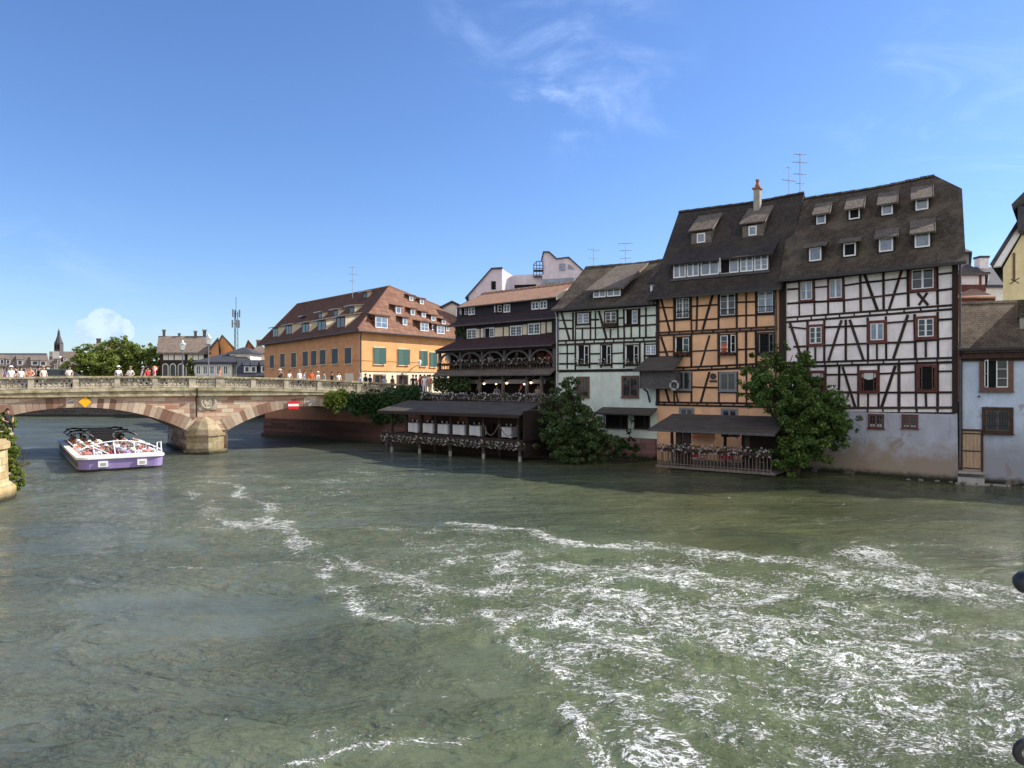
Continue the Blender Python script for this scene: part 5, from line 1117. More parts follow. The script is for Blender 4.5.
# terrace block between the pavilion and the house
zter = BRI['zter']
def terrace():
    pts = [PV.w(1.2, 2.35), PV.w(PV.len - 0.3, 2.35), PV.w(PV.len + 1.0, 4.2), BR.w(BR.len, 1.0), BR.w(0.2, 1.0)]
    b = MB(); b.hexa([(p.x, p.y, zter - 0.3) for p in pts], [(p.x, p.y, zter) for p in pts]); o = b.build('terrace_deck', 'timber_brown'); tag(o, 'raised wooden dining terrace behind the pavilion roof', 'terrace')
terrace()

# ================================================================ waterside pavilion on piles
def pavilion():
    f = PV; root = f.empty('waterside_pavilion'); tag(root, 'dark open wooden dining pavilion on piles in the water under a board roof', 'pavilion')
    C = crop(370, 380, 5.39); L = f.len; zf = 1.35
    zt = (f.at(385, 411, -0.3)[1] + f.at(522, 414, -0.3)[1]) / 2
    b = MB(); b.box(-0.6, L + 0.5, -0.35, 2.6, zf - 0.16, zf); b.build('floor', 'timber_dark', root)
    b = MB(); b.slab([(-1.0, -0.55, zt), (L + 0.35, -0.55, zt), (L + 0.2, 2.1, zt + 0.70), (-0.5, 2.1, zt + 0.70)], 0.1); r = b.build('roof', 'board_roof', root)
    b = MB(); b.box(-1.0, L + 0.35, -0.6, -0.5, zt - 0.22, zt - 0.03); b.build('fascia', 'timber_dark', r)
    us = [f.at(*C(x, 250), 0)[0] for x in (120, 197, 276, 356, 437, 526, 612, 700, 800)]
    for u in us: b = MB(); b.box(u - 0.08, u + 0.08, -0.08, 0.08, zf, zt + 0.1); b.build('post', 'timber_dark', root)
    b = MB(); b.box(-0.6, L + 0.5, -0.42, -0.36, zf + 0.0, zf + 0.08)
    for k in range(5): b.box(-0.6, L + 0.5, -0.40, -0.355, zf - 0.62 + k * 0.125, zf - 0.52 + k * 0.125)
    b.build('parapet_boards', 'timber_dark', root)
    b = MB()   # swagged ropes in the last bays
    for a, c in ((us[6], us[7]), (us[7], us[8])): b.tube([(a + (c - a) * k / 8, -0.1, zf + 1.0 - 0.75 * math.sin(math.pi * k / 8)) for k in range(9)], 0.03, 5)
    b.build('rope', 'wood_rail', root)
    b = MB()
    for k in range(14): b.box(L + 0.42, L + 0.46, -0.2, 2.5, 0.5 + k * 0.2, 0.5 + k * 0.2 + 0.17)
    b.box(L + 0.46, L + 0.5, -0.2, 2.5, 0.3, zt + 0.1); b.build('end_wall', 'timber_dark', root)
    b = MB(); b.box(0.6, us[7], 2.5, 2.6, -1.5, zter - 0.3); b.box(us[7], L + 0.4, 2.5, 2.6, -1.5, zf + 1.2); b.build('back_wall', 'timber_brown', root)
    for x0, x1 in ((250, 280), (290, 330), (480, 520)):
        a, c = f.at(*C(x0, 210), 2.4)[0], f.at(*C(x1, 210), 2.4)[0]; b = MB(); b.box(a, c, 2.42, 2.49, zf, zf + 1.95); b.build('inner_door', 'wood_warm', root)
    b = MB(); b.box(us[7] + 0.15, us[8] - 0.1, 2.40, 2.49, zf + 1.15, zt + 0.5); b.build('bright_panel', 'plaster_cream', root)
    for x in (118, 268, 433, 612, 808):
        u = f.at(*C(x, 400), -0.1)[0]; b = MB(); b.tube([(u, -0.1, -1.2), (u, -0.1, 0.35)], 0.11, 8, 1); b.tube([(u, -0.1, 0.35), (u, -0.1, 0.8)], 0.12, 8, 0); b.build('pile', ['wood_grey', 'concrete'], root)
    for x in (90, 350, 700): u = f.at(*C(x, 380), 2)[0]; b = MB(); b.tube([(u, 2.0, -1.2), (u, 2.0, zf)], 0.12, 8); b.build('pile', 'wood_grey', root)
    # tables under white cloths, each bay one
    for i, (x0, x1) in enumerate(((204, 270), (285, 352), (362, 432), (446, 522), (534, 606), (712, 775))):
        a, c = f.at(*C(x0, 280), 0.9)[0], f.at(*C(x1, 280), 0.9)[0]; e = empty('dining_table', tuple(f.w((a + c) / 2, 1.0, zf)), f.rz); w = (c - a) / 2 * 0.93
        b = MB(); n = 28; top = []; low = []
        for k in range(n):
            t = 2 * math.pi * k / n; ca, sa = math.cos(t), math.sin(t); q = max(abs(ca), abs(sa)); top.append((ca / q * w, sa / q * 0.42, 0.77)); wob = 1.04 + 0.03 * math.sin(5 * t + i); low.append((ca / q * w * wob, sa / q * 0.42 * wob, 0.10 + 0.03 * math.sin(3 * t)))
        b.hexa(low, top); b.build('tablecloth', 'cloth_white', e)
        b = MB(); b.box(-w * 0.9, w * 0.9, -0.38, 0.38, 0.72, 0.755)
        for sx in (-1, 1):
            for sy in (-1, 1): b.box(sx * w * 0.85 - 0.025, sx * w * 0.85 + 0.025, sy * 0.34 - 0.025, sy * 0.34 + 0.025, 0, 0.72)
        b.build('table_frame', 'timber_brown', e); b = MB()
        for k in range(4): x = -w * 0.6 + k * w * 0.4; b.lathe((x, 0.15 * (-1) ** k, 0.772), [(0.03, 0), (0.008, 0.01), (0.008, 0.09), (0.04, 0.12), (0.035, 0.2)], 7)
        b.build('wine_glass', 'lamp_glass', e)
        tag(e, ('white-clothed table in the pavilion, ' + ['leftmost of the six', 'second from the left in front of the warm wood door', 'third from the left', 'fourth from the left', 'fifth from the left beside the swagged rope', 'rightmost behind the swagged rope'][i]), 'table', 'white tables in the pavilion')
        for sx in (-1, 1):
            cb = MB()
            for px_, py_ in ((-.2, -.2), (.2, -.2), (-.2, .2), (.2, .2)): cb.box(px_ - .02, px_ + .02, py_ - .02, py_ + .02, 0, .45 if px_ * sx < 0 else .9)
            ch = cb.build('chair', 'timber_brown'); k = MB(); k.box(-.22, .22, -.22, .22, .45, .49); k.build('seat', 'timber_brown', ch); k = MB(); k.box(sx * .2 - .015, sx * .2 + .015, -.2, .2, .6, .92); k.build('backrest', 'timber_brown', ch)
            ch.location = f.w((a + c) / 2 + sx * (w + 0.16), 1.75, zf); ch.rotation_euler = (0, 0, f.rz); tag(ch, f"dark wooden chair, {['left', 'right'][sx > 0]} side of the {['first', 'second', 'third', 'fourth', 'fifth', 'sixth'][i]} white pavilion table", 'chair', 'chairs in the pavilion')
    return us, zf, zt
PUS, PZF, PZT = pavilion()

# ================================================================ small terrace in front of the orange house
def orange_terrace():
    f = BO; root = f.empty('waterside_terrace'); tag(root, 'railed wooden terrace on piles under a board roof before the orange house', 'terrace')
    C = crop(640, 360, 6.4); v = -4.5
    u0, u1 = f.at(659, 465, v)[0], f.at(771, 472, v)[0]; zf = (f.at(660, 465, v)[1] + f.at(768, 472, v)[1]) / 2
    b = MB(); b.box(u0 - 0.2, u1 + 0.2, v - 0.05, -0.36, zf - 0.14, zf); b.build('deck', 'wood_rail', root)
    b = MB(); b.box(u0 + 0.6, u1 + 0.1, v + 0.3, v + 0.5, zf - 0.42, zf - 0.14); b.build('beam', 'wood_grey', root)
    zt = (f.at(650, 429.5, v - 0.3)[1] + f.at(774, 432, v - 0.3)[1]) / 2; ua = f.at(649, 429, v - 0.3)[0]; ub = f.at(775, 432, v - 0.3)[0]
    zk = f.at(720, 415, -2.1)[1]
    b = MB(); b.slab([(ua, v - 0.3, zt), (ub, v - 0.3, zt), (ub + 0.05, -2.0, zk), (ua + 0.25, -2.0, zk)], 0.12); r = b.build('roof', 'board_roof', root)
    b = MB(); b.box(ua, ub, v - 0.38, v - 0.28, zt - 0.16, zt - 0.01); b.build('fascia', 'wood_grey', r)
    for x in (250, 300, 690): u = f.at(*C(x, 500), v + 0.2)[0]; b = MB(); w = 0.17 if x < 280 else 0.22 if x < 400 else 0.14; b.box(u - w, u + w, v + 0.1, v + 0.3, zf, zt + 0.05); b.build('post', 'timber_dark', root)
    for k in range(3): u = ua + 0.3 + (ub - ua - 0.6) * k / 2; b = MB(); b.box(u - 0.07, u + 0.07, -2.3, -2.15, zf, zk - 0.1); b.build('post', 'timber_dark', root)
    ux = f.at(*C(690, 500), -1.2)[0]; b = MB(); b.box(ux, ub - 0.1, -2.3, -2.2, zf, zk - 0.12); b.build('side_screen', 'timber_dark', root)
    n = 34; b = MB(); b.box(u0, u1, v - 0.02, v + 0.03, zf + 0.95, zf + 1.0); b.box(u0, u1, v - 0.02, v + 0.03, zf + 0.08, zf + 0.12)
    for k in range(n): x = u0 + (u1 - u0) * k / (n - 1); b.box(x - 0.018, x + 0.018, v - 0.015, v + 0.02, zf, zf + 1.0)
    for k in range(10): y = v + (2.8) * k / 10; b.box(u0 - 0.02, u0 + 0.02, y, y + 0.03, zf, zf + 1.0)
    b.build('railing', 'wood_rail', root)
    for x in (250, 690):
        u = f.at(*C(x, 700), v + 0.3)[0]
        for du in (-0.14, 0.16): b = MB(); b.tube([(u + du, v + 0.35, -1.2), (u + du, v + 0.35, zf - 0.1)], 0.075, 8); b.build('pile', 'wood_grey', root)
    # red lit-board stripes on the wall (menu shelf) and hanging basket
    u, z = f.at(*C(330, 492), -0.1); u2 = f.at(*C(478, 492), -0.1)[0]
    for dz in (0.0, 0.22): b = MB(); b.box(u, u2, -0.25, 0.0, z + dz, z + dz + 0.05); b.build('wall_shelf', 'curtain_red' if dz == 0 else 'timber_brown', root)
    # tables with red cloths and chairs
    k = 0
    for x, mat, lab in ((338, 'cloth_red', 'left pink-clothed round table on the small terrace by the orange house'), (558, 'cloth_red', 'right pink-clothed round table on the small terrace by the orange house')):
        u = f.at(*C(x, 640), v + 0.9)[0]; e = empty('cafe_table', tuple(f.w(u, v + 0.75, zf)), f.rz); b = MB(); b.lathe((0, 0, 0), [(0.40, 0.50), (0.37, 0.74), (0.35, 0.76)], 16); b.build('tablecloth', mat, e); b = MB(); b.lathe((0, 0, 0), [(0.22, 0), (0.2, 0.03), (0.03, 0.06), (0.03, 0.5)], 10); b.build('pedestal', 'iron', e); tag(e, lab, 'table', 'cloth-covered terrace tables')
    for i, x in enumerate((400, 520, 600, 640, 765, 235)):
        u = f.at(*C(x, 640), v + 0.6)[0]; e = empty('garden_chair', tuple(f.w(u, v + 0.55 + 0.35 * (i % 2), zf)), f.rz + 0.6 * i); b = MB()
        for a, c in ((-.2, -.2), (.2, -.2), (-.2, .2), (.2, .2)): b.tube([(a, c, 0), (a, c, 0.45 if c < 0 else 0.92)], 0.016, 5)
        b.build('chair_frame', 'wood_rail', e); b = MB(); b.box(-.22, .22, -.22, .22, .45, .48); b.build('seat', 'wood_rail', e); b = MB()
        for q in range(3): b.box(-.2, .2, .19, .21, .58 + q * .12, .64 + q * .12)
        b.build('backrest', 'wood_rail', e); tag(e, f"light wooden garden chair, {['third', 'fourth', 'fifth', 'sixth', 'seventh', 'second'][i] if False else ['second', 'third', 'fourth', 'fifth', 'rightmost', 'leftmost'][i]} of the six on the small terrace", 'chair', 'chairs on the orange house terrace')
    return u0, u1, v, zf, ua, ub, zt
OT = orange_terrace()
# ================================================================ ochre corner house beyond the bridge
def fmat(f): return Matrix.Translation((f.o.x, f.o.y, 0)) @ Matrix.Rotation(f.rz, 4, 'Z')
def corner_house():
    Lp, Cp = Vector((-32.6, 94.8)), Vector((-14.8, 70.0)); rd = Vector((0.561, 0.828)); Rp = Cp + rd * 24; Kp = Vector((-14, 118))
    LF, RF = Fr(Lp, Cp), Fr(Cp, Rp); root = LF.empty('corner_house'); tag(root, 'ochre corner house with green shutters and a red hipped roof full of dormers', 'house')
    rel = fmat(LF).inverted() @ fmat(RF)
    def rf(o): o.matrix_basis = rel.copy(); return o
    ze = 10.2
    inv = fmat(LF).inverted()
    def wp(p, z): return tuple(inv @ Vector((p[0], p[1], z)))
    b = MB(); b.box(0, LF.len, 0, 0.08, 3.6, ze - 0.02); b.build('river_side_wall', 'plaster_ochre_dull', root)  # duller copy of the street-side plaster: shade put into the colour
    zc = RF.at(400, 371, 0)[1]
    b = MB(); b.box(0.0, RF.len, 0, 0.08, zc, ze - 0.03); rf(b.build('street_side_wall', 'plaster_ochre', root))
    b = MB(); b.box(0.002, RF.len, 0.02, 0.09, 3.6, zc); rf(b.build('shop_front_wall', 'plaster_cream', root))
    b = MB(); b.box(-0.02, RF.len, -0.09, 0.02, zc - 0.05, zc + 0.12); b.box(-0.02, RF.len, -0.05, 0.02, zc + 0.95, zc + 1.03); rf(b.build('string_course', 'plaster_ochre', root))
    b = MB(); b.box(0, LF.len, -0.05, 0.02, zc + 0.95, zc + 1.03); b.build('string_course', 'plaster_ochre_dull', root)
    b = MB(); pts = [Lp, Cp, Rp, Kp]; ins = [Lp + Vector((1, 0.4)), Cp + Vector((0.3, 1.2)), Rp + Vector((-0.8, 0)), Kp + Vector((0, -1))]
    b.hexa([wp(p, 3.6) for p in ins], [wp(p, ze - 0.1) for p in ins]); b.build('inner_walls', 'plaster_ochre_dull', root)
    A = gpt(389.6, 286.8, 78); B1 = gpt(297.5, 304.5, 1); z = A.z; Y1 = (z - 5) * 720 / (384 - 304.5); B1 = gpt(297.5, 304.5, Y1); B2 = gpt(446, 309, (z - 5) * 720 / (384 - 309))
    ov = 0.6
    Le, Ce, Re, Ke = LF.w(-ov * 1.2, -ov, ze), None, RF.w(RF.len + ov, -ov, ze), Vector((Kp.x, Kp.y + 1, ze))
    # eave corner: where both offset eaves meet
    a = LF.w(0, -ov); d1 = LF.d; c = RF.w(0, -ov); d2 = RF.d
    den = d1.x * d2.y - d1.y * d2.x; t = ((c.x - a.x) * d2.y - (c.y - a.y) * d2.x) / den; Ce = Vector((a.x + d1.x * t, a.y + d1.y * t, ze))
    def face(name, pts, mat):
        b = MB(); q = [tuple(inv @ p) for p in pts]; n = (Vector(q[1]) - Vector(q[0])).cross(Vector(q[2]) - Vector(q[0])).normalized(); n = n if n.z > 0 else -n
        low = [tuple(Vector(p) - n * 0.16) for p in q]; b.hexa(low, q); o = b.build(name, mat, root)
        bm = bmesh.new(); bm.from_mesh(o.data); bmesh.ops.triangulate(bm, faces=bm.faces); bm.to_mesh(o.data); bm.free(); return o
    face('river_side_roof', [Le, Ce, A, B1], 'tiles_redbrown'); face('street_side_roof', [Ce, Re, B2, A], 'tiles_red')  # river slope: darker copy of the street tiles, shade put into the colour
    face('rear_roof', [B1, A, B2], 'tiles_redbrown'); face('hip_roof', [Ke, Le, B1], 'tiles_redbrown'); face('rear_roof', [Re, Ke, B1, B2], 'tiles_redbrown')
    b = MB()
    for p, q in ((A, B1), (A, B2), (A, Ce), (B1, Le)): b.tube([tuple(inv @ (p + Vector((0, 0, 0.03)))), tuple(inv @ (q + Vector((0, 0, 0.03))))], 0.13, 6)
    b.build('ridge_tiles', 'tiles_red', root)
    b = MB(); b.tube([tuple(inv @ (Le - Vector((0, 0, 0.1)))), tuple(inv @ (Ce - Vector((0, 0, 0.1))))], 0.1, 6); b.tube([tuple(inv @ (Ce - Vector((0, 0, 0.1)))), tuple(inv @ (Re - Vector((0, 0, 0.1))))], 0.1, 6); b.tube([tuple(inv @ (Ce - Vector((-0.3, -0.5, 0.2)))), tuple(inv @ Vector((Cp.x + 0.12, Cp.y - 0.12, ze - 0.8))), tuple(inv @ Vector((Cp.x + 0.12, Cp.y - 0.12, 4)))], 0.08, 6); b.build('gutter', 'wood_grey', root)
    C = crop(250, 280, 5.12)
    for x, y0, y1 in ((116,385,450),(170,377,447),(227,373,447),(287,366,441),(330,363,437),(376,358,432),(438,351,429),(506,347,428)):
        p0, p1 = C(x - 12, y0), C(x + 12, y1); u0, u1, a, c = rect(LF, *p0, *p1); u0, u1 = (u0 + u1) / 2 - 0.75, (u0 + u1) / 2 + 0.75
        w = window_at(root, u0, u1, a, c, cw=0.06, case='plaster_cream', rows=1, sill=True, name='window', sash='shutter_dark')
        b = MB(); m = (u0 + u1) / 2
        b.box(u0 + 0.02, m - 0.01, -0.12, -0.075, a, c); b.box(m + 0.01, u1 - 0.02, -0.12, -0.075, a, c); b.build('shutter', 'shutter_dark', w)
    for x0, x1, y0, y1 in ((634,686,347,430),(757,808,355,434),(871,899,363,440),(921,949,371,444)):
        u0, u1, a, c = rect(RF, *C(x0, y0), *C(x1, y1)); w = window_at(root, u0, u1, a, c, cw=0.08, case='plaster_cream', rows=1, sash='shutter_green'); rf(w)
        m = (u0 + u1) / 2
        for q0, q1, yy in ((u0 - 0.04, m - 0.01, 0), (m + 0.01, u1 + 0.04, 0.05)):
            b = MB(); b.hexa([(q0, -0.13, a), (q1, -0.13 - yy * 3, a), (q1, -0.09 - yy * 3, a), (q0, -0.09, a)], [(q0, -0.13, c), (q1, -0.13 - yy * 3, c), (q1, -0.09 - yy * 3, c), (q0, -0.09, c)]); b.build('shutter', 'shutter_green', w)
    for x0, x1, y0 in ((637,690,488),(757,805,490),(872,900,495)):
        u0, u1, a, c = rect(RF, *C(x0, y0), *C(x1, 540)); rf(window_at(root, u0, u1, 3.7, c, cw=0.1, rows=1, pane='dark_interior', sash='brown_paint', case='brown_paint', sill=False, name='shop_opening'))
    u0, u1, a, c = rect(LF, *C(489, 478), *C(519, 520)); b = MB(); b.box(u0, u1 + 0.6, -0.05, 0.0, 3.7, c); b.build('door', 'plaster_cream', root)
    # wall lantern on its arm
    u, z = RF.at(419.5, 362.5, -1.2); b = MB(); b.tube([(u, 0, z - 0.7), (u, -0.7, z - 0.35), (u, -1.2, z - 0.35)], 0.04, 5); b.lathe((u, -1.2, z), [(0.1, -0.35), (0.24, 0.15), (0.05, 0.3)], 6, 1); rf(b.build('wall_lantern', ['iron', 'lamp_glass'], root))
    # dormers
    vA = (Vector((A.x, A.y)) - LF.o).dot(LF.e); rpL = (-ov, ze, (A.z - ze) / (vA + ov)); vR = (Vector((A.x, A.y)) - RF.o).dot(RF.e); rpR = (-ov, ze, (A.z - ze) / (vR + ov))
    kw = dict(wall='plaster_cream', roofmat='zinc', rs=0.10, side=0.14, oh=0.55, lift=0.12, pane='glass')
    for cx, yt, yb, w in ((130,246,292,26),(200,232,278,30),(285,222,270,36),(368,208,258,40),(465,190,244,42)): dormer(root, LF, rpL, *C(cx, yt), C(cx, yb)[1], w / 5.12, sash='brown_paint', cols=2, **{**kw, 'rs': 0.18})
    for cx, yt, yb, w in ((205,205,222,14),(280,190,208,16),(360,170,196,18),(440,156,184,20),(522,138,170,24),(270,136,152,16),(433,98,118,18),(590,66,92,20)): dormer(root, LF, rpL, *C(cx, yt), C(cx, yb)[1], w / 5.12, sash='brown_paint', **kw)
    kr = dict(wall='tiles_redbrown', roofmat='tiles_redbrown', rs=0.22, side=0.12, oh=0.18, lift=0.12, pane='glass_sky')
    for cx, yt, yb, w in ((672,190,246,62),(892,220,262,40),(975,236,276,38)): rf(dormer(root, RF, rpR, *C(cx, yt), C(cx, yb)[1], w / 5.12, cols=2, rows=2, **kr))
    for cx, yt, yb, w in ((758,138,172,26),(792,198,232,22),(832,152,180,20),(888,168,190,20),(937,186,208,20),(940,230,258,18),(824,84,106,18),(878,100,124,18),(990,206,226,18),(1010,240,262,16)): rf(dormer(root, RF, rpR, *C(cx, yt), C(cx, yb)[1], w / 5.12, **kr))
corner_house()

# ================================================================ houses and trees far beyond
def far_house(name, label, cat, Y, x0, x1, yb, ye, yr, depth, wall, roof, hipL=0, hipR=0, win=None, dorm=None, chim=(), wmat='white_paint'):
    u0, u1 = (x0 - 512) / F_PX * Y, (x1 - 512) / F_PX * Y; ze = CAM_H - (ye - 384) / F_PX * Y; zr = CAM_H - (yr - 384) / F_PX * (Y + depth / 2)
    e = empty(name, (u0, Y, 3.9)); tag(e, label, cat); L = u1 - u0; ze -= 3.9; zr -= 3.9
    b = MB(); g = [(0, -0.5), (0, ze), (depth / 2, zr - 0.25), (depth, ze), (depth, -0.5)]
    if hipL or hipR: b.box(0, L, 0, depth, -0.5, ze)
    else: b.prismx(g, 0, L)
    b.build('wall', wall, e)
    b = MB(); o = 0.5 if Y > 90 else 0.22; sth = 0.3 if Y > 90 else 0.1; hl, hr = hipL, hipR
    P = [(-o, -o, ze), (L + o, -o, ze), (L + o, depth + o, ze), (-o, depth + o, ze), (hl or -o, depth / 2, zr), (L - hr if hr else L + o, depth / 2, zr)]
    b.faces(P, [(0, 1, 5, 4), (2, 3, 4, 5), (1, 2, 5), (3, 0, 4)]); lo = [(x, y, z - sth) for x, y, z in P[:4]]; b.hexa(lo, P[:4]) if (hipL or hipR) else None
    if not (hipL or hipR):
        b = MB(); b.prismx([(-o, ze - 0.1), (depth / 2, zr), (depth / 2, zr - 0.3), (-o, ze - 0.4)], -o, L + o); b.prismx([(depth / 2, zr), (depth + o, ze - 0.1), (depth + o, ze - 0.4), (depth / 2, zr - 0.3)], -o, L + o)
    ro = b.build('roof', roof, e)
    for (wx0, wy0, wx1, wy1, n) in (win or ()):
        a0 = (wx0 - 512) / F_PX * Y - u0; a1 = (wx1 - 512) / F_PX * Y - u0; zt = CAM_H - (wy0 - 384) / F_PX * Y - 3.9; zb = CAM_H - (wy1 - 384) / F_PX * Y - 3.9
        st = (a1 - a0) / n
        for k in range(n): window_at(e, a0 + st * (k + 0.22), a0 + st * (k + 0.78), zb, zt, cw=0.12, rows=2, case=wmat, sill=False)
    sl = (zr - ze) / (depth / 2 + o)
    for (dx, dy0, dy1, w) in (dorm or ()):
        f = Fr((u0, Y), (u1, Y), k=-((x0 + x1) / 2 - 512) / F_PX); d = dormer(e, f, (-o, ze + 3.9, sl), dx, dy0, dy1, w, wall='white_paint', roofmat=roof, rs=0.15, side=0.15, oh=0.2, lift=0.15, pane='glass'); d.location.z -= 3.9
    for (cx, w, h) in chim:
        a = (cx - 512) / F_PX * Y - u0; b = MB(); b.box(a - w / 2, a + w / 2, depth / 2 - 0.3, depth / 2 + 0.3, zr - 0.8, zr + h, 0); b.box(a - w / 2 - 0.1, a + w / 2 + 0.1, depth / 2 - 0.5, depth / 2 + 0.5, zr + h, zr + h + 0.2, 1); b.build('chimney', ['wood_rail', 'concrete'], ro)
    skew(e, -((x0 + x1) / 2 - 512) / F_PX)
    return e, ze, zr
far_house('dormered_building', 'long cream building with a row of white dormers behind the left end of the bridge', 'building', 140, -40, 47, 378, 365.5, 355, 14, 'plaster_cream', 'tiles_far', win=[(-8, 367.5, 10, 374, 2), (16, 368.5, 28, 374, 1), (30, 369, 46, 374, 2)], dorm=[(2, 359.5, 364, 3), (8, 359.8, 364, 3), (20, 360.3, 364.8, 4.2), (35, 361, 365, 5.5), (43, 361.5, 365.3, 5)])
far_house('long_roofed_building', 'building under a long dark roof behind the cream dormered building', 'building', 175, -60, 47, 378, 362, 353.2, 16, 'plaster_far', 'slate', chim=())
far_house('church', 'church with a brown roof full of dormers below the spire', 'church', 160, 51, 76, 378, 366, 351.5, 14, 'plaster_far', 'tiles_far', dorm=[(59, 360, 363.5, 2), (65, 358, 361, 1.8), (56, 366, 369, 2), (70, 362, 365, 2)])
e = empty('church_spire', tuple(gpt(58.8, 384, 164) * 1)); e.location.z = 3.9; k = 164 / 720
b = MB(); b.box(-4.4 * k, 2.6 * k, -3 * k, 3 * k, 0, (384 - 351) * k + 1); b.build('tower_base', 'plaster_far', e)
b = MB(); b.box(-2.9 * k, 2.9 * k, -2.9 * k, 2.9 * k, (384 - 351) * k, (384 - 343) * k + 1.1); b.build('belfry', 'wood_grey', e)
b = MB(); zz = (384 - 343) * k + 1.1
for dx in (-1.4, 1.4): b.box(dx * k - 0.25, dx * k + 0.25, -2.95 * k, -2.8 * k, zz - 1.5, zz - 0.4)
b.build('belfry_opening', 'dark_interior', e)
b = MB(); b.lathe((0, 0, 0), [(3.9 * k, zz), (3.0 * k, zz + 0.5), (1.5 * k, zz + 1.6), (0.8 * k, zz + 2.9), (0.05, (384 - 332) * k + 1.1)], 8); b.tube([(0, 0, (384 - 333) * k), (0, 0, (384 - 328) * k + 1.1)], 0.05, 4); b.build('spire', 'slate', e); tag(e, 'small grey church tower with a pointed slate spire left of the trees', 'church tower')
far_house('tiled_building', 'building with a dark red roof and white gable window showing over the trees', 'building', 150, 90, 140, 378, 353, 343, 12, 'plaster_far', 'tiles_far', hipL=3, hipR=3, dorm=[(96, 347, 351, 3.5), (130, 346, 350, 3)], chim=[(98, 1, 0.8)])
far_house('half_timbered_building', 'wide dark-timbered building with white panels and arched windows right of the trees', 'building', 120, 160, 208, 378, 352, 336, 12, 'timber_dark', 'tiles_far', chim=[(163, 0.5, 0.9), (179, 0.4, 0.3), (196, 0.5, 0.7), (205.5, 0.6, 0.9)])
e = bpy.data.objects['half_timbered_building']; k = 120 / 720; u0 = (160 - 512) * k; z0_ = CAM_H - 3.9
for i, x in enumerate((165.5, 171, 177, 182, 190, 195.5, 201)):
    b = MB(); a = (x - 512) * k - u0; b.box(a - 0.35, a + 0.45, -0.06, 0.0, z0_ + (384 - 360) * k, z0_ + (384 - 354) * k); b.build('infill_panel', 'plaster_far', e)
for i, x in enumerate((165.5, 173, 181, 189, 197, 204)):
    b = MB(); a = (x - 512) * k - u0; zz = z0_ + (384 - 366.5) * k; b.prism([(a - 0.52, zz - 1.6)] + [(a + 0.52 * -math.cos(t * math.pi / 8), zz + 0.52 * math.sin(t * math.pi / 8)) for t in range(9)] + [(a + 0.52, zz - 1.6)], -0.05, 0.0, 0); b.prism([(a - 0.4, zz - 1.6)] + [(a + 0.38 * -math.cos(t * math.pi / 8), zz + 0.38 * math.sin(t * math.pi / 8)) for t in range(9)] + [(a + 0.4, zz - 1.6)], -0.08, -0.052, 1); b.build('arched_window', ['plaster_far', 'glass'], e)
# orange gable house behind it (gable faces us)
def gable_front(name, label, Y, x0, x1, yb, ye, xa, ya, depth, wall, roof):
    k = Y / F_PX; u0 = (x0 - 512) * k; e = empty(name, (u0, Y, 3.9)); tag(e, label, 'building'); X = lambda x: (x - x0) * k; Z = lambda y: CAM_H - 3.9 - (y - 384) * k
    b = MB(); b.prism([(0, -0.5), (X(x1), -0.5), (X(x1), Z(ye)), (X(xa), Z(ya)), (0, Z(ye))], 0, depth); b.build('wall', wall, e)
    b = MB(); b.prism([(-0.3, Z(ye) - 0.2), (X(xa), Z(ya) + 0.05), (X(xa), Z(ya) + 0.3), (-0.4, Z(ye) + 0.1)], -0.25, depth + 0.2); b.prism([(X(x1) + 0.3, Z(ye) - 0.2), (X(xa), Z(ya) + 0.05), (X(xa), Z(ya) + 0.3), (X(x1) + 0.4, Z(ye) + 0.1)], -0.25, depth + 0.2); b.build('roof', roof, e); skew(e, -(xa - 512) / F_PX); return e
gable_front('gabled_house', 'orange gable wall at the right end of the wide half-timbered building', 119.5, 208.3, 219, 378, 352, 218, 339, 11, 'plaster_ochre_dull', 'tiles_far')
gable_front('gabled_house', 'pale orange gabled house in sunlight behind the grey-roofed corner building', 128, 216, 233, 378, 349, 222, 336, 10, 'plaster_ochre', 'tiles_far')
far_house('pavilion_building', 'low cream building with a grey hipped roof right of the tall lantern', 'building', 108, 194, 232, 378, 362, 353, 12, 'plaster_far', 'slate', hipL=5, win=[(195, 366, 229, 374, 5)])
far_house('yellow_building', 'yellow-walled wing with a grey hipped roof and stepped white lantern storey', 'building', 109, 231, 251, 378, 362, 352, 13, 'plaster_yellow', 'slate', hipL=1.0, hipR=3, win=[(232, 365, 237, 375, 1)])
e = bpy.data.objects['yellow_building']; b = MB(); b.box(-1.4, 1.8, 3, 8, 4.0, 5.9); b.build('lantern_storey', 'plaster_far', e); b = MB(); b.hexa([(-1.9, 2.6, 5.9), (2.4, 2.6, 5.9), (2.4, 8.4, 5.9), (-1.9, 8.4, 5.9)], [(-0.1, 5, 6.9), (0.4, 5, 6.9), (0.4, 5.6, 6.9), (-0.1, 5.6, 6.9)]); b.build('lantern_roof', 'slate', e)
far_house('slate_roofed_house', 'dark slate roof with three white dormers just left of the ochre corner house', 'building', 104, 240, 268, 382, 375, 360, 10, 'plaster_far', 'slate', dorm=[(247, 366.5, 372, 4.2), (253.5, 366.5, 372, 4.2), (263.5, 366, 372, 3)])
gable_front('roof_cluster_house', 'small terracotta gable among the roofs left of the corner house', 140, 246, 254, 378, 350, 248, 341, 8, 'terracotta', 'tiles_far')
far_house('roof_cluster_house', 'dark brown hipped roof with a chimney among the roofs left of the corner house', 'building', 135, 252, 266, 378, 353, 344, 8, 'plaster_far', 'tiles_far', hipL=1.5, hipR=1.5, chim=[(259, 1.0, 0.6)])
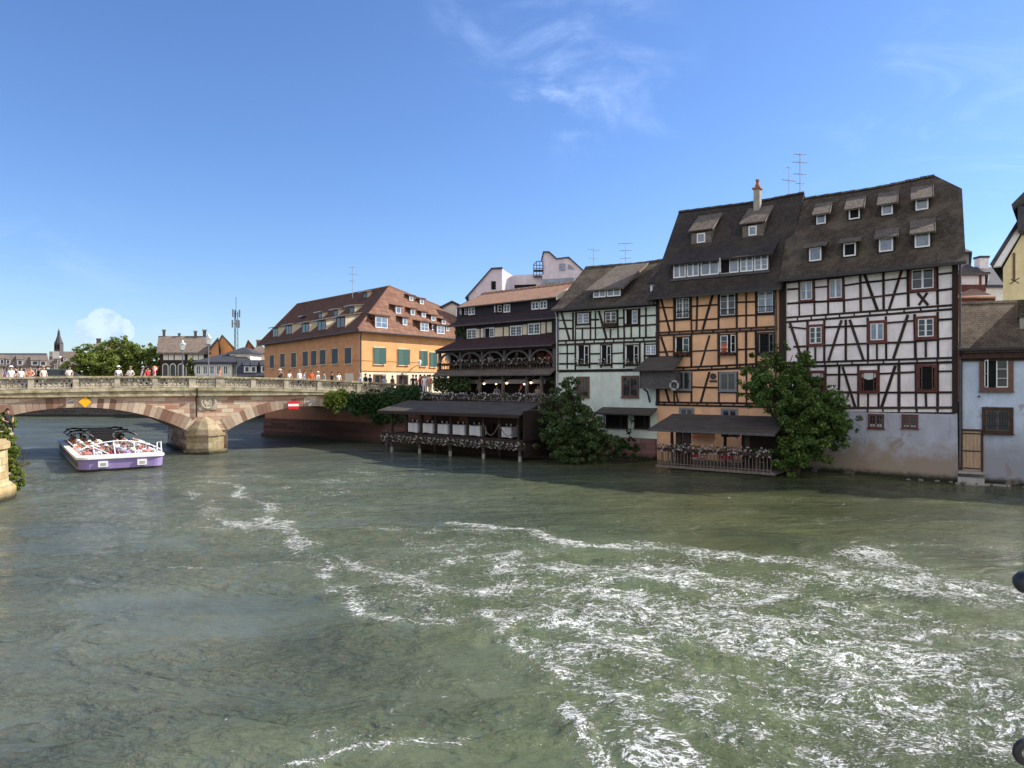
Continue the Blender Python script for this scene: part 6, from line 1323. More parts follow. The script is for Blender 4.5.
# telecom mast
e = empty('telecom_mast', tuple(gpt(236, 384, 150))); e.location.z = 9.0; k = 150 / 720; zt = CAM_H + (384 - 297) * k - 9
b = MB()
for a in range(3): c, s_ = 0.42 * math.cos(a * 2.1), 0.42 * math.sin(a * 2.1); b.tube([(c, s_, 0), (c * 0.8, s_ * 0.8, zt - 3)], 0.07, 5)
for i in range(9): z = i * (zt - 3) / 9; b.tube([(0.4, 0, z), (-0.2, 0.35, z + 0.9), (-0.2, -0.35, z + 1.3)], 0.035, 4)
b.tube([(0, 0, zt - 3.2), (0, 0, zt)], 0.05, 5); b.build('lattice_pole', 'iron', e)
for a, z in ((0, 0.70), (2.1, 0.70), (4.2, 0.70), (1, 0.55), (3.1, 0.55), (5.2, 0.55)):
    b = MB(); c, s_ = 0.75 * math.cos(a), 0.75 * math.sin(a); zz = zt * z; b.box(c - 0.14, c + 0.14, s_ - 0.1, s_ + 0.1, zz, zz + 1.6); b.tube([(0, 0, zz + 0.8), (c, s_, zz + 0.8)], 0.04, 4); b.build('panel_antenna', 'grey_paint', e)
tag(e, 'tall slim telecom mast with panel antennas above the grey-roofed building', 'mast')

# modern lilac building behind the restaurant house
def lilac():
    Y = 84.0; k = Y / F_PX; x0 = 440; e = empty('modern_building', ((x0 - 512) * k, Y, 3.9)); tag(e, 'modern lilac building with slanted gables showing above the restaurant roof', 'building')
    X = lambda x: (x - x0) * k; Z = lambda y: CAM_H - 3.9 - (y - 384) * k; C = crop(470, 240, 7.877); ux = (x0 - 512) * k
    def prism(pts, y0, y1, mat, nm, raw=False):
        q = (Y + max(0, y0)) / Y; b = MB(); b.prism([((X(C(px, py)[0]) + ux) * q - ux, (Z(C(px, py)[1]) - 1.1) * q + 1.1) for px, py in pts], y0, y1); return b.build(nm, mat, e)
    prism([(-10, 430), (170, 228), (252, 224), (252, 700), (-10, 700)], 0, 6, 'plaster_lilac', 'left_gable')
    prism([(-40, 455), (168, 220), (256, 215), (256, 228), (172, 230), (-20, 452)], -0.2, 6.2, 'slate', 'gable_roof_edge')
    b = MB(); b.hexa([(X(502) , 0.01, 0), (X(514.5), 2.2, 0), (X(514.5), 8, 0), (X(502), 8, 0)], [(X(502), 0.01, Z(268.6)), (X(514.5), 2.2, Z(274)), (X(514.5), 8, Z(274)), (X(502), 8, Z(268.6))]); b.build('lit_side_wall', 'plaster_lilac', e)
    prism([(345, 275), (600, 268), (600, 700), (345, 700)], 2.5, 8, 'plaster_lilac', 'terrace_wall')
    prism([(570, 272), (830, 258), (830, 700), (570, 700)], 1.6, 8, 'plaster_lilac', 'upper_block')
    prism([(583, 92), (622, 92), (680, 148), (775, 135), (890, 235), (890, 300), (583, 285)], 2.2, 8, 'plaster_lilac', 'tower_gable')
    prism([(575, 88), (624, 88), (684, 142), (778, 130), (900, 240), (895, 245), (775, 138), (680, 150), (620, 96), (575, 96)], 2.0, 8.2, 'slate', 'tower_roof_edge')
    prism([(572, 310), (820, 295), (820, 330), (572, 345)], 1.5, 1.58, 'glass_sky', 'window_band')
    for p in (((705,185),(750,185),(750,238),(705,238)), ((775,190),(825,228),(775,228))): prism(p, 2.1, 2.18, 'glass_sky', 'window')
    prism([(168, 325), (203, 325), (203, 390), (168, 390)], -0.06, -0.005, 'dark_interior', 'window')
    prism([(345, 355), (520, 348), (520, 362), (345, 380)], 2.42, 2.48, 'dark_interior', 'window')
    # balcony cage and planting
    b = MB(); xs = [X(C(x, 0)[0]) for x in (505, 530, 555, 580)]; zt, zb = Z(C(0, 145)[1]), Z(C(0, 262)[1])
    for i, x in enumerate(xs): b.tube([(x, 2.1, zb), (x, 2.1, zt - (0.4 if i == 0 else 0))], 0.04, 5)
    for z in (zt - 0.45, (zt + zb) / 2 + 0.05, (zt + zb) / 2 - 0.15): b.tube([(xs[0], 2.1, z), (xs[-1], 2.1, z)], 0.045, 5)
    b.tube([(xs[0], 2.1, zt - 0.4), (xs[1], 2.1, zt), (xs[3], 2.1, zt)], 0.05, 5); b.box(xs[0], xs[3], 2.1, 3.4, zb - 0.1, zb); b.box(xs[0], xs[3], 2.2, 3.4, (zt + zb) / 2 - 0.2, (zt + zb) / 2 - 0.1); b.build('balcony', 'iron', e)
    b = MB(); rg = random.Random(9)
    for x in (590, 650, 700, 760):
        for q in range(12): b.leaf((X(C(x, 0)[0]) + rg.uniform(-.35, .35), 1.4 + rg.uniform(-.1, .1), Z(C(0, 340)[1]) + rg.uniform(-.1, .2)), 0.16, rg)
    b.build('planting', 'leaf_green', e)
lilac()
e = gable_front('white_gabled_house', 'white gable and dark roof squeezed between the corner house and the restaurant house', 92, 442, 462, 378, 308, 452, 303, 8, 'plaster_far', 'slate')
# houses at the far right
far_house('tower_house', 'dark wall and brown roof rising right behind the white half-timbered house', 'building', 50, 953, 969, 300, 252, 244, 6, 'plaster_base', 'tiles_dormer', hipR=1.0)
far_house('rear_house', 'low white house with red-brown timbers and a brown hipped roof behind the blue house', 'building', 47, 957, 985, 300, 274, 264, 5, 'plaster_white', 'tiles_dormer', hipR=1.2, hipL=0.6)
b = MB(); e = bpy.data.objects['rear_house']; k = 47 / 720; zz = CAM_H - 3.9 + (384 - 274) * k
for x in (0.05, 1.45): b.box(x, x + 0.12, -0.06, 0.01, zz - 2.0, zz)
b.box(0, 1.85, -0.07, 0.01, zz - 1.15, zz - 0.7); b.build('timber_frame', 'timber_red', e)
far_house('annex', 'small red-tiled lean-to roof between the rear house and the blue house roof', 'building', 44, 957, 992, 310, 297, 289, 4, 'timber_red', 'tiles_salmon', hipL=0.8, hipR=0.9)
far_house('grey_roofed_house', 'slate-roofed house with a white chimney stack in the gap at the far right', 'building', 75, 974, 1012, 300, 284, 267, 10, 'plaster_far', 'slate', dorm=[(985, 274, 280, 5)])
e = bpy.data.objects['grey_roofed_house']; k = 75 / 720; b = MB(); a = (982 - 512) * k + 3.2 - e.location.x; b.box(a - 0.5, a + 0.5, 4.5, 5.5, CAM_H - 3.9 + (384 - 272) * k, CAM_H - 3.9 + (384 - 259) * k * 1.07); b.box(a - 0.55, a + 0.55, 4.4, 5.6, CAM_H - 3.9 + (384 - 259) * k * 1.07, CAM_H - 3.9 + (384 - 257) * k * 1.07, 1); b.build('chimney', ['plaster_white', 'slate'], e)
def yellow_house():
    Y = 47.0; k = Y / F_PX; x0 = 1003; e = empty('yellow_gabled_house', ((x0 - 512) * k, Y, 3.9)); tag(e, 'yellow rendered gable with a narrow window and a dark roof edge at the right border', 'house'); X = lambda x: (x - x0) * k; Z = lambda y: CAM_H - 3.9 - (y - 384) * k
    b = MB(); b.prism([(0, 0), (X(1110), 0), (X(1110), Z(262)), (X(1060), Z(168)), (0, Z(268))], 0, 9); b.build('wall', 'plaster_yellow', e)
    b = MB(); b.prism([(X(993), Z(268)), (X(1060), Z(162)), (X(1060), Z(156)), (X(991), Z(266))], -0.7, 9.3); b.prism([(X(1120), Z(268)), (X(1060), Z(162)), (X(1060), Z(156)), (X(1122), Z(266))], -0.7, 9.3); b.build('roof', 'slate', e)
    b = MB(); b.prism([(X(1001), Z(267)), (X(1060), Z(167)), (X(1060), Z(162)), (X(994), Z(268))], -0.5, 0.0); b.build('soffit', 'white_paint', e)
    w = MB(); w.box(X(1013.2), X(1015.4), -0.06, 0.0, Z(281), Z(253)); w.build('window', 'brown_paint', e)
    b = MB(); b.box(X(1019.5), X(1026), -1.5, 1.0, Z(235), Z(212)); b.prism([(X(1015), Z(216)), (X(1030), Z(202)), (X(1030), Z(196)), (X(1014), Z(212))], -2.0, 1.5); b.build('dormer', 'slate', e)
    skew(e, -0.78)
    b = MB(); b.tube([(X(1008), -0.3, Z(280)), (X(1016), -0.3, Z(284))], 0.03, 4); b.tube([(X(1010), 0, Z(284)), (X(1014), -0.5, Z(279))], 0.03, 4); b.build('bracket', 'iron', e)
yellow_house()

# roof aerials
def aerial(px, ybot, ytop, Y, kind, label, rot=0.3):
    p = gpt(px, ybot, Y); e = empty('tv_aerial', tuple(p), rot); k = Y / F_PX; h = (ybot - ytop) * k; b = MB(); b.tube([(0, 0, -0.6), (0, 0, h)], 0.028, 5); b.build('mast', 'zinc', e)
    b = MB()
    for (z, L, n) in kind:
        z *= h; L *= k; b.tube([(-L / 2, 0, z), (L / 2, 0, z)], 0.02, 4)
        for j in range(n): x = -L / 2 + L * j / max(1, n - 1); w = (0.5 - 0.2 * j / n) * L * 0.55; b.tube([(x, -w / 2, z), (x, w / 2, z)], 0.014, 4); b.tube([(x, 0, z - w / 4), (x, 0, z + w / 4)], 0.012, 4)
    b.build('antenna_elements', 'zinc', e); tag(e, label, 'antenna', 'roof aerials')
aerial(352.5, 293, 266, 80, [(0.95, 7, 3), (0.7, 10, 4), (0.45, 6, 3)], 'aerial on the ridge of the ochre corner house')
aerial(593.5, 267, 248, 58, [(0.9, 12, 5), (0.45, 9, 3)], 'left aerial on the roof of the pale green house', 0.5)
aerial(625.5, 262, 243, 57, [(0.98, 14, 4), (0.6, 12, 4), (0.2, 10, 3)], 'right aerial on the roof of the pale green house', -0.2)
aerial(789, 196, 166, 47, [(0.52, 16, 6), (0.95, 5, 2)], 'shorter of the two aerials on the orange house ridge', 0.4)
aerial(800, 200, 153, 46.5, [(0.97, 12, 5), (0.8, 14, 5), (0.55, 12, 4), (0.35, 8, 3)], 'taller of the two aerials between the orange and the white roofs', 0.15)

# ================================================================ plants
def plant(name, label, cat, base, blobs, n, size, mat, seed, trunk=None, clumps=60, spread=0.28, tr=0.15, group=None, shell=(0.45, 1.05)):
    base = Vector(base); e = empty(name, tuple(base)); tag(e, label, cat, group)
    bl = [((b[0] - base), *b[1:]) for b in blobs]
    leafcloud('crown', mat, bl, n, size, seed, e, clumps, spread, shell)
    b = MB(); rg = random.Random(seed)
    for q in bl:
        c = q[0]; root_ = Vector((rg.uniform(-.1, .1), rg.uniform(-.1, .1), 0)); mid = Vector((c.x * 0.35, c.y * 0.35, c.z * 0.5)); b.tube([root_, mid, c * 0.9], [tr, tr * 0.7, tr * 0.2], 6)
        for j in range(4): d = Vector((rg.gauss(0, 1), rg.gauss(0, 1), rg.uniform(0, 1))).normalized() * q[1] * 0.8; b.tube([mid.lerp(c, 0.5), c * 0.9 + d * 0.4, c + d], [tr * 0.4, tr * 0.25, tr * 0.08], 5)
    b.build('trunk', 'bark', e); return e
def pb(px, py, Y, rpx, w=1, sq=(1, 1, 1)): return (gpt(px, py, Y), rpx * Y / F_PX, w, sq)
plant('riverside_tree', 'leafy tree leaning over the water between the orange and white houses', 'tree', gpt(795, 474, 39.7), [pb(768, 378, 39.8, 22), pb(757, 368, 39.9, 12, .8), pb(795, 372, 40, 20), pb(783, 356, 40.5, 12, .8), pb(760, 392, 39.5, 18), pb(795, 400, 39.2, 26), pb(820, 412, 38.8, 24), pb(840, 420, 38.6, 17, 1.1), pb(810, 440, 38.8, 26), pb(790, 455, 39, 20), pb(825, 388, 39.5, 9, .6), pb(806, 358, 40, 7, .5), pb(845, 408, 38.8, 9)], 34000, 0.15, 'leaf_bright', 3, clumps=420, spread=0.25, tr=0.16, shell=(0.35, 1.22))
plant('riverside_bush', 'dense dark green bush at the waterline before the pale green house', 'bush', gpt(580, 463, 46), [pb(570, 400, 46.5, 20), pb(563, 420, 46, 22), pb(585, 425, 45.8, 24), pb(566, 445, 45.5, 22), pb(592, 446, 45.5, 22), pb(552, 440, 46.2, 14), pb(568, 384, 47, 11, 1), pb(562, 390, 47, 12, 1), pb(612, 446, 45.8, 13), pb(551, 400, 47, 11), pb(580, 458, 45.4, 20)], 30000, 0.14, 'leaf_green', 5, clumps=380, spread=0.23, tr=0.12, shell=(0.35, 1.2))
plant('small_bush', 'small dark bush at the waterline beside the pink stone footing', 'bush', gpt(630, 460, 46), [pb(622, 448, 46, 9), pb(634, 452, 46, 7), pb(640, 458, 45.8, 4)], 2600, 0.12, 'leaf_ivy', 6, clumps=40, tr=0.04)
plant('climbing_plant', 'slim vine climbing the wall by the shop opening of the pale green house', 'climbing plant', gpt(630, 440, 47.6), [pb(629, 432, 47.7, 4), pb(632, 420, 47.8, 3), pb(631, 440, 47.5, 4)], 700, 0.11, 'leaf_ivy', 8, clumps=20, tr=0.03)
for i, (a, lab) in enumerate(((((92, 360, 128, 17), (80, 365, 127, 14), (88, 350, 129, 8), (100, 370, 127, 14), (72, 371, 127, 10)), 'broad tree at the left of the clump behind the bridge'),
                              (((116, 355, 130, 18), (106, 350, 131, 12), (120, 347, 131, 11), (116, 368, 128, 18)), 'tallest tree in the middle of the clump behind the bridge'),
                              (((140, 360, 129, 15), (136, 352, 130, 11), (149, 353, 130, 9), (142, 372, 128, 14)), 'tree right of the middle in the clump behind the bridge'),
                              (((156, 360, 126, 10), (157, 351, 126, 7), (158, 371, 125, 10)), 'slim tree at the right end of the clump behind the bridge'))):
    bl = [pb(x, y, Y, r) for x, y, Y, r in a]; plant('broadleaf_tree', lab, 'tree', gpt(a[0][0], 384, a[0][2]) - Vector((0, 0, 1.0)), bl, [6500, 7500, 5500, 3000][i], 0.42, 'leaf_sun', 20 + i, clumps=130, spread=0.26, tr=0.35, group='trees behind the bridge')
plant('young_tree', 'young yellow-green tree in front of the wide half-timbered building', 'tree', gpt(191, 384, 108) - Vector((0, 0, 1)), [pb(191, 366, 108, 4.5), pb(190, 361, 108, 3), pb(192, 373, 108, 4)], 900, 0.32, 'leaf_yellow', 31, clumps=40, tr=0.1)
# left bank growth
plant('bank_shrub', 'green shrub hanging over the left bank wall beside its rounded stone end', 'bush', (-22.4, 33.2, 1.9), [pb(14, 470, 33, 9), pb(11, 455, 34, 10), pb(14, 484, 32.4, 8), pb(8, 440, 36, 9), pb(17, 476, 32.5, 6), pb(5, 462, 33, 8)], 11000, 0.12, 'leaf_sun', 41, clumps=90, tr=0.012)
plant('bank_tree', 'small leafy bush on the left bank under the bridge springing', 'bush', gpt(6, 424, 42), [pb(6, 424, 42, 9), pb(2, 418, 43, 7), pb(12, 421, 43, 5), pb(3, 436, 40, 7)], 2600, 0.16, 'leaf_yellow', 42, clumps=60, tr=0.05)
# ivy over the right end of the bridge
def ivy_cloud(name, label, f, pts, n, size, mat, seed, parent=None, noarea=False):
    rg = random.Random(seed); b = MB()
    e = f.empty(name)
    for _ in range(n):
        x, y, r, v0, v1 = rg.choices(pts, weights=[p[2] ** 2 for p in pts])[0]; a = rg.random() * 6.28; q = r * math.sqrt(rg.random()); px, py = x + q * math.cos(a), y + q * math.sin(a) * 0.9; v = rg.uniform(v0, v1) + 0.15 * math.sin(px * 0.9) * math.cos(py * 0.8)
        u, z = f.at(px, py, v); b.leaf((u, v, z), size * rg.uniform(0.6, 1.3), rg)
    b.build('foliage', mat, e)
    s = MB()
    for k in range(6): x, y, r, v0, v1 = pts[k * len(pts) // 6]; u, z = f.at(x, y, v1); s.tube([(u, v1, z + 0.6), (u + 0.2, v1 + .02, z), (u - 0.1, v1, z - 0.5)], 0.03, 5)
    s.build('stems', 'bark', e); tag(e, label, 'climbing plant'); return e
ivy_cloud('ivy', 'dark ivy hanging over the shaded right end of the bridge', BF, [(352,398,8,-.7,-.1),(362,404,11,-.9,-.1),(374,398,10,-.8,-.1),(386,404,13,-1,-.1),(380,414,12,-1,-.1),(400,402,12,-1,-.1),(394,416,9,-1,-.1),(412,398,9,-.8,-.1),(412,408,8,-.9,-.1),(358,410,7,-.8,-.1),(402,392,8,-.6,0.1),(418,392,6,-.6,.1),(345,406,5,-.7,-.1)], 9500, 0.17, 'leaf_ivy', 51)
QF = Fr(Q2, PV.w(1.0, 3.2).xy)
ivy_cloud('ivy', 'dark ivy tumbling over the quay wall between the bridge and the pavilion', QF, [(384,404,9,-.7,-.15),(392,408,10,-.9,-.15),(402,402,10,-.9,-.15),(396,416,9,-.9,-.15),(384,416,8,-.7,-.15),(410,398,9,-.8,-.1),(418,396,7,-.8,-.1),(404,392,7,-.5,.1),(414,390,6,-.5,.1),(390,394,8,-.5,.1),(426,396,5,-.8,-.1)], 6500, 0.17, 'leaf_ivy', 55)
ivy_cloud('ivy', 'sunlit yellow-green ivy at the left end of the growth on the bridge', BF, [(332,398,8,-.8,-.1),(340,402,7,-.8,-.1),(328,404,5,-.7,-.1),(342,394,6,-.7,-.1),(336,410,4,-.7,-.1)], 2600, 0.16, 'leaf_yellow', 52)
ivy_cloud('hanging_vine', 'green vine curtain hanging at the left end of the terrace floor of the restaurant house', BR, [(440,384,6,-.6,-.2),(450,385,8,-.6,-.2),(460,384,8,-.6,-.2),(466,382,5,-.6,-.2),(445,388,6,-.6,-.2),(437,379,4,-.8,-.3),(437,388,4,-.6,-.2),(436,383,4,-.6,-.2),(455,379,5,-.6,-.2),(467,388,4,-.6,-.2),(443,379,5,-.6,-.2)], 5000, 0.15, 'leaf_green', 53)
ivy_cloud('climbing_plant', 'green creeper on the left end of the restaurant house above the gallery roof', BR, [(458,332,3.5,1.3,1.55),(461,328,3,1.3,1.55),(464,335,2.5,1.3,1.55)], 420, 0.14, 'leaf_green', 54)

# ================================================================ flower boxes
def flower_proto(name, white=True, L=1.0, seed=1, n=70):
    rg = random.Random(seed); e = empty(name, (0, 0, 0)); b = MB(); b.prismx([(-0.1, 0), (0.1, 0), (0.13, 0.18), (-0.13, 0.18)], -L / 2 + 0.02, L / 2 - 0.02); b.build('planter', 'timber_brown', e)
    b = MB()
    for _ in range(n): b.leaf((rg.uniform(-L / 2, L / 2), rg.uniform(-.22, .16), 0.2 + rg.uniform(-.22, .22)), 0.11, rg)
    b.build('foliage', 'leaf_ivy', e); b = MB()
    for _ in range(int(n * 0.17)):
        c = Vector((rg.uniform(-L / 2, L / 2), rg.uniform(-.3, .1), 0.22 + rg.uniform(-.26, .24)))
        for _k in range(4): b.leaf(c + Vector((rg.uniform(-.05, .05), rg.uniform(-.05, .05), rg.uniform(-.05, .05))), 0.10, rg)
    b.build('blossoms', 'petals_white' if white else 'petals_red', e); return e
ORD = ['first', 'second', 'third', 'fourth', 'fifth', 'sixth', 'seventh', 'eighth', 'ninth', 'tenth', 'eleventh', 'twelfth', 'thirteenth', 'fourteenth', 'fifteenth', 'sixteenth']
def flower_row(f, u0, u1, v, z, n, labelf, group, white=True, seed=1, dens=70):
    L = (u1 - u0) / n; protos = [flower_proto('flower_box', white, L, seed + k, dens) for k in range(min(3, n))]
    for i in range(n):
        o = protos[i] if i < len(protos) else copy_tree(protos[i % len(protos)])
        o.location = f.w(u0 + L * (i + 0.5), v, z); o.rotation_euler = (0, 0, f.rz + (math.pi if False else 0)); tag(o, labelf(ORD[i]), 'flower box', group)
flower_row(PV, PUS[0] - 0.6, PV.len + 0.7, -0.5, PZF - 0.55, 13, lambda o: f'{o} box of pale flowers from the left along the waterside edge of the pavilion', 'flower boxes along the pavilion', True, 11, 130)
flower_row(PV, 0.6, PV.len + 1.2, 2.5, zter + 0.28, 12, lambda o: f'{o} flower box from the left on the rail above the pavilion roof', 'flower boxes above the pavilion roof', True, 21, 170)
zf = BRI['zflo']; flower_row(BR, 0.4, BR.len - 0.3, -0.3, zf + 0.38, 12, lambda o: f'{o} box of pale flowers from the left on the gallery rail of the restaurant house', 'flower boxes on the gallery rail', True, 31, 75)
u0, u1, v, zf2, ua, ub, zt2 = OT
flower_row(BO, u0, u1, v - 0.12, zf2 + 0.85, 6, lambda o: f'{o} box of white flowers from the left on the railing of the small terrace', 'flower boxes on the orange house terrace', True, 41, 150)
u0, u1, z0_, z1 = rect(BG, *crop(550, 300, 7.683)(412, 185), *crop(550, 300, 7.683)(520, 210)); flower_row(BG, u0, u1, -0.25, z0_, 1, lambda o: 'box of red flowers under the middle upper window of the pale green house', 'window flower boxes', False, 51, 90)
u0, u1, z0_, z1 = rect(BO, *crop(640, 270, 6.4)(226, 520), *crop(640, 270, 6.4)(322, 545)); flower_row(BO, u0, u1, -0.25, z0_, 1, lambda o: 'box of pinkish flowers under the open left window of the orange house', 'window flower boxes', False, 52, 60)
u0, u1, z0_, z1 = rect(BO, *crop(640, 270, 6.4)(512, 525), *crop(640, 270, 6.4)(615, 545)); flower_row(BO, u0, u1, -0.25, z0_, 1, lambda o: 'box of flowers under the red-curtained window of the orange house', 'window flower boxes', False, 53, 45)
Cg = crop(550, 300, 7.683)
for k, (x0, x1, nm) in enumerate(((215, 302, 'left'), (395, 470, 'middle'), (592, 686, 'right'))):
    u0, u1, z0_, z1 = rect(BG, *Cg(x0, 470), *Cg(x1, 498)); flower_row(BG, u0, u1, -0.25, z0_, 1, lambda o: f'white flower box under the {nm} open lower window of the pale green house', 'window flower boxes', True, 61 + k, 70)
u, z = BO.at(*crop(640, 360, 6.4)(580, 475), -2.2); flower_row(BO, u - 0.55, u + 0.55, -2.2, z - 0.15, 1, lambda o: 'hanging basket of white flowers under the small terrace roof', 'hanging baskets', True, 71, 80)
# lit lamps under the restaurant ceiling
for i, (x, y) in enumerate(((285,435),(437,435),(592,431),(757,428),(520,436),(712,437))):
    u, z = BR.at(*BRI['CG'](x, y), 0.12 if i < 4 else 1.2); e = empty('hanging_lamp', tuple(BR.w(u, 0.12 if i < 4 else 1.2, z)), BR.rz); b = MB(); b.ball((0, 0, 0), 0.085, (1, 1, 1), 8, 6); b.build('bulb', 'lamp_glow', e); b = MB(); b.tube([(0, 0, 0.07), (0, 0, 0.5)], 0.01, 4); b.lathe((0, 0, 0.07), [(0.09, 0), (0.03, 0.07)], 8); b.build('fitting', 'iron', e)
    tag(e, ['lit globe lamp, leftmost in the front row under the gallery floor', 'lit globe lamp, second in the front row under the gallery floor', 'lit globe lamp, third in the front row under the gallery floor', 'lit globe lamp, rightmost in the front row under the gallery floor', 'lit lamp further inside, left of the middle terrace posts', 'lit lamp further inside, right of the middle terrace posts'][i], 'lamp', 'lamps of the dining terrace')
# a pale lampshade in the left arch of the gallery
u, z = BR.at(*BRI['CG'](192, 262), 0.7); e = empty('floor_lamp', tuple(BR.w(u, 0.7, BRI['zflo'] + 0.08)), BR.rz); h = z - BRI['zflo']; b = MB(); b.lathe((0, 0, 0), [(0.18, 0), (0.16, 0.03), (0.02, 0.05), (0.02, h - 0.2)], 8); b.build('stand', 'iron', e); b = MB(); b.lathe((0, 0, h - 0.25), [(0.30, 0), (0.17, 0.6)], 12); b.build('lamp_shade', 'cloth_white', e); tag(e, 'white lampshade standing in the leftmost arch of the gallery', 'lamp')
# ================================================================ people
SKIN = [(0.62, 0.38, 0.27), (0.50, 0.29, 0.19), (0.68, 0.44, 0.33)]
for i, c in enumerate(SKIN): simple(f'skin_{i}', c, 0.6, 0.06, 8)
CL = dict(white=(0.80, 0.80, 0.80), black=(0.02, 0.02, 0.024), orange=(0.72, 0.10, 0.02), pink=(0.66, 0.26, 0.28), red=(0.50, 0.03, 0.04), blue=(0.12, 0.20, 0.42), teal=(0.16, 0.42, 0.44), grey=(0.30, 0.31, 0.33), navy=(0.03, 0.04, 0.09), beige=(0.56, 0.45, 0.33), green=(0.10, 0.22, 0.10), lilac=(0.42, 0.34, 0.56), brown=(0.14, 0.08, 0.05), coral=(0.70, 0.28, 0.20), cream=(0.72, 0.66, 0.54))
CL['light blue'] = (0.42, 0.55, 0.70)
for k, c in CL.items(): simple('cloth_' + k.replace(' ', '_') + '_wear', c, 0.85, 0.1, 6)
HAIR = dict(brown=(0.06, 0.03, 0.015), black=(0.012, 0.010, 0.010), blond=(0.45, 0.30, 0.14), grey=(0.35, 0.34, 0.33), red=(0.30, 0.07, 0.02))
for k, c in HAIR.items(): simple('hair_' + k, c, 0.6, 0.2, 20)
def body_mesh(pose):
    """one continuous skinned figure; local z up, facing -y"""
    V, E, R = [], [], []
    def j(p, r, par=None):
        V.append(p); R.append(r); i = len(V) - 1
        if par is not None: E.append((par, i))
        return i
    sit = pose.startswith('sit'); hz = 0.50 if sit else 0.92
    lean = {'lean': -0.22, 'walk': -0.04}.get(pose, 0.0)
    def T(x, y, z): return (x, y + lean * max(0, z - 0.92) / 0.6 * (1 if not sit else 0), z - (0.42 if sit else 0))
    pel = j(T(0, 0, 0.95), 0.135); ab = j(T(0, 0.0, 1.10), 0.12, pel); ch = j(T(0, 0.0, 1.30), 0.14, ab); nk = j(T(0, 0.01, 1.46), 0.058, ch); hd = j(T(0, -0.01, 1.57), 0.082, nk); hd2 = j(T(0, -0.012, 1.67), 0.085, hd)
    j(T(0, -0.115, 1.60), 0.014, hd)
    for s in (-1, 1):
        sh = j(T(s * 0.17, 0, 1.40), 0.062, ch)
        if pose == 'stand': el, wr = (s * 0.25, 0.03, 1.13), (s * 0.24, -0.10, 0.92)
        elif pose == 'walk': el, wr = (s * 0.24, 0.05 - 0.06 * s, 1.13), (s * 0.23, -0.06 - 0.14 * s, 0.93)
        elif pose == 'lean': el, wr = (s * 0.27, -0.12, 1.15), (s * 0.12, -0.36, 1.06)
        elif pose == 'photo': el, wr = (s * 0.26, -0.18, 1.20), (s * 0.09, -0.34, 1.46)
        elif pose == 'sit': el, wr = (s * 0.25, -0.04, 1.13), (s * 0.15, -0.30, 1.06)
        else: el, wr = (s * 0.26, -0.02, 1.14), ((0.14, -0.3, 1.3) if s > 0 else (-0.17, -0.30, 1.05))
        a = j(T(*el), 0.043, sh); w = j(T(*wr), 0.028, a); d = (Vector(wr) - Vector(el)).normalized(); pm = Vector(wr) + d * 0.06; p_ = j(T(*pm), 0.03, w)
        for q in range(4):
            o = Vector((1, 0, 0)) * (q - 1.5) * 0.018; f1 = pm + d * 0.055 + o; f2 = f1 + d * (0.03, 0.038, 0.034, 0.024)[q] + Vector((0, 0, -0.012)); i1 = j(T(*f1), 0.009, p_); j(T(*f2), 0.008, i1)
        t1 = Vector(wr) + d * 0.03 + Vector((-s * 0.035, -0.01, 0.0)); i1 = j(T(*t1), 0.010, p_); j(T(*(t1 + d * 0.03)), 0.009, i1)
        hp = j(T(s * 0.09, 0, 0.90), 0.095, pel)
        if sit: k = (s * 0.11, -0.42, 0.90); an = (s * 0.11, -0.42, 0.52)
        elif pose == 'walk': k = (s * 0.09, -0.04 - 0.12 * s, 0.50); an = (s * 0.08, 0.04 - 0.22 * s, 0.08)
        else: k = (s * 0.10, -0.01, 0.50); an = (s * 0.11, 0.03, 0.08)
        kk = j(T(*k), 0.060, hp); a2 = j(T(*an), 0.042, kk); j(T(an[0], an[1] - 0.16, an[2] - 0.04), 0.032, a2)
    me = bpy.data.meshes.new('person'); me.from_pydata(V, E, []); o = bpy.data.objects.new('tmp', me); COL.objects.link(o)
    m = o.modifiers.new('s', 'SKIN'); 
    for i, r in enumerate(R): me.skin_vertices[0].data[i].radius = (r, r)
    for sv in me.skin_vertices[0].data: sv.use_root = False
    me.skin_vertices[0].data[0].use_root = True
    m.use_smooth_shade = True; ss = o.modifiers.new('u', 'SUBSURF'); ss.levels = 1; ss.render_levels = 1
    bpy.context.view_layer.update(); dg = bpy.context.evaluated_depsgraph_get(); ev = o.evaluated_get(dg); nm = bpy.data.meshes.new_from_object(ev); bpy.data.objects.remove(o); nm.name = 'person_' + pose
    nm.materials.clear()
    for _ in range(4): nm.materials.append(M['skin_0'])
    off = 0.42 if sit else 0
    ids = []
    for p in nm.polygons:
        c = p.center; z = c.z + off; arm = abs(c.x) > 0.185 or (c.y < (-0.2 if pose != 'lean' else -0.34) and z > 1.0)
        if z > 1.44: k = 0
        elif z > 0.96 and not arm: k = 1
        elif z > 0.96 and arm: k = 1 if z > 1.27 and abs(c.x) < 0.26 and c.y > -0.15 else 0
        elif z > 0.80 and abs(c.x) > 0.215: k = 0
        elif (not sit and z < 0.10) or (sit and z < 0.56): k = 3
        else: k = 2
        ids.append(k)
    nm.polygons.foreach_set('material_index', ids); nm.polygons.foreach_set('use_smooth', [True] * len(ids)); nm.update()
    return nm, V[hd2]
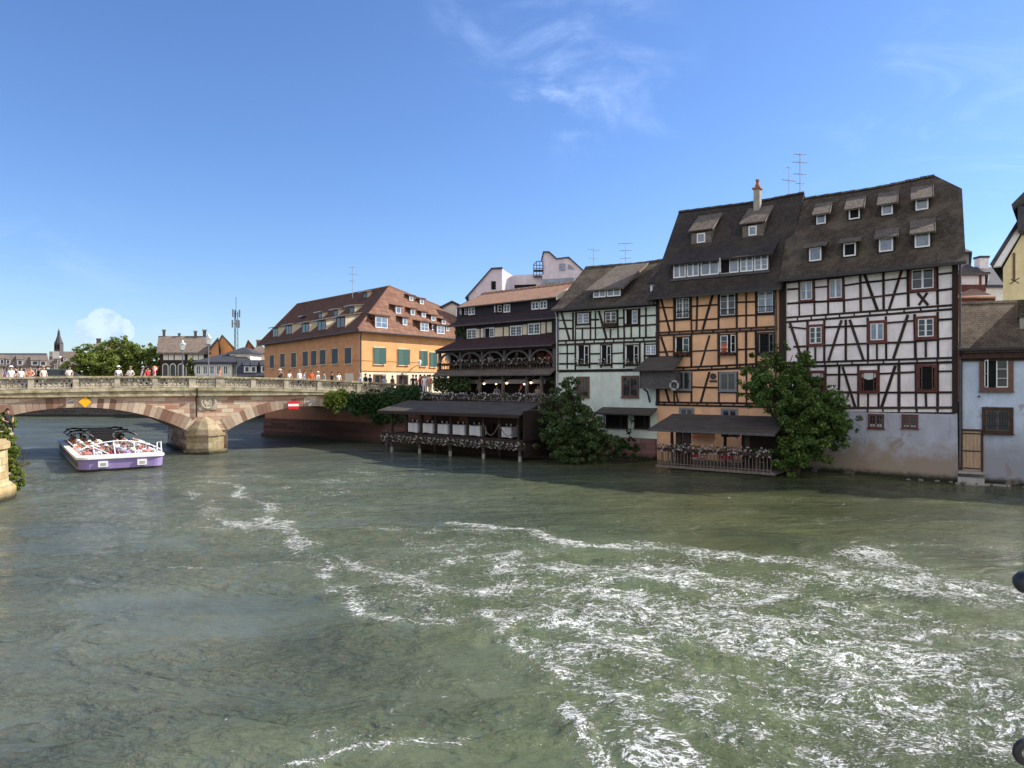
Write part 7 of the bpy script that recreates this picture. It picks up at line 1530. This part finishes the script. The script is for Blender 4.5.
def head_parts(hd):
    x, y, z = hd; h = MB()
    i0 = 0; h.ball((x, y + 0.018, z + 0.012), 0.108, (0.92, 1.02, 1.05), 10, 7)
    keep = []
    for f, m in zip(h.f, h.m):
        c = sum((Vector(h.v[i]) for i in f), Vector()) / len(f)
        if not (c.y < y - 0.035 and c.z < z + 0.035): keep.append((f, m))
    h.f = [k[0] for k in keep]; h.m = [k[1] for k in keep]
    hat = MB(); hat.lathe((x, y + 0.01, z + 0.035), [(0.20, 0), (0.19, 0.012), (0.112, 0.02), (0.105, 0.09), (0.06, 0.115)], 14)
    ey = MB()
    for s in (-1, 1): ey.ball((x + s * 0.033, y - 0.083, z - 0.035), 0.011, (1, 0.6, 0.8), 6, 4)
    ey.box(x - 0.022, x + 0.022, y - 0.092, y - 0.082, z - 0.105, z - 0.098)
    for s in (-1, 1): ey.ball((x + s * 0.088, y + 0.0, z - 0.045), 0.022, (0.4, 0.8, 1.2), 6, 4, 1)
    def me(b, nm):
        o = b.build(nm, ['hair_brown', 'skin_0'] if nm == 'face' else 'hair_brown', None, True); m = o.data; bpy.data.objects.remove(o); return m
    return me(h, 'hair'), me(hat, 'sun_hat'), me(ey, 'face')
PO = {p: body_mesh(p) for p in ('stand', 'walk', 'lean', 'photo', 'sit', 'sit_wave')}
HP = {p: head_parts(PO[p][1]) for p in PO}
def wear(c): return M['cloth_' + c.replace(' ', '_') + '_wear']
def person(pose, loc, rz, label, top='white', low='navy', skin=0, hair='brown', hat=None, group=None, sc=1.0):
    me, _ = PO[pose]; o = bpy.data.objects.new('person', me); COL.objects.link(o); o.location = loc; o.rotation_euler = (0, 0, rz); o.scale = (sc, sc, sc)
    for i, mt in enumerate((M[f'skin_{skin}'], wear(top), wear(low), M['iron'])): o.material_slots[i].link = 'OBJECT'; o.material_slots[i].material = mt
    h = bpy.data.objects.new('hair', HP[pose][0]); COL.objects.link(h); h.parent = o; h.material_slots[0].link = 'OBJECT'; h.material_slots[0].material = M['hair_' + hair]
    f = bpy.data.objects.new('face', HP[pose][2]); COL.objects.link(f); f.parent = o
    for i, mt in enumerate((M['hair_black'], M[f'skin_{skin}'])): f.material_slots[i].link = 'OBJECT'; f.material_slots[i].material = mt
    if hat: t = bpy.data.objects.new('sun_hat', HP[pose][1]); COL.objects.link(t); t.parent = o; t.material_slots[0].link = 'OBJECT'; t.material_slots[0].material = wear(hat)
    tag(o, label, 'person', group); return o
GB = 'people crossing the bridge'
BP = [ # px, v, pose, top, low, hair, hat, heading offset, label
 (4, 1.2, 'walk', 'lilac', 'grey', 'brown', None, 1.4, 'person in a pale lilac top at the left edge of the bridge'),
 (11, 1.0, 'stand', 'white', 'beige', 'grey', 'white', 0.2, 'person in white with a white hat near the left edge of the bridge'),
 (16.5, 1.6, 'walk', 'black', 'navy', 'black', None, -1.5, 'person in black between two people in white on the left of the bridge'),
 (21, 1.1, 'stand', 'white', 'blue', 'brown', None, 0.4, 'person in a white shirt just left of the first parapet pier'),
 (29.5, 0.9, 'lean', 'coral', 'beige', 'brown', None, 0.1, 'bare-armed person in a coral top leaning at the first parapet pier'),
 (38, 1.3, 'walk', 'black', 'black', 'black', None, 1.5, 'person in black clothes right of the first parapet pier'),
 (43.5, 1.0, 'stand', 'cream', 'grey', 'blond', None, 0.5, 'fair-haired person in a cream top beside the person in black'),
 (68, 0.8, 'lean', 'white', 'navy', 'brown', None, 0.3, 'lone person in a white shirt leaning over the parapet between cars and trees'),
 (118.5, 0.9, 'stand', 'white', 'lilac', 'grey', 'white', 0.1, 'person in white with a white sun hat in front of the trees'),
 (130, 0.8, 'lean', 'white', 'grey', 'blond', None, 0.0, 'broad person in white leaning on the parapet in front of the trees'),
 (142, 1.3, 'walk', 'lilac', 'navy', 'brown', 'grey', 1.5, 'person in lilac with a grey hat in front of the trees'),
 (147.5, 1.1, 'stand', 'red', 'black', 'black', None, 0.5, 'small dark-haired person in red between the lilac and the pink walkers'),
 (154.5, 1.2, 'walk', 'pink', 'coral', 'blond', None, -1.4, 'person in a pink top beside the round traffic sign'),
 (219.5, 2.2, 'walk', 'coral', 'navy', 'red', None, 1.5, 'red-haired person alone on the bridge right of the lanterns'),
 (280, 0.9, 'photo', 'black', 'black', 'black', 'white', 0.1, 'person in black with a white hat raising both hands to take a picture'),
 (288, 0.9, 'lean', 'white', 'grey', 'brown', None, 0.4, 'person in white bending over the parapet beside the photographer'),
 (299.5, 1.0, 'stand', 'white', 'navy', 'grey', None, 0.3, 'grey-haired person in white left of the person in orange'),
 (304, 1.5, 'walk', 'light blue', 'navy', 'brown', None, 1.3, 'person in light blue behind the person in orange'),
 (311.5, 0.9, 'stand', 'orange', 'black', 'brown', None, 0.1, 'person in a bright orange shirt at the parapet'),
 (318, 1.2, 'stand', 'white', 'beige', 'blond', 'cream', 0.5, 'person in white with a cream hat right of the person in orange'),
 (324.5, 1.0, 'walk', 'teal', 'grey', 'brown', None, -1.5, 'person in a teal top above the bright ivy'),
 (332, 1.3, 'stand', 'black', 'navy', 'black', None, 0.4, 'person in black above the bright ivy'),
 (338.5, 1.0, 'stand', 'white', 'navy', 'brown', None, -0.2, 'person in white at the corner of the ochre house'),
 (359.5, 1.2, 'walk', 'light blue', 'navy', 'grey', None, 1.5, 'grey-haired person in light blue below the house corner'),
 (365.5, 1.0, 'stand', 'black', 'black', 'black', None, 0.3, 'person in black just right of the house corner'),
 (370, 1.3, 'stand', 'navy', 'navy', 'brown', None, 0.2, 'person in navy left of the first shop opening'),
 (384.5, 1.0, 'lean', 'light blue', 'beige', 'brown', 'white', -0.6, 'person in pale blue with a white hat leaning in front of the first shop opening'),
 (392.5, 1.0, 'stand', 'brown', 'black', 'black', None, 0.3, 'person in brown right of the first shop opening')]
for px, v, pose, top, low, hair, hat, dh, lab in BP:
    u = BF.at(px, 380, v)[0]; person(pose, tuple(BF.w(u, v, zdeck(u) - 0.03)), BF.rz + dh, lab, top, low, len(lab) % 3, hair, hat, GB, 0.87 + 0.05 * ((px * 7) % 3) / 3)
GS = 'people in the street by the restaurant'
for px, Y, pose, top, low, hair, dh, lab in ((413, 63.5, 'stand', 'navy', 'navy', 'brown', 0.3, 'person in navy at the shop door of the ochre house'), (420, 62.5, 'walk', 'red', 'navy', 'black', 1.2, 'person in red in the sunny street left of the hanging vine'), (424.5, 61.8, 'stand', 'white', 'white', 'blond', 0.1, 'person dressed all in white beside the hanging vine'), (430, 62.6, 'stand', 'coral', 'beige', 'brown', -0.5, 'person in coral close to the hanging vine'), (427.5, 64, 'walk', 'pink', 'grey', 'brown', 0.9, 'person in pink behind the person in white by the vine'), (416.5, 64.5, 'walk', 'black', 'black', 'black', -1.2, 'person in black behind the person in red by the vine')):
    p = gpt(px, 384, Y); person(pose, (p.x, p.y, 4.05), dh, lab, top, low, 0, hair, None, GS)
# diners behind the flowers of the upper terraces
k = 0
for (f, v, z, xs, txt) in ((BR, 1.0, zter, (478, 497, 521, 538), 'under the gallery floor'), (BR, 1.0, BRI['zflo'] + 0.08, (470, 490, 517, 549, 553.5), 'in the gallery')):
    for i, x in enumerate(xs):
        u = f.at(x, 380, v)[0]; person('sit' if i % 2 else 'stand', tuple(f.w(u, v, z + (0.42 if False else 0))), f.rz + (0.9 if i % 2 else -0.8), f'{ORD[i]} diner from the left {txt} of the restaurant house', ['white', 'grey', 'red', 'beige', 'pink'][k % 5], 'black', k % 3, ['brown', 'black', 'grey'][k % 3], None, 'diners of the restaurant'); k += 1
person('sit', (-28.3, 40.4, 2.28), 0.9, 'dark-clothed person sitting on the left bank wall under the bridge', 'black', 'black', 1, 'black', None, None)

# ================================================================ excursion boat
def boat():
    ox, oy = gpt(77.5, 472.6, 40.4).x, 40.4
    f = Fr((ox, oy), d=(0.815, 0.58)); root = f.empty('excursion_boat'); tag(root, 'flat purple and white excursion boat full of passengers under the left bridge arch', 'boat')
    Wd, L, gz = 4.5, 16.0, 0.84
    # hull: front end (y=0) nearly square with rounded corners
    def outline(inset, yf): 
        n = []
        for k in range(6): t = math.pi / 2 * k / 5; n.append((0.55 + inset - 0.55 * math.cos(t) , yf + 0.8 - 0.8 * math.sin(t)))
        for k in range(6): t = math.pi / 2 * k / 5; n.append((Wd - inset - 0.55 + 0.55 * math.sin(t), yf + 0.8 - 0.8 * math.cos(t)))
        return n + [(Wd - inset, L), (inset, L)]
    lo, mid, hi = outline(0.18, 0.35), outline(0.03, 0.08), outline(0.0, 0.0)
    b = MB(); b.hexa([(x, y, -0.4) for x, y in lo], [(x, y, 0.14) for x, y in mid], 1)
    n = len(mid); i0 = len(b.v); b.v += [(x, y, 0.14) for x, y in mid] + [(x, y, gz - 0.1) for x, y in hi]
    for k in range(n): b.f.append((i0 + k, i0 + (k + 1) % n, i0 + n + (k + 1) % n, i0 + n + k)); b.m.append(0 if k < 11 else 2)
    b.build('hull', ['purple_hull', 'hull_dark', 'hull_grey'], root)
    b = MB(); o1 = [(x * 1.03 - 0.075, y - 0.08) for x, y in hi]; o2 = [(0.28 + x * 0.89, 0.5 + y * 0.965) for x, y in hi]
    i0 = len(b.v); b.v += [(x, y, gz - 0.12) for x, y in o1] + [(x, y, gz) for x, y in o1] + [(x, y, gz) for x, y in o2] + [(x, y, gz - 0.6) for x, y in o2]
    for r in range(3):
        for k in range(n): b.f.append((i0 + r * n + k, i0 + r * n + (k + 1) % n, i0 + (r + 1) * n + (k + 1) % n, i0 + (r + 1) * n + k)); b.m.append(0)
    b.build('gunwale', 'white_paint', root)
    b = MB(); b.poly([(x, y, 0.25) for x, y in o2]); b.build('cabin_floor', 'hull_dark', root)
    for x in (1.25, 3.25):
        b = MB(); b.box(x - 0.25, x + 0.25, -0.05 - 0.02, 0.1, 0.26, 0.60); b.box(x - 0.1, x + 0.16, -0.09, -0.06, 0.36, 0.5, 1); b.build('nose_badge', ['white_paint', 'hull_grey'], root)
    b = MB(); 
    for y in range(1, 15): b.box(-0.03, 0.03, y - 0.42, y + 0.42, 0.30, 0.6)
    b.build('side_window', 'hull_dark', root)
    # glazed windscreen of arched white bars
    sec = []
    for k in range(13):
        t = k / 12; x = 0.15 + (Wd - 0.3) * t; h = 0.12 + 0.68 * math.sin(math.pi * min(1, max(0, t * 0.92 + 0.06))) ** 0.62; sec.append((x, h))
    b = MB(); b.tube([(x, 0.55 + 0.75 * (h / 1.1), gz + h) for x, h in sec], 0.036, 6); b.tube([(x, 0.25, gz + 0.06) for x, h in sec], 0.045, 6)
    for k in (2, 5, 8, 11): x, h = sec[k]; b.tube([(x, 0.25, gz + 0.05), (x, 0.55 + 0.75 * (h / 1.1), gz + h)], 0.03, 5)
    for s, x in ((0, 0.2), (1, Wd - 0.2)): b.tube([(x, 0.5, gz + 0.25), (x, 3, gz + 0.28), (x, 10.5, gz + 0.3)], 0.04, 5)
    b.tube([(0.7, 0.9, gz + 0.6), (1.6, 0.35, gz + 0.12)], 0.035, 5); b.build('windscreen_frame', 'white_paint', root)
    b = MB()
    for k in range(12): (x0, h0), (x1, h1) = sec[k], sec[k + 1]; b.poly([(x0, 0.25, gz + 0.06), (x1, 0.25, gz + 0.06), (x1, 0.55 + 0.75 * (h1 / 1.1), gz + h1), (x0, 0.55 + 0.75 * (h0 / 1.1), gz + h0)])
    b.build('windscreen_glass', 'canopy_glass', root)
    b = MB(); b.tube([(Wd - 0.35, 0.6, gz), (Wd - 0.35, 0.6, gz + 0.65), (Wd - 0.15, 0.6, gz + 0.7), (Wd - 0.1, 0.6, gz)], 0.045, 6); b.build('handle_post', 'white_paint', root)
    # stern hoops, wheelhouse screen
    b = MB()
    for y in (9.0, 12.0, 15.0):
        for xa, xb in ((0.25, 1.6), (Wd - 1.6, Wd - 0.25)): b.tube([(xa + (xb - xa) * k / 8, y, gz + 0.15 + 0.75 * math.sin(math.pi * (0.1 + 0.8 * k / 8)) ** 0.5) for k in range(9)], 0.05, 6)
        b.tube([(0.4, y, gz + 0.85), (Wd - 0.4, y, gz + 0.85)], 0.04, 5)
    b.tube([(0.3, 9.5, gz + 0.6), (0.3, 15.5, gz + 0.6)], 0.04, 5); b.tube([(Wd - 0.3, 9.5, gz + 0.6), (Wd - 0.3, 15.5, gz + 0.6)], 0.04, 5); b.build('canopy_hoops', 'iron', root)
    b = MB(); b.box(1.5, 2.8, 9.6, 10.8, 0.25, gz + 0.95); b.box(1.4, 2.9, 9.45, 10.9, gz + 0.95, gz + 1.02); b.build('wheelhouse', 'hull_dark', root)
    cols = ['pink', 'white', 'coral', 'beige', 'white', 'light blue', 'pink', 'red', 'cream', 'lilac', 'grey', 'orange', 'white', 'green', 'navy', 'coral']
    rg = random.Random(12); rows = 8
    seats = ['window seat at the left', 'left seat', 'left aisle seat', 'right aisle seat', 'right seat', 'window seat at the right']
    for r in range(rows):
        y = 1.55 + r * 0.98
        for a, c in ((0.45, 1.95), (2.5, 4.1)):
            b = MB(); b.box(a, c, y - 0.05, y + 0.42, 0.42, 0.48); b.box(a, c, y + 0.40, y + 0.46, 0.48, 0.86); b.box(a, a + 0.06, y, y + 0.4, 0.25, 0.42); b.box(c - 0.06, c, y, y + 0.4, 0.25, 0.42); b.build('bench', 'cloth_red' if r % 2 else 'hull_grey', root)
        for s, x in enumerate((0.62, 1.15, 1.68, 2.75, 3.28, 3.82)):
            if rg.random() < 0.13: continue
            top = cols[(r * 5 + s * 3 + rg.randrange(3)) % 16]; hat = rg.choice([None, None, None, None, 'white', 'cream'])
            person('sit' if rg.random() < 0.8 else 'sit_wave', tuple(f.w(x, y + 0.17, 0.02 + 0.04)), f.rz + rg.uniform(-0.4, 0.4), f'boat passenger in {top}, {ORD[r]} row from the bow, {seats[s]}', top, rg.choice(['beige', 'navy', 'grey', 'white']), rg.randrange(3), rg.choice(['brown', 'black', 'blond', 'grey']), hat, 'passengers on the excursion boat', 0.95)
    person('stand', tuple(f.w(3.2, 9.9, 0.25)), f.rz, 'dark-clothed crew member standing beside the wheelhouse of the boat', 'black', 'black', 0, 'black', None, None, 0.92)
    for r in range(4):
        for s, x in enumerate((0.7, 1.3, 3.2, 3.8)):
            if rg.random() < 0.25: continue
            top = cols[(r + s * 5) % 16]; person('sit', tuple(f.w(x, 11.3 + r * 1.05, 0.06)), f.rz + rg.uniform(-0.3, 0.3), f'boat passenger in {top} in the stern, {ORD[r]} row behind the wheelhouse, {["far left", "left", "right", "far right"][s]}', top, 'navy', s % 3, 'brown', None, 'passengers in the shaded stern', 0.95)
        b = MB(); b.box(0.5, 1.8, 11.3 + r * 1.05, 11.7 + r * 1.05, 0.42, 0.48); b.build('bench', 'hull_grey', root); b = MB(); b.box(2.9, 4.1, 11.3 + r * 1.05, 11.7 + r * 1.05, 0.42, 0.48); b.build('bench', 'hull_grey', root)
boat()
# parked cars on the bridge approach at the left
def car(px, v, label, paint):
    u = BF.at(px, 384, v)[0]; e = empty('parked_car', tuple(BF.w(u, v, zdeck(u) - 0.03)), BF.rz)
    pr = [(-2.1, 0.35), (-2.15, 0.7), (-1.95, 0.95), (-1.2, 1.02), (-0.75, 1.42), (0.9, 1.46), (1.5, 1.05), (2.1, 0.9), (2.15, 0.4)]
    b = MB(); b.prism(pr, -0.85, 0.85); b.build('body', paint, e)
    b = MB(); b.prism([(-1.12, 1.03), (-0.72, 1.37), (0.85, 1.40), (1.38, 1.06)], -0.87, 0.87); b.build('side_window', 'glass', e)
    for x in (-1.35, 1.35):
        for y in (-0.82, 0.82): b = MB(); b.ring((x, y, 0.33), 0.23, 0.1, 'y', 14, 6); w = b.build('wheel', 'hull_dark', e); b = MB(); b.tube([(x, y - 0.06, 0.33), (x, y + 0.06, 0.33)], 0.18, 10); b.build('rim', 'zinc', w)
    for y in (-0.6, 0.6): b = MB(); b.box(-2.17, -2.1, y - 0.18, y + 0.18, 0.62, 0.76); b.build('headlight', 'lamp_glass', e)
    tag(e, label, 'car', 'cars behind the parapet')
car(54, 4.6, 'dark grey car on the bridge behind the lone leaning person in white', 'car_paint')
# ================================================================ iron railing beside the camera
e = empty('iron_railing', (1.17, 1.5, 3.35)); b = MB(); b.tube([(0, 0, 0), (0, 0, 1.32)], 0.016, 10); b.tube([(0, 0, 1.30), (1.6, 0.0, 1.30)], 0.018, 8)
for k in range(8): b.tube([(0.12 + 0.2 * k, 0, 0.1), (0.12 + 0.2 * k, 0, 1.3)], 0.008, 6)
b.tube([(0, 0, 0.12), (1.6, 0, 0.12)], 0.012, 8); b.tube([(-0.09, 0, 1.237), (0.0, 0, 1.237)], 0.009, 8); b.tube([(-0.08, 0, 0.88), (0, 0, 0.88)], 0.009, 8); b.build('bars', 'iron', e, True)
b = MB(); b.ball((-0.098, 0, 1.237), 0.025, (1, 1, 0.95), 20, 14); b.build('ball_knob', 'iron', e, True)
b = MB(); b.ring((-0.098, 0, 0.883), 0.020, 0.0085, 'y', 28, 10); b.build('scroll', 'iron', e, True); tag(e, 'black wrought-iron railing whose knob and scroll reach in at the right edge', 'railing')
b = MB(); b.box(-4, 8, -3, 1.62, 3.05, 3.35); b.build('footbridge_deck', 'concrete').name = 'footbridge_deck'; tag(bpy.data.objects['footbridge_deck'], kind='structure')
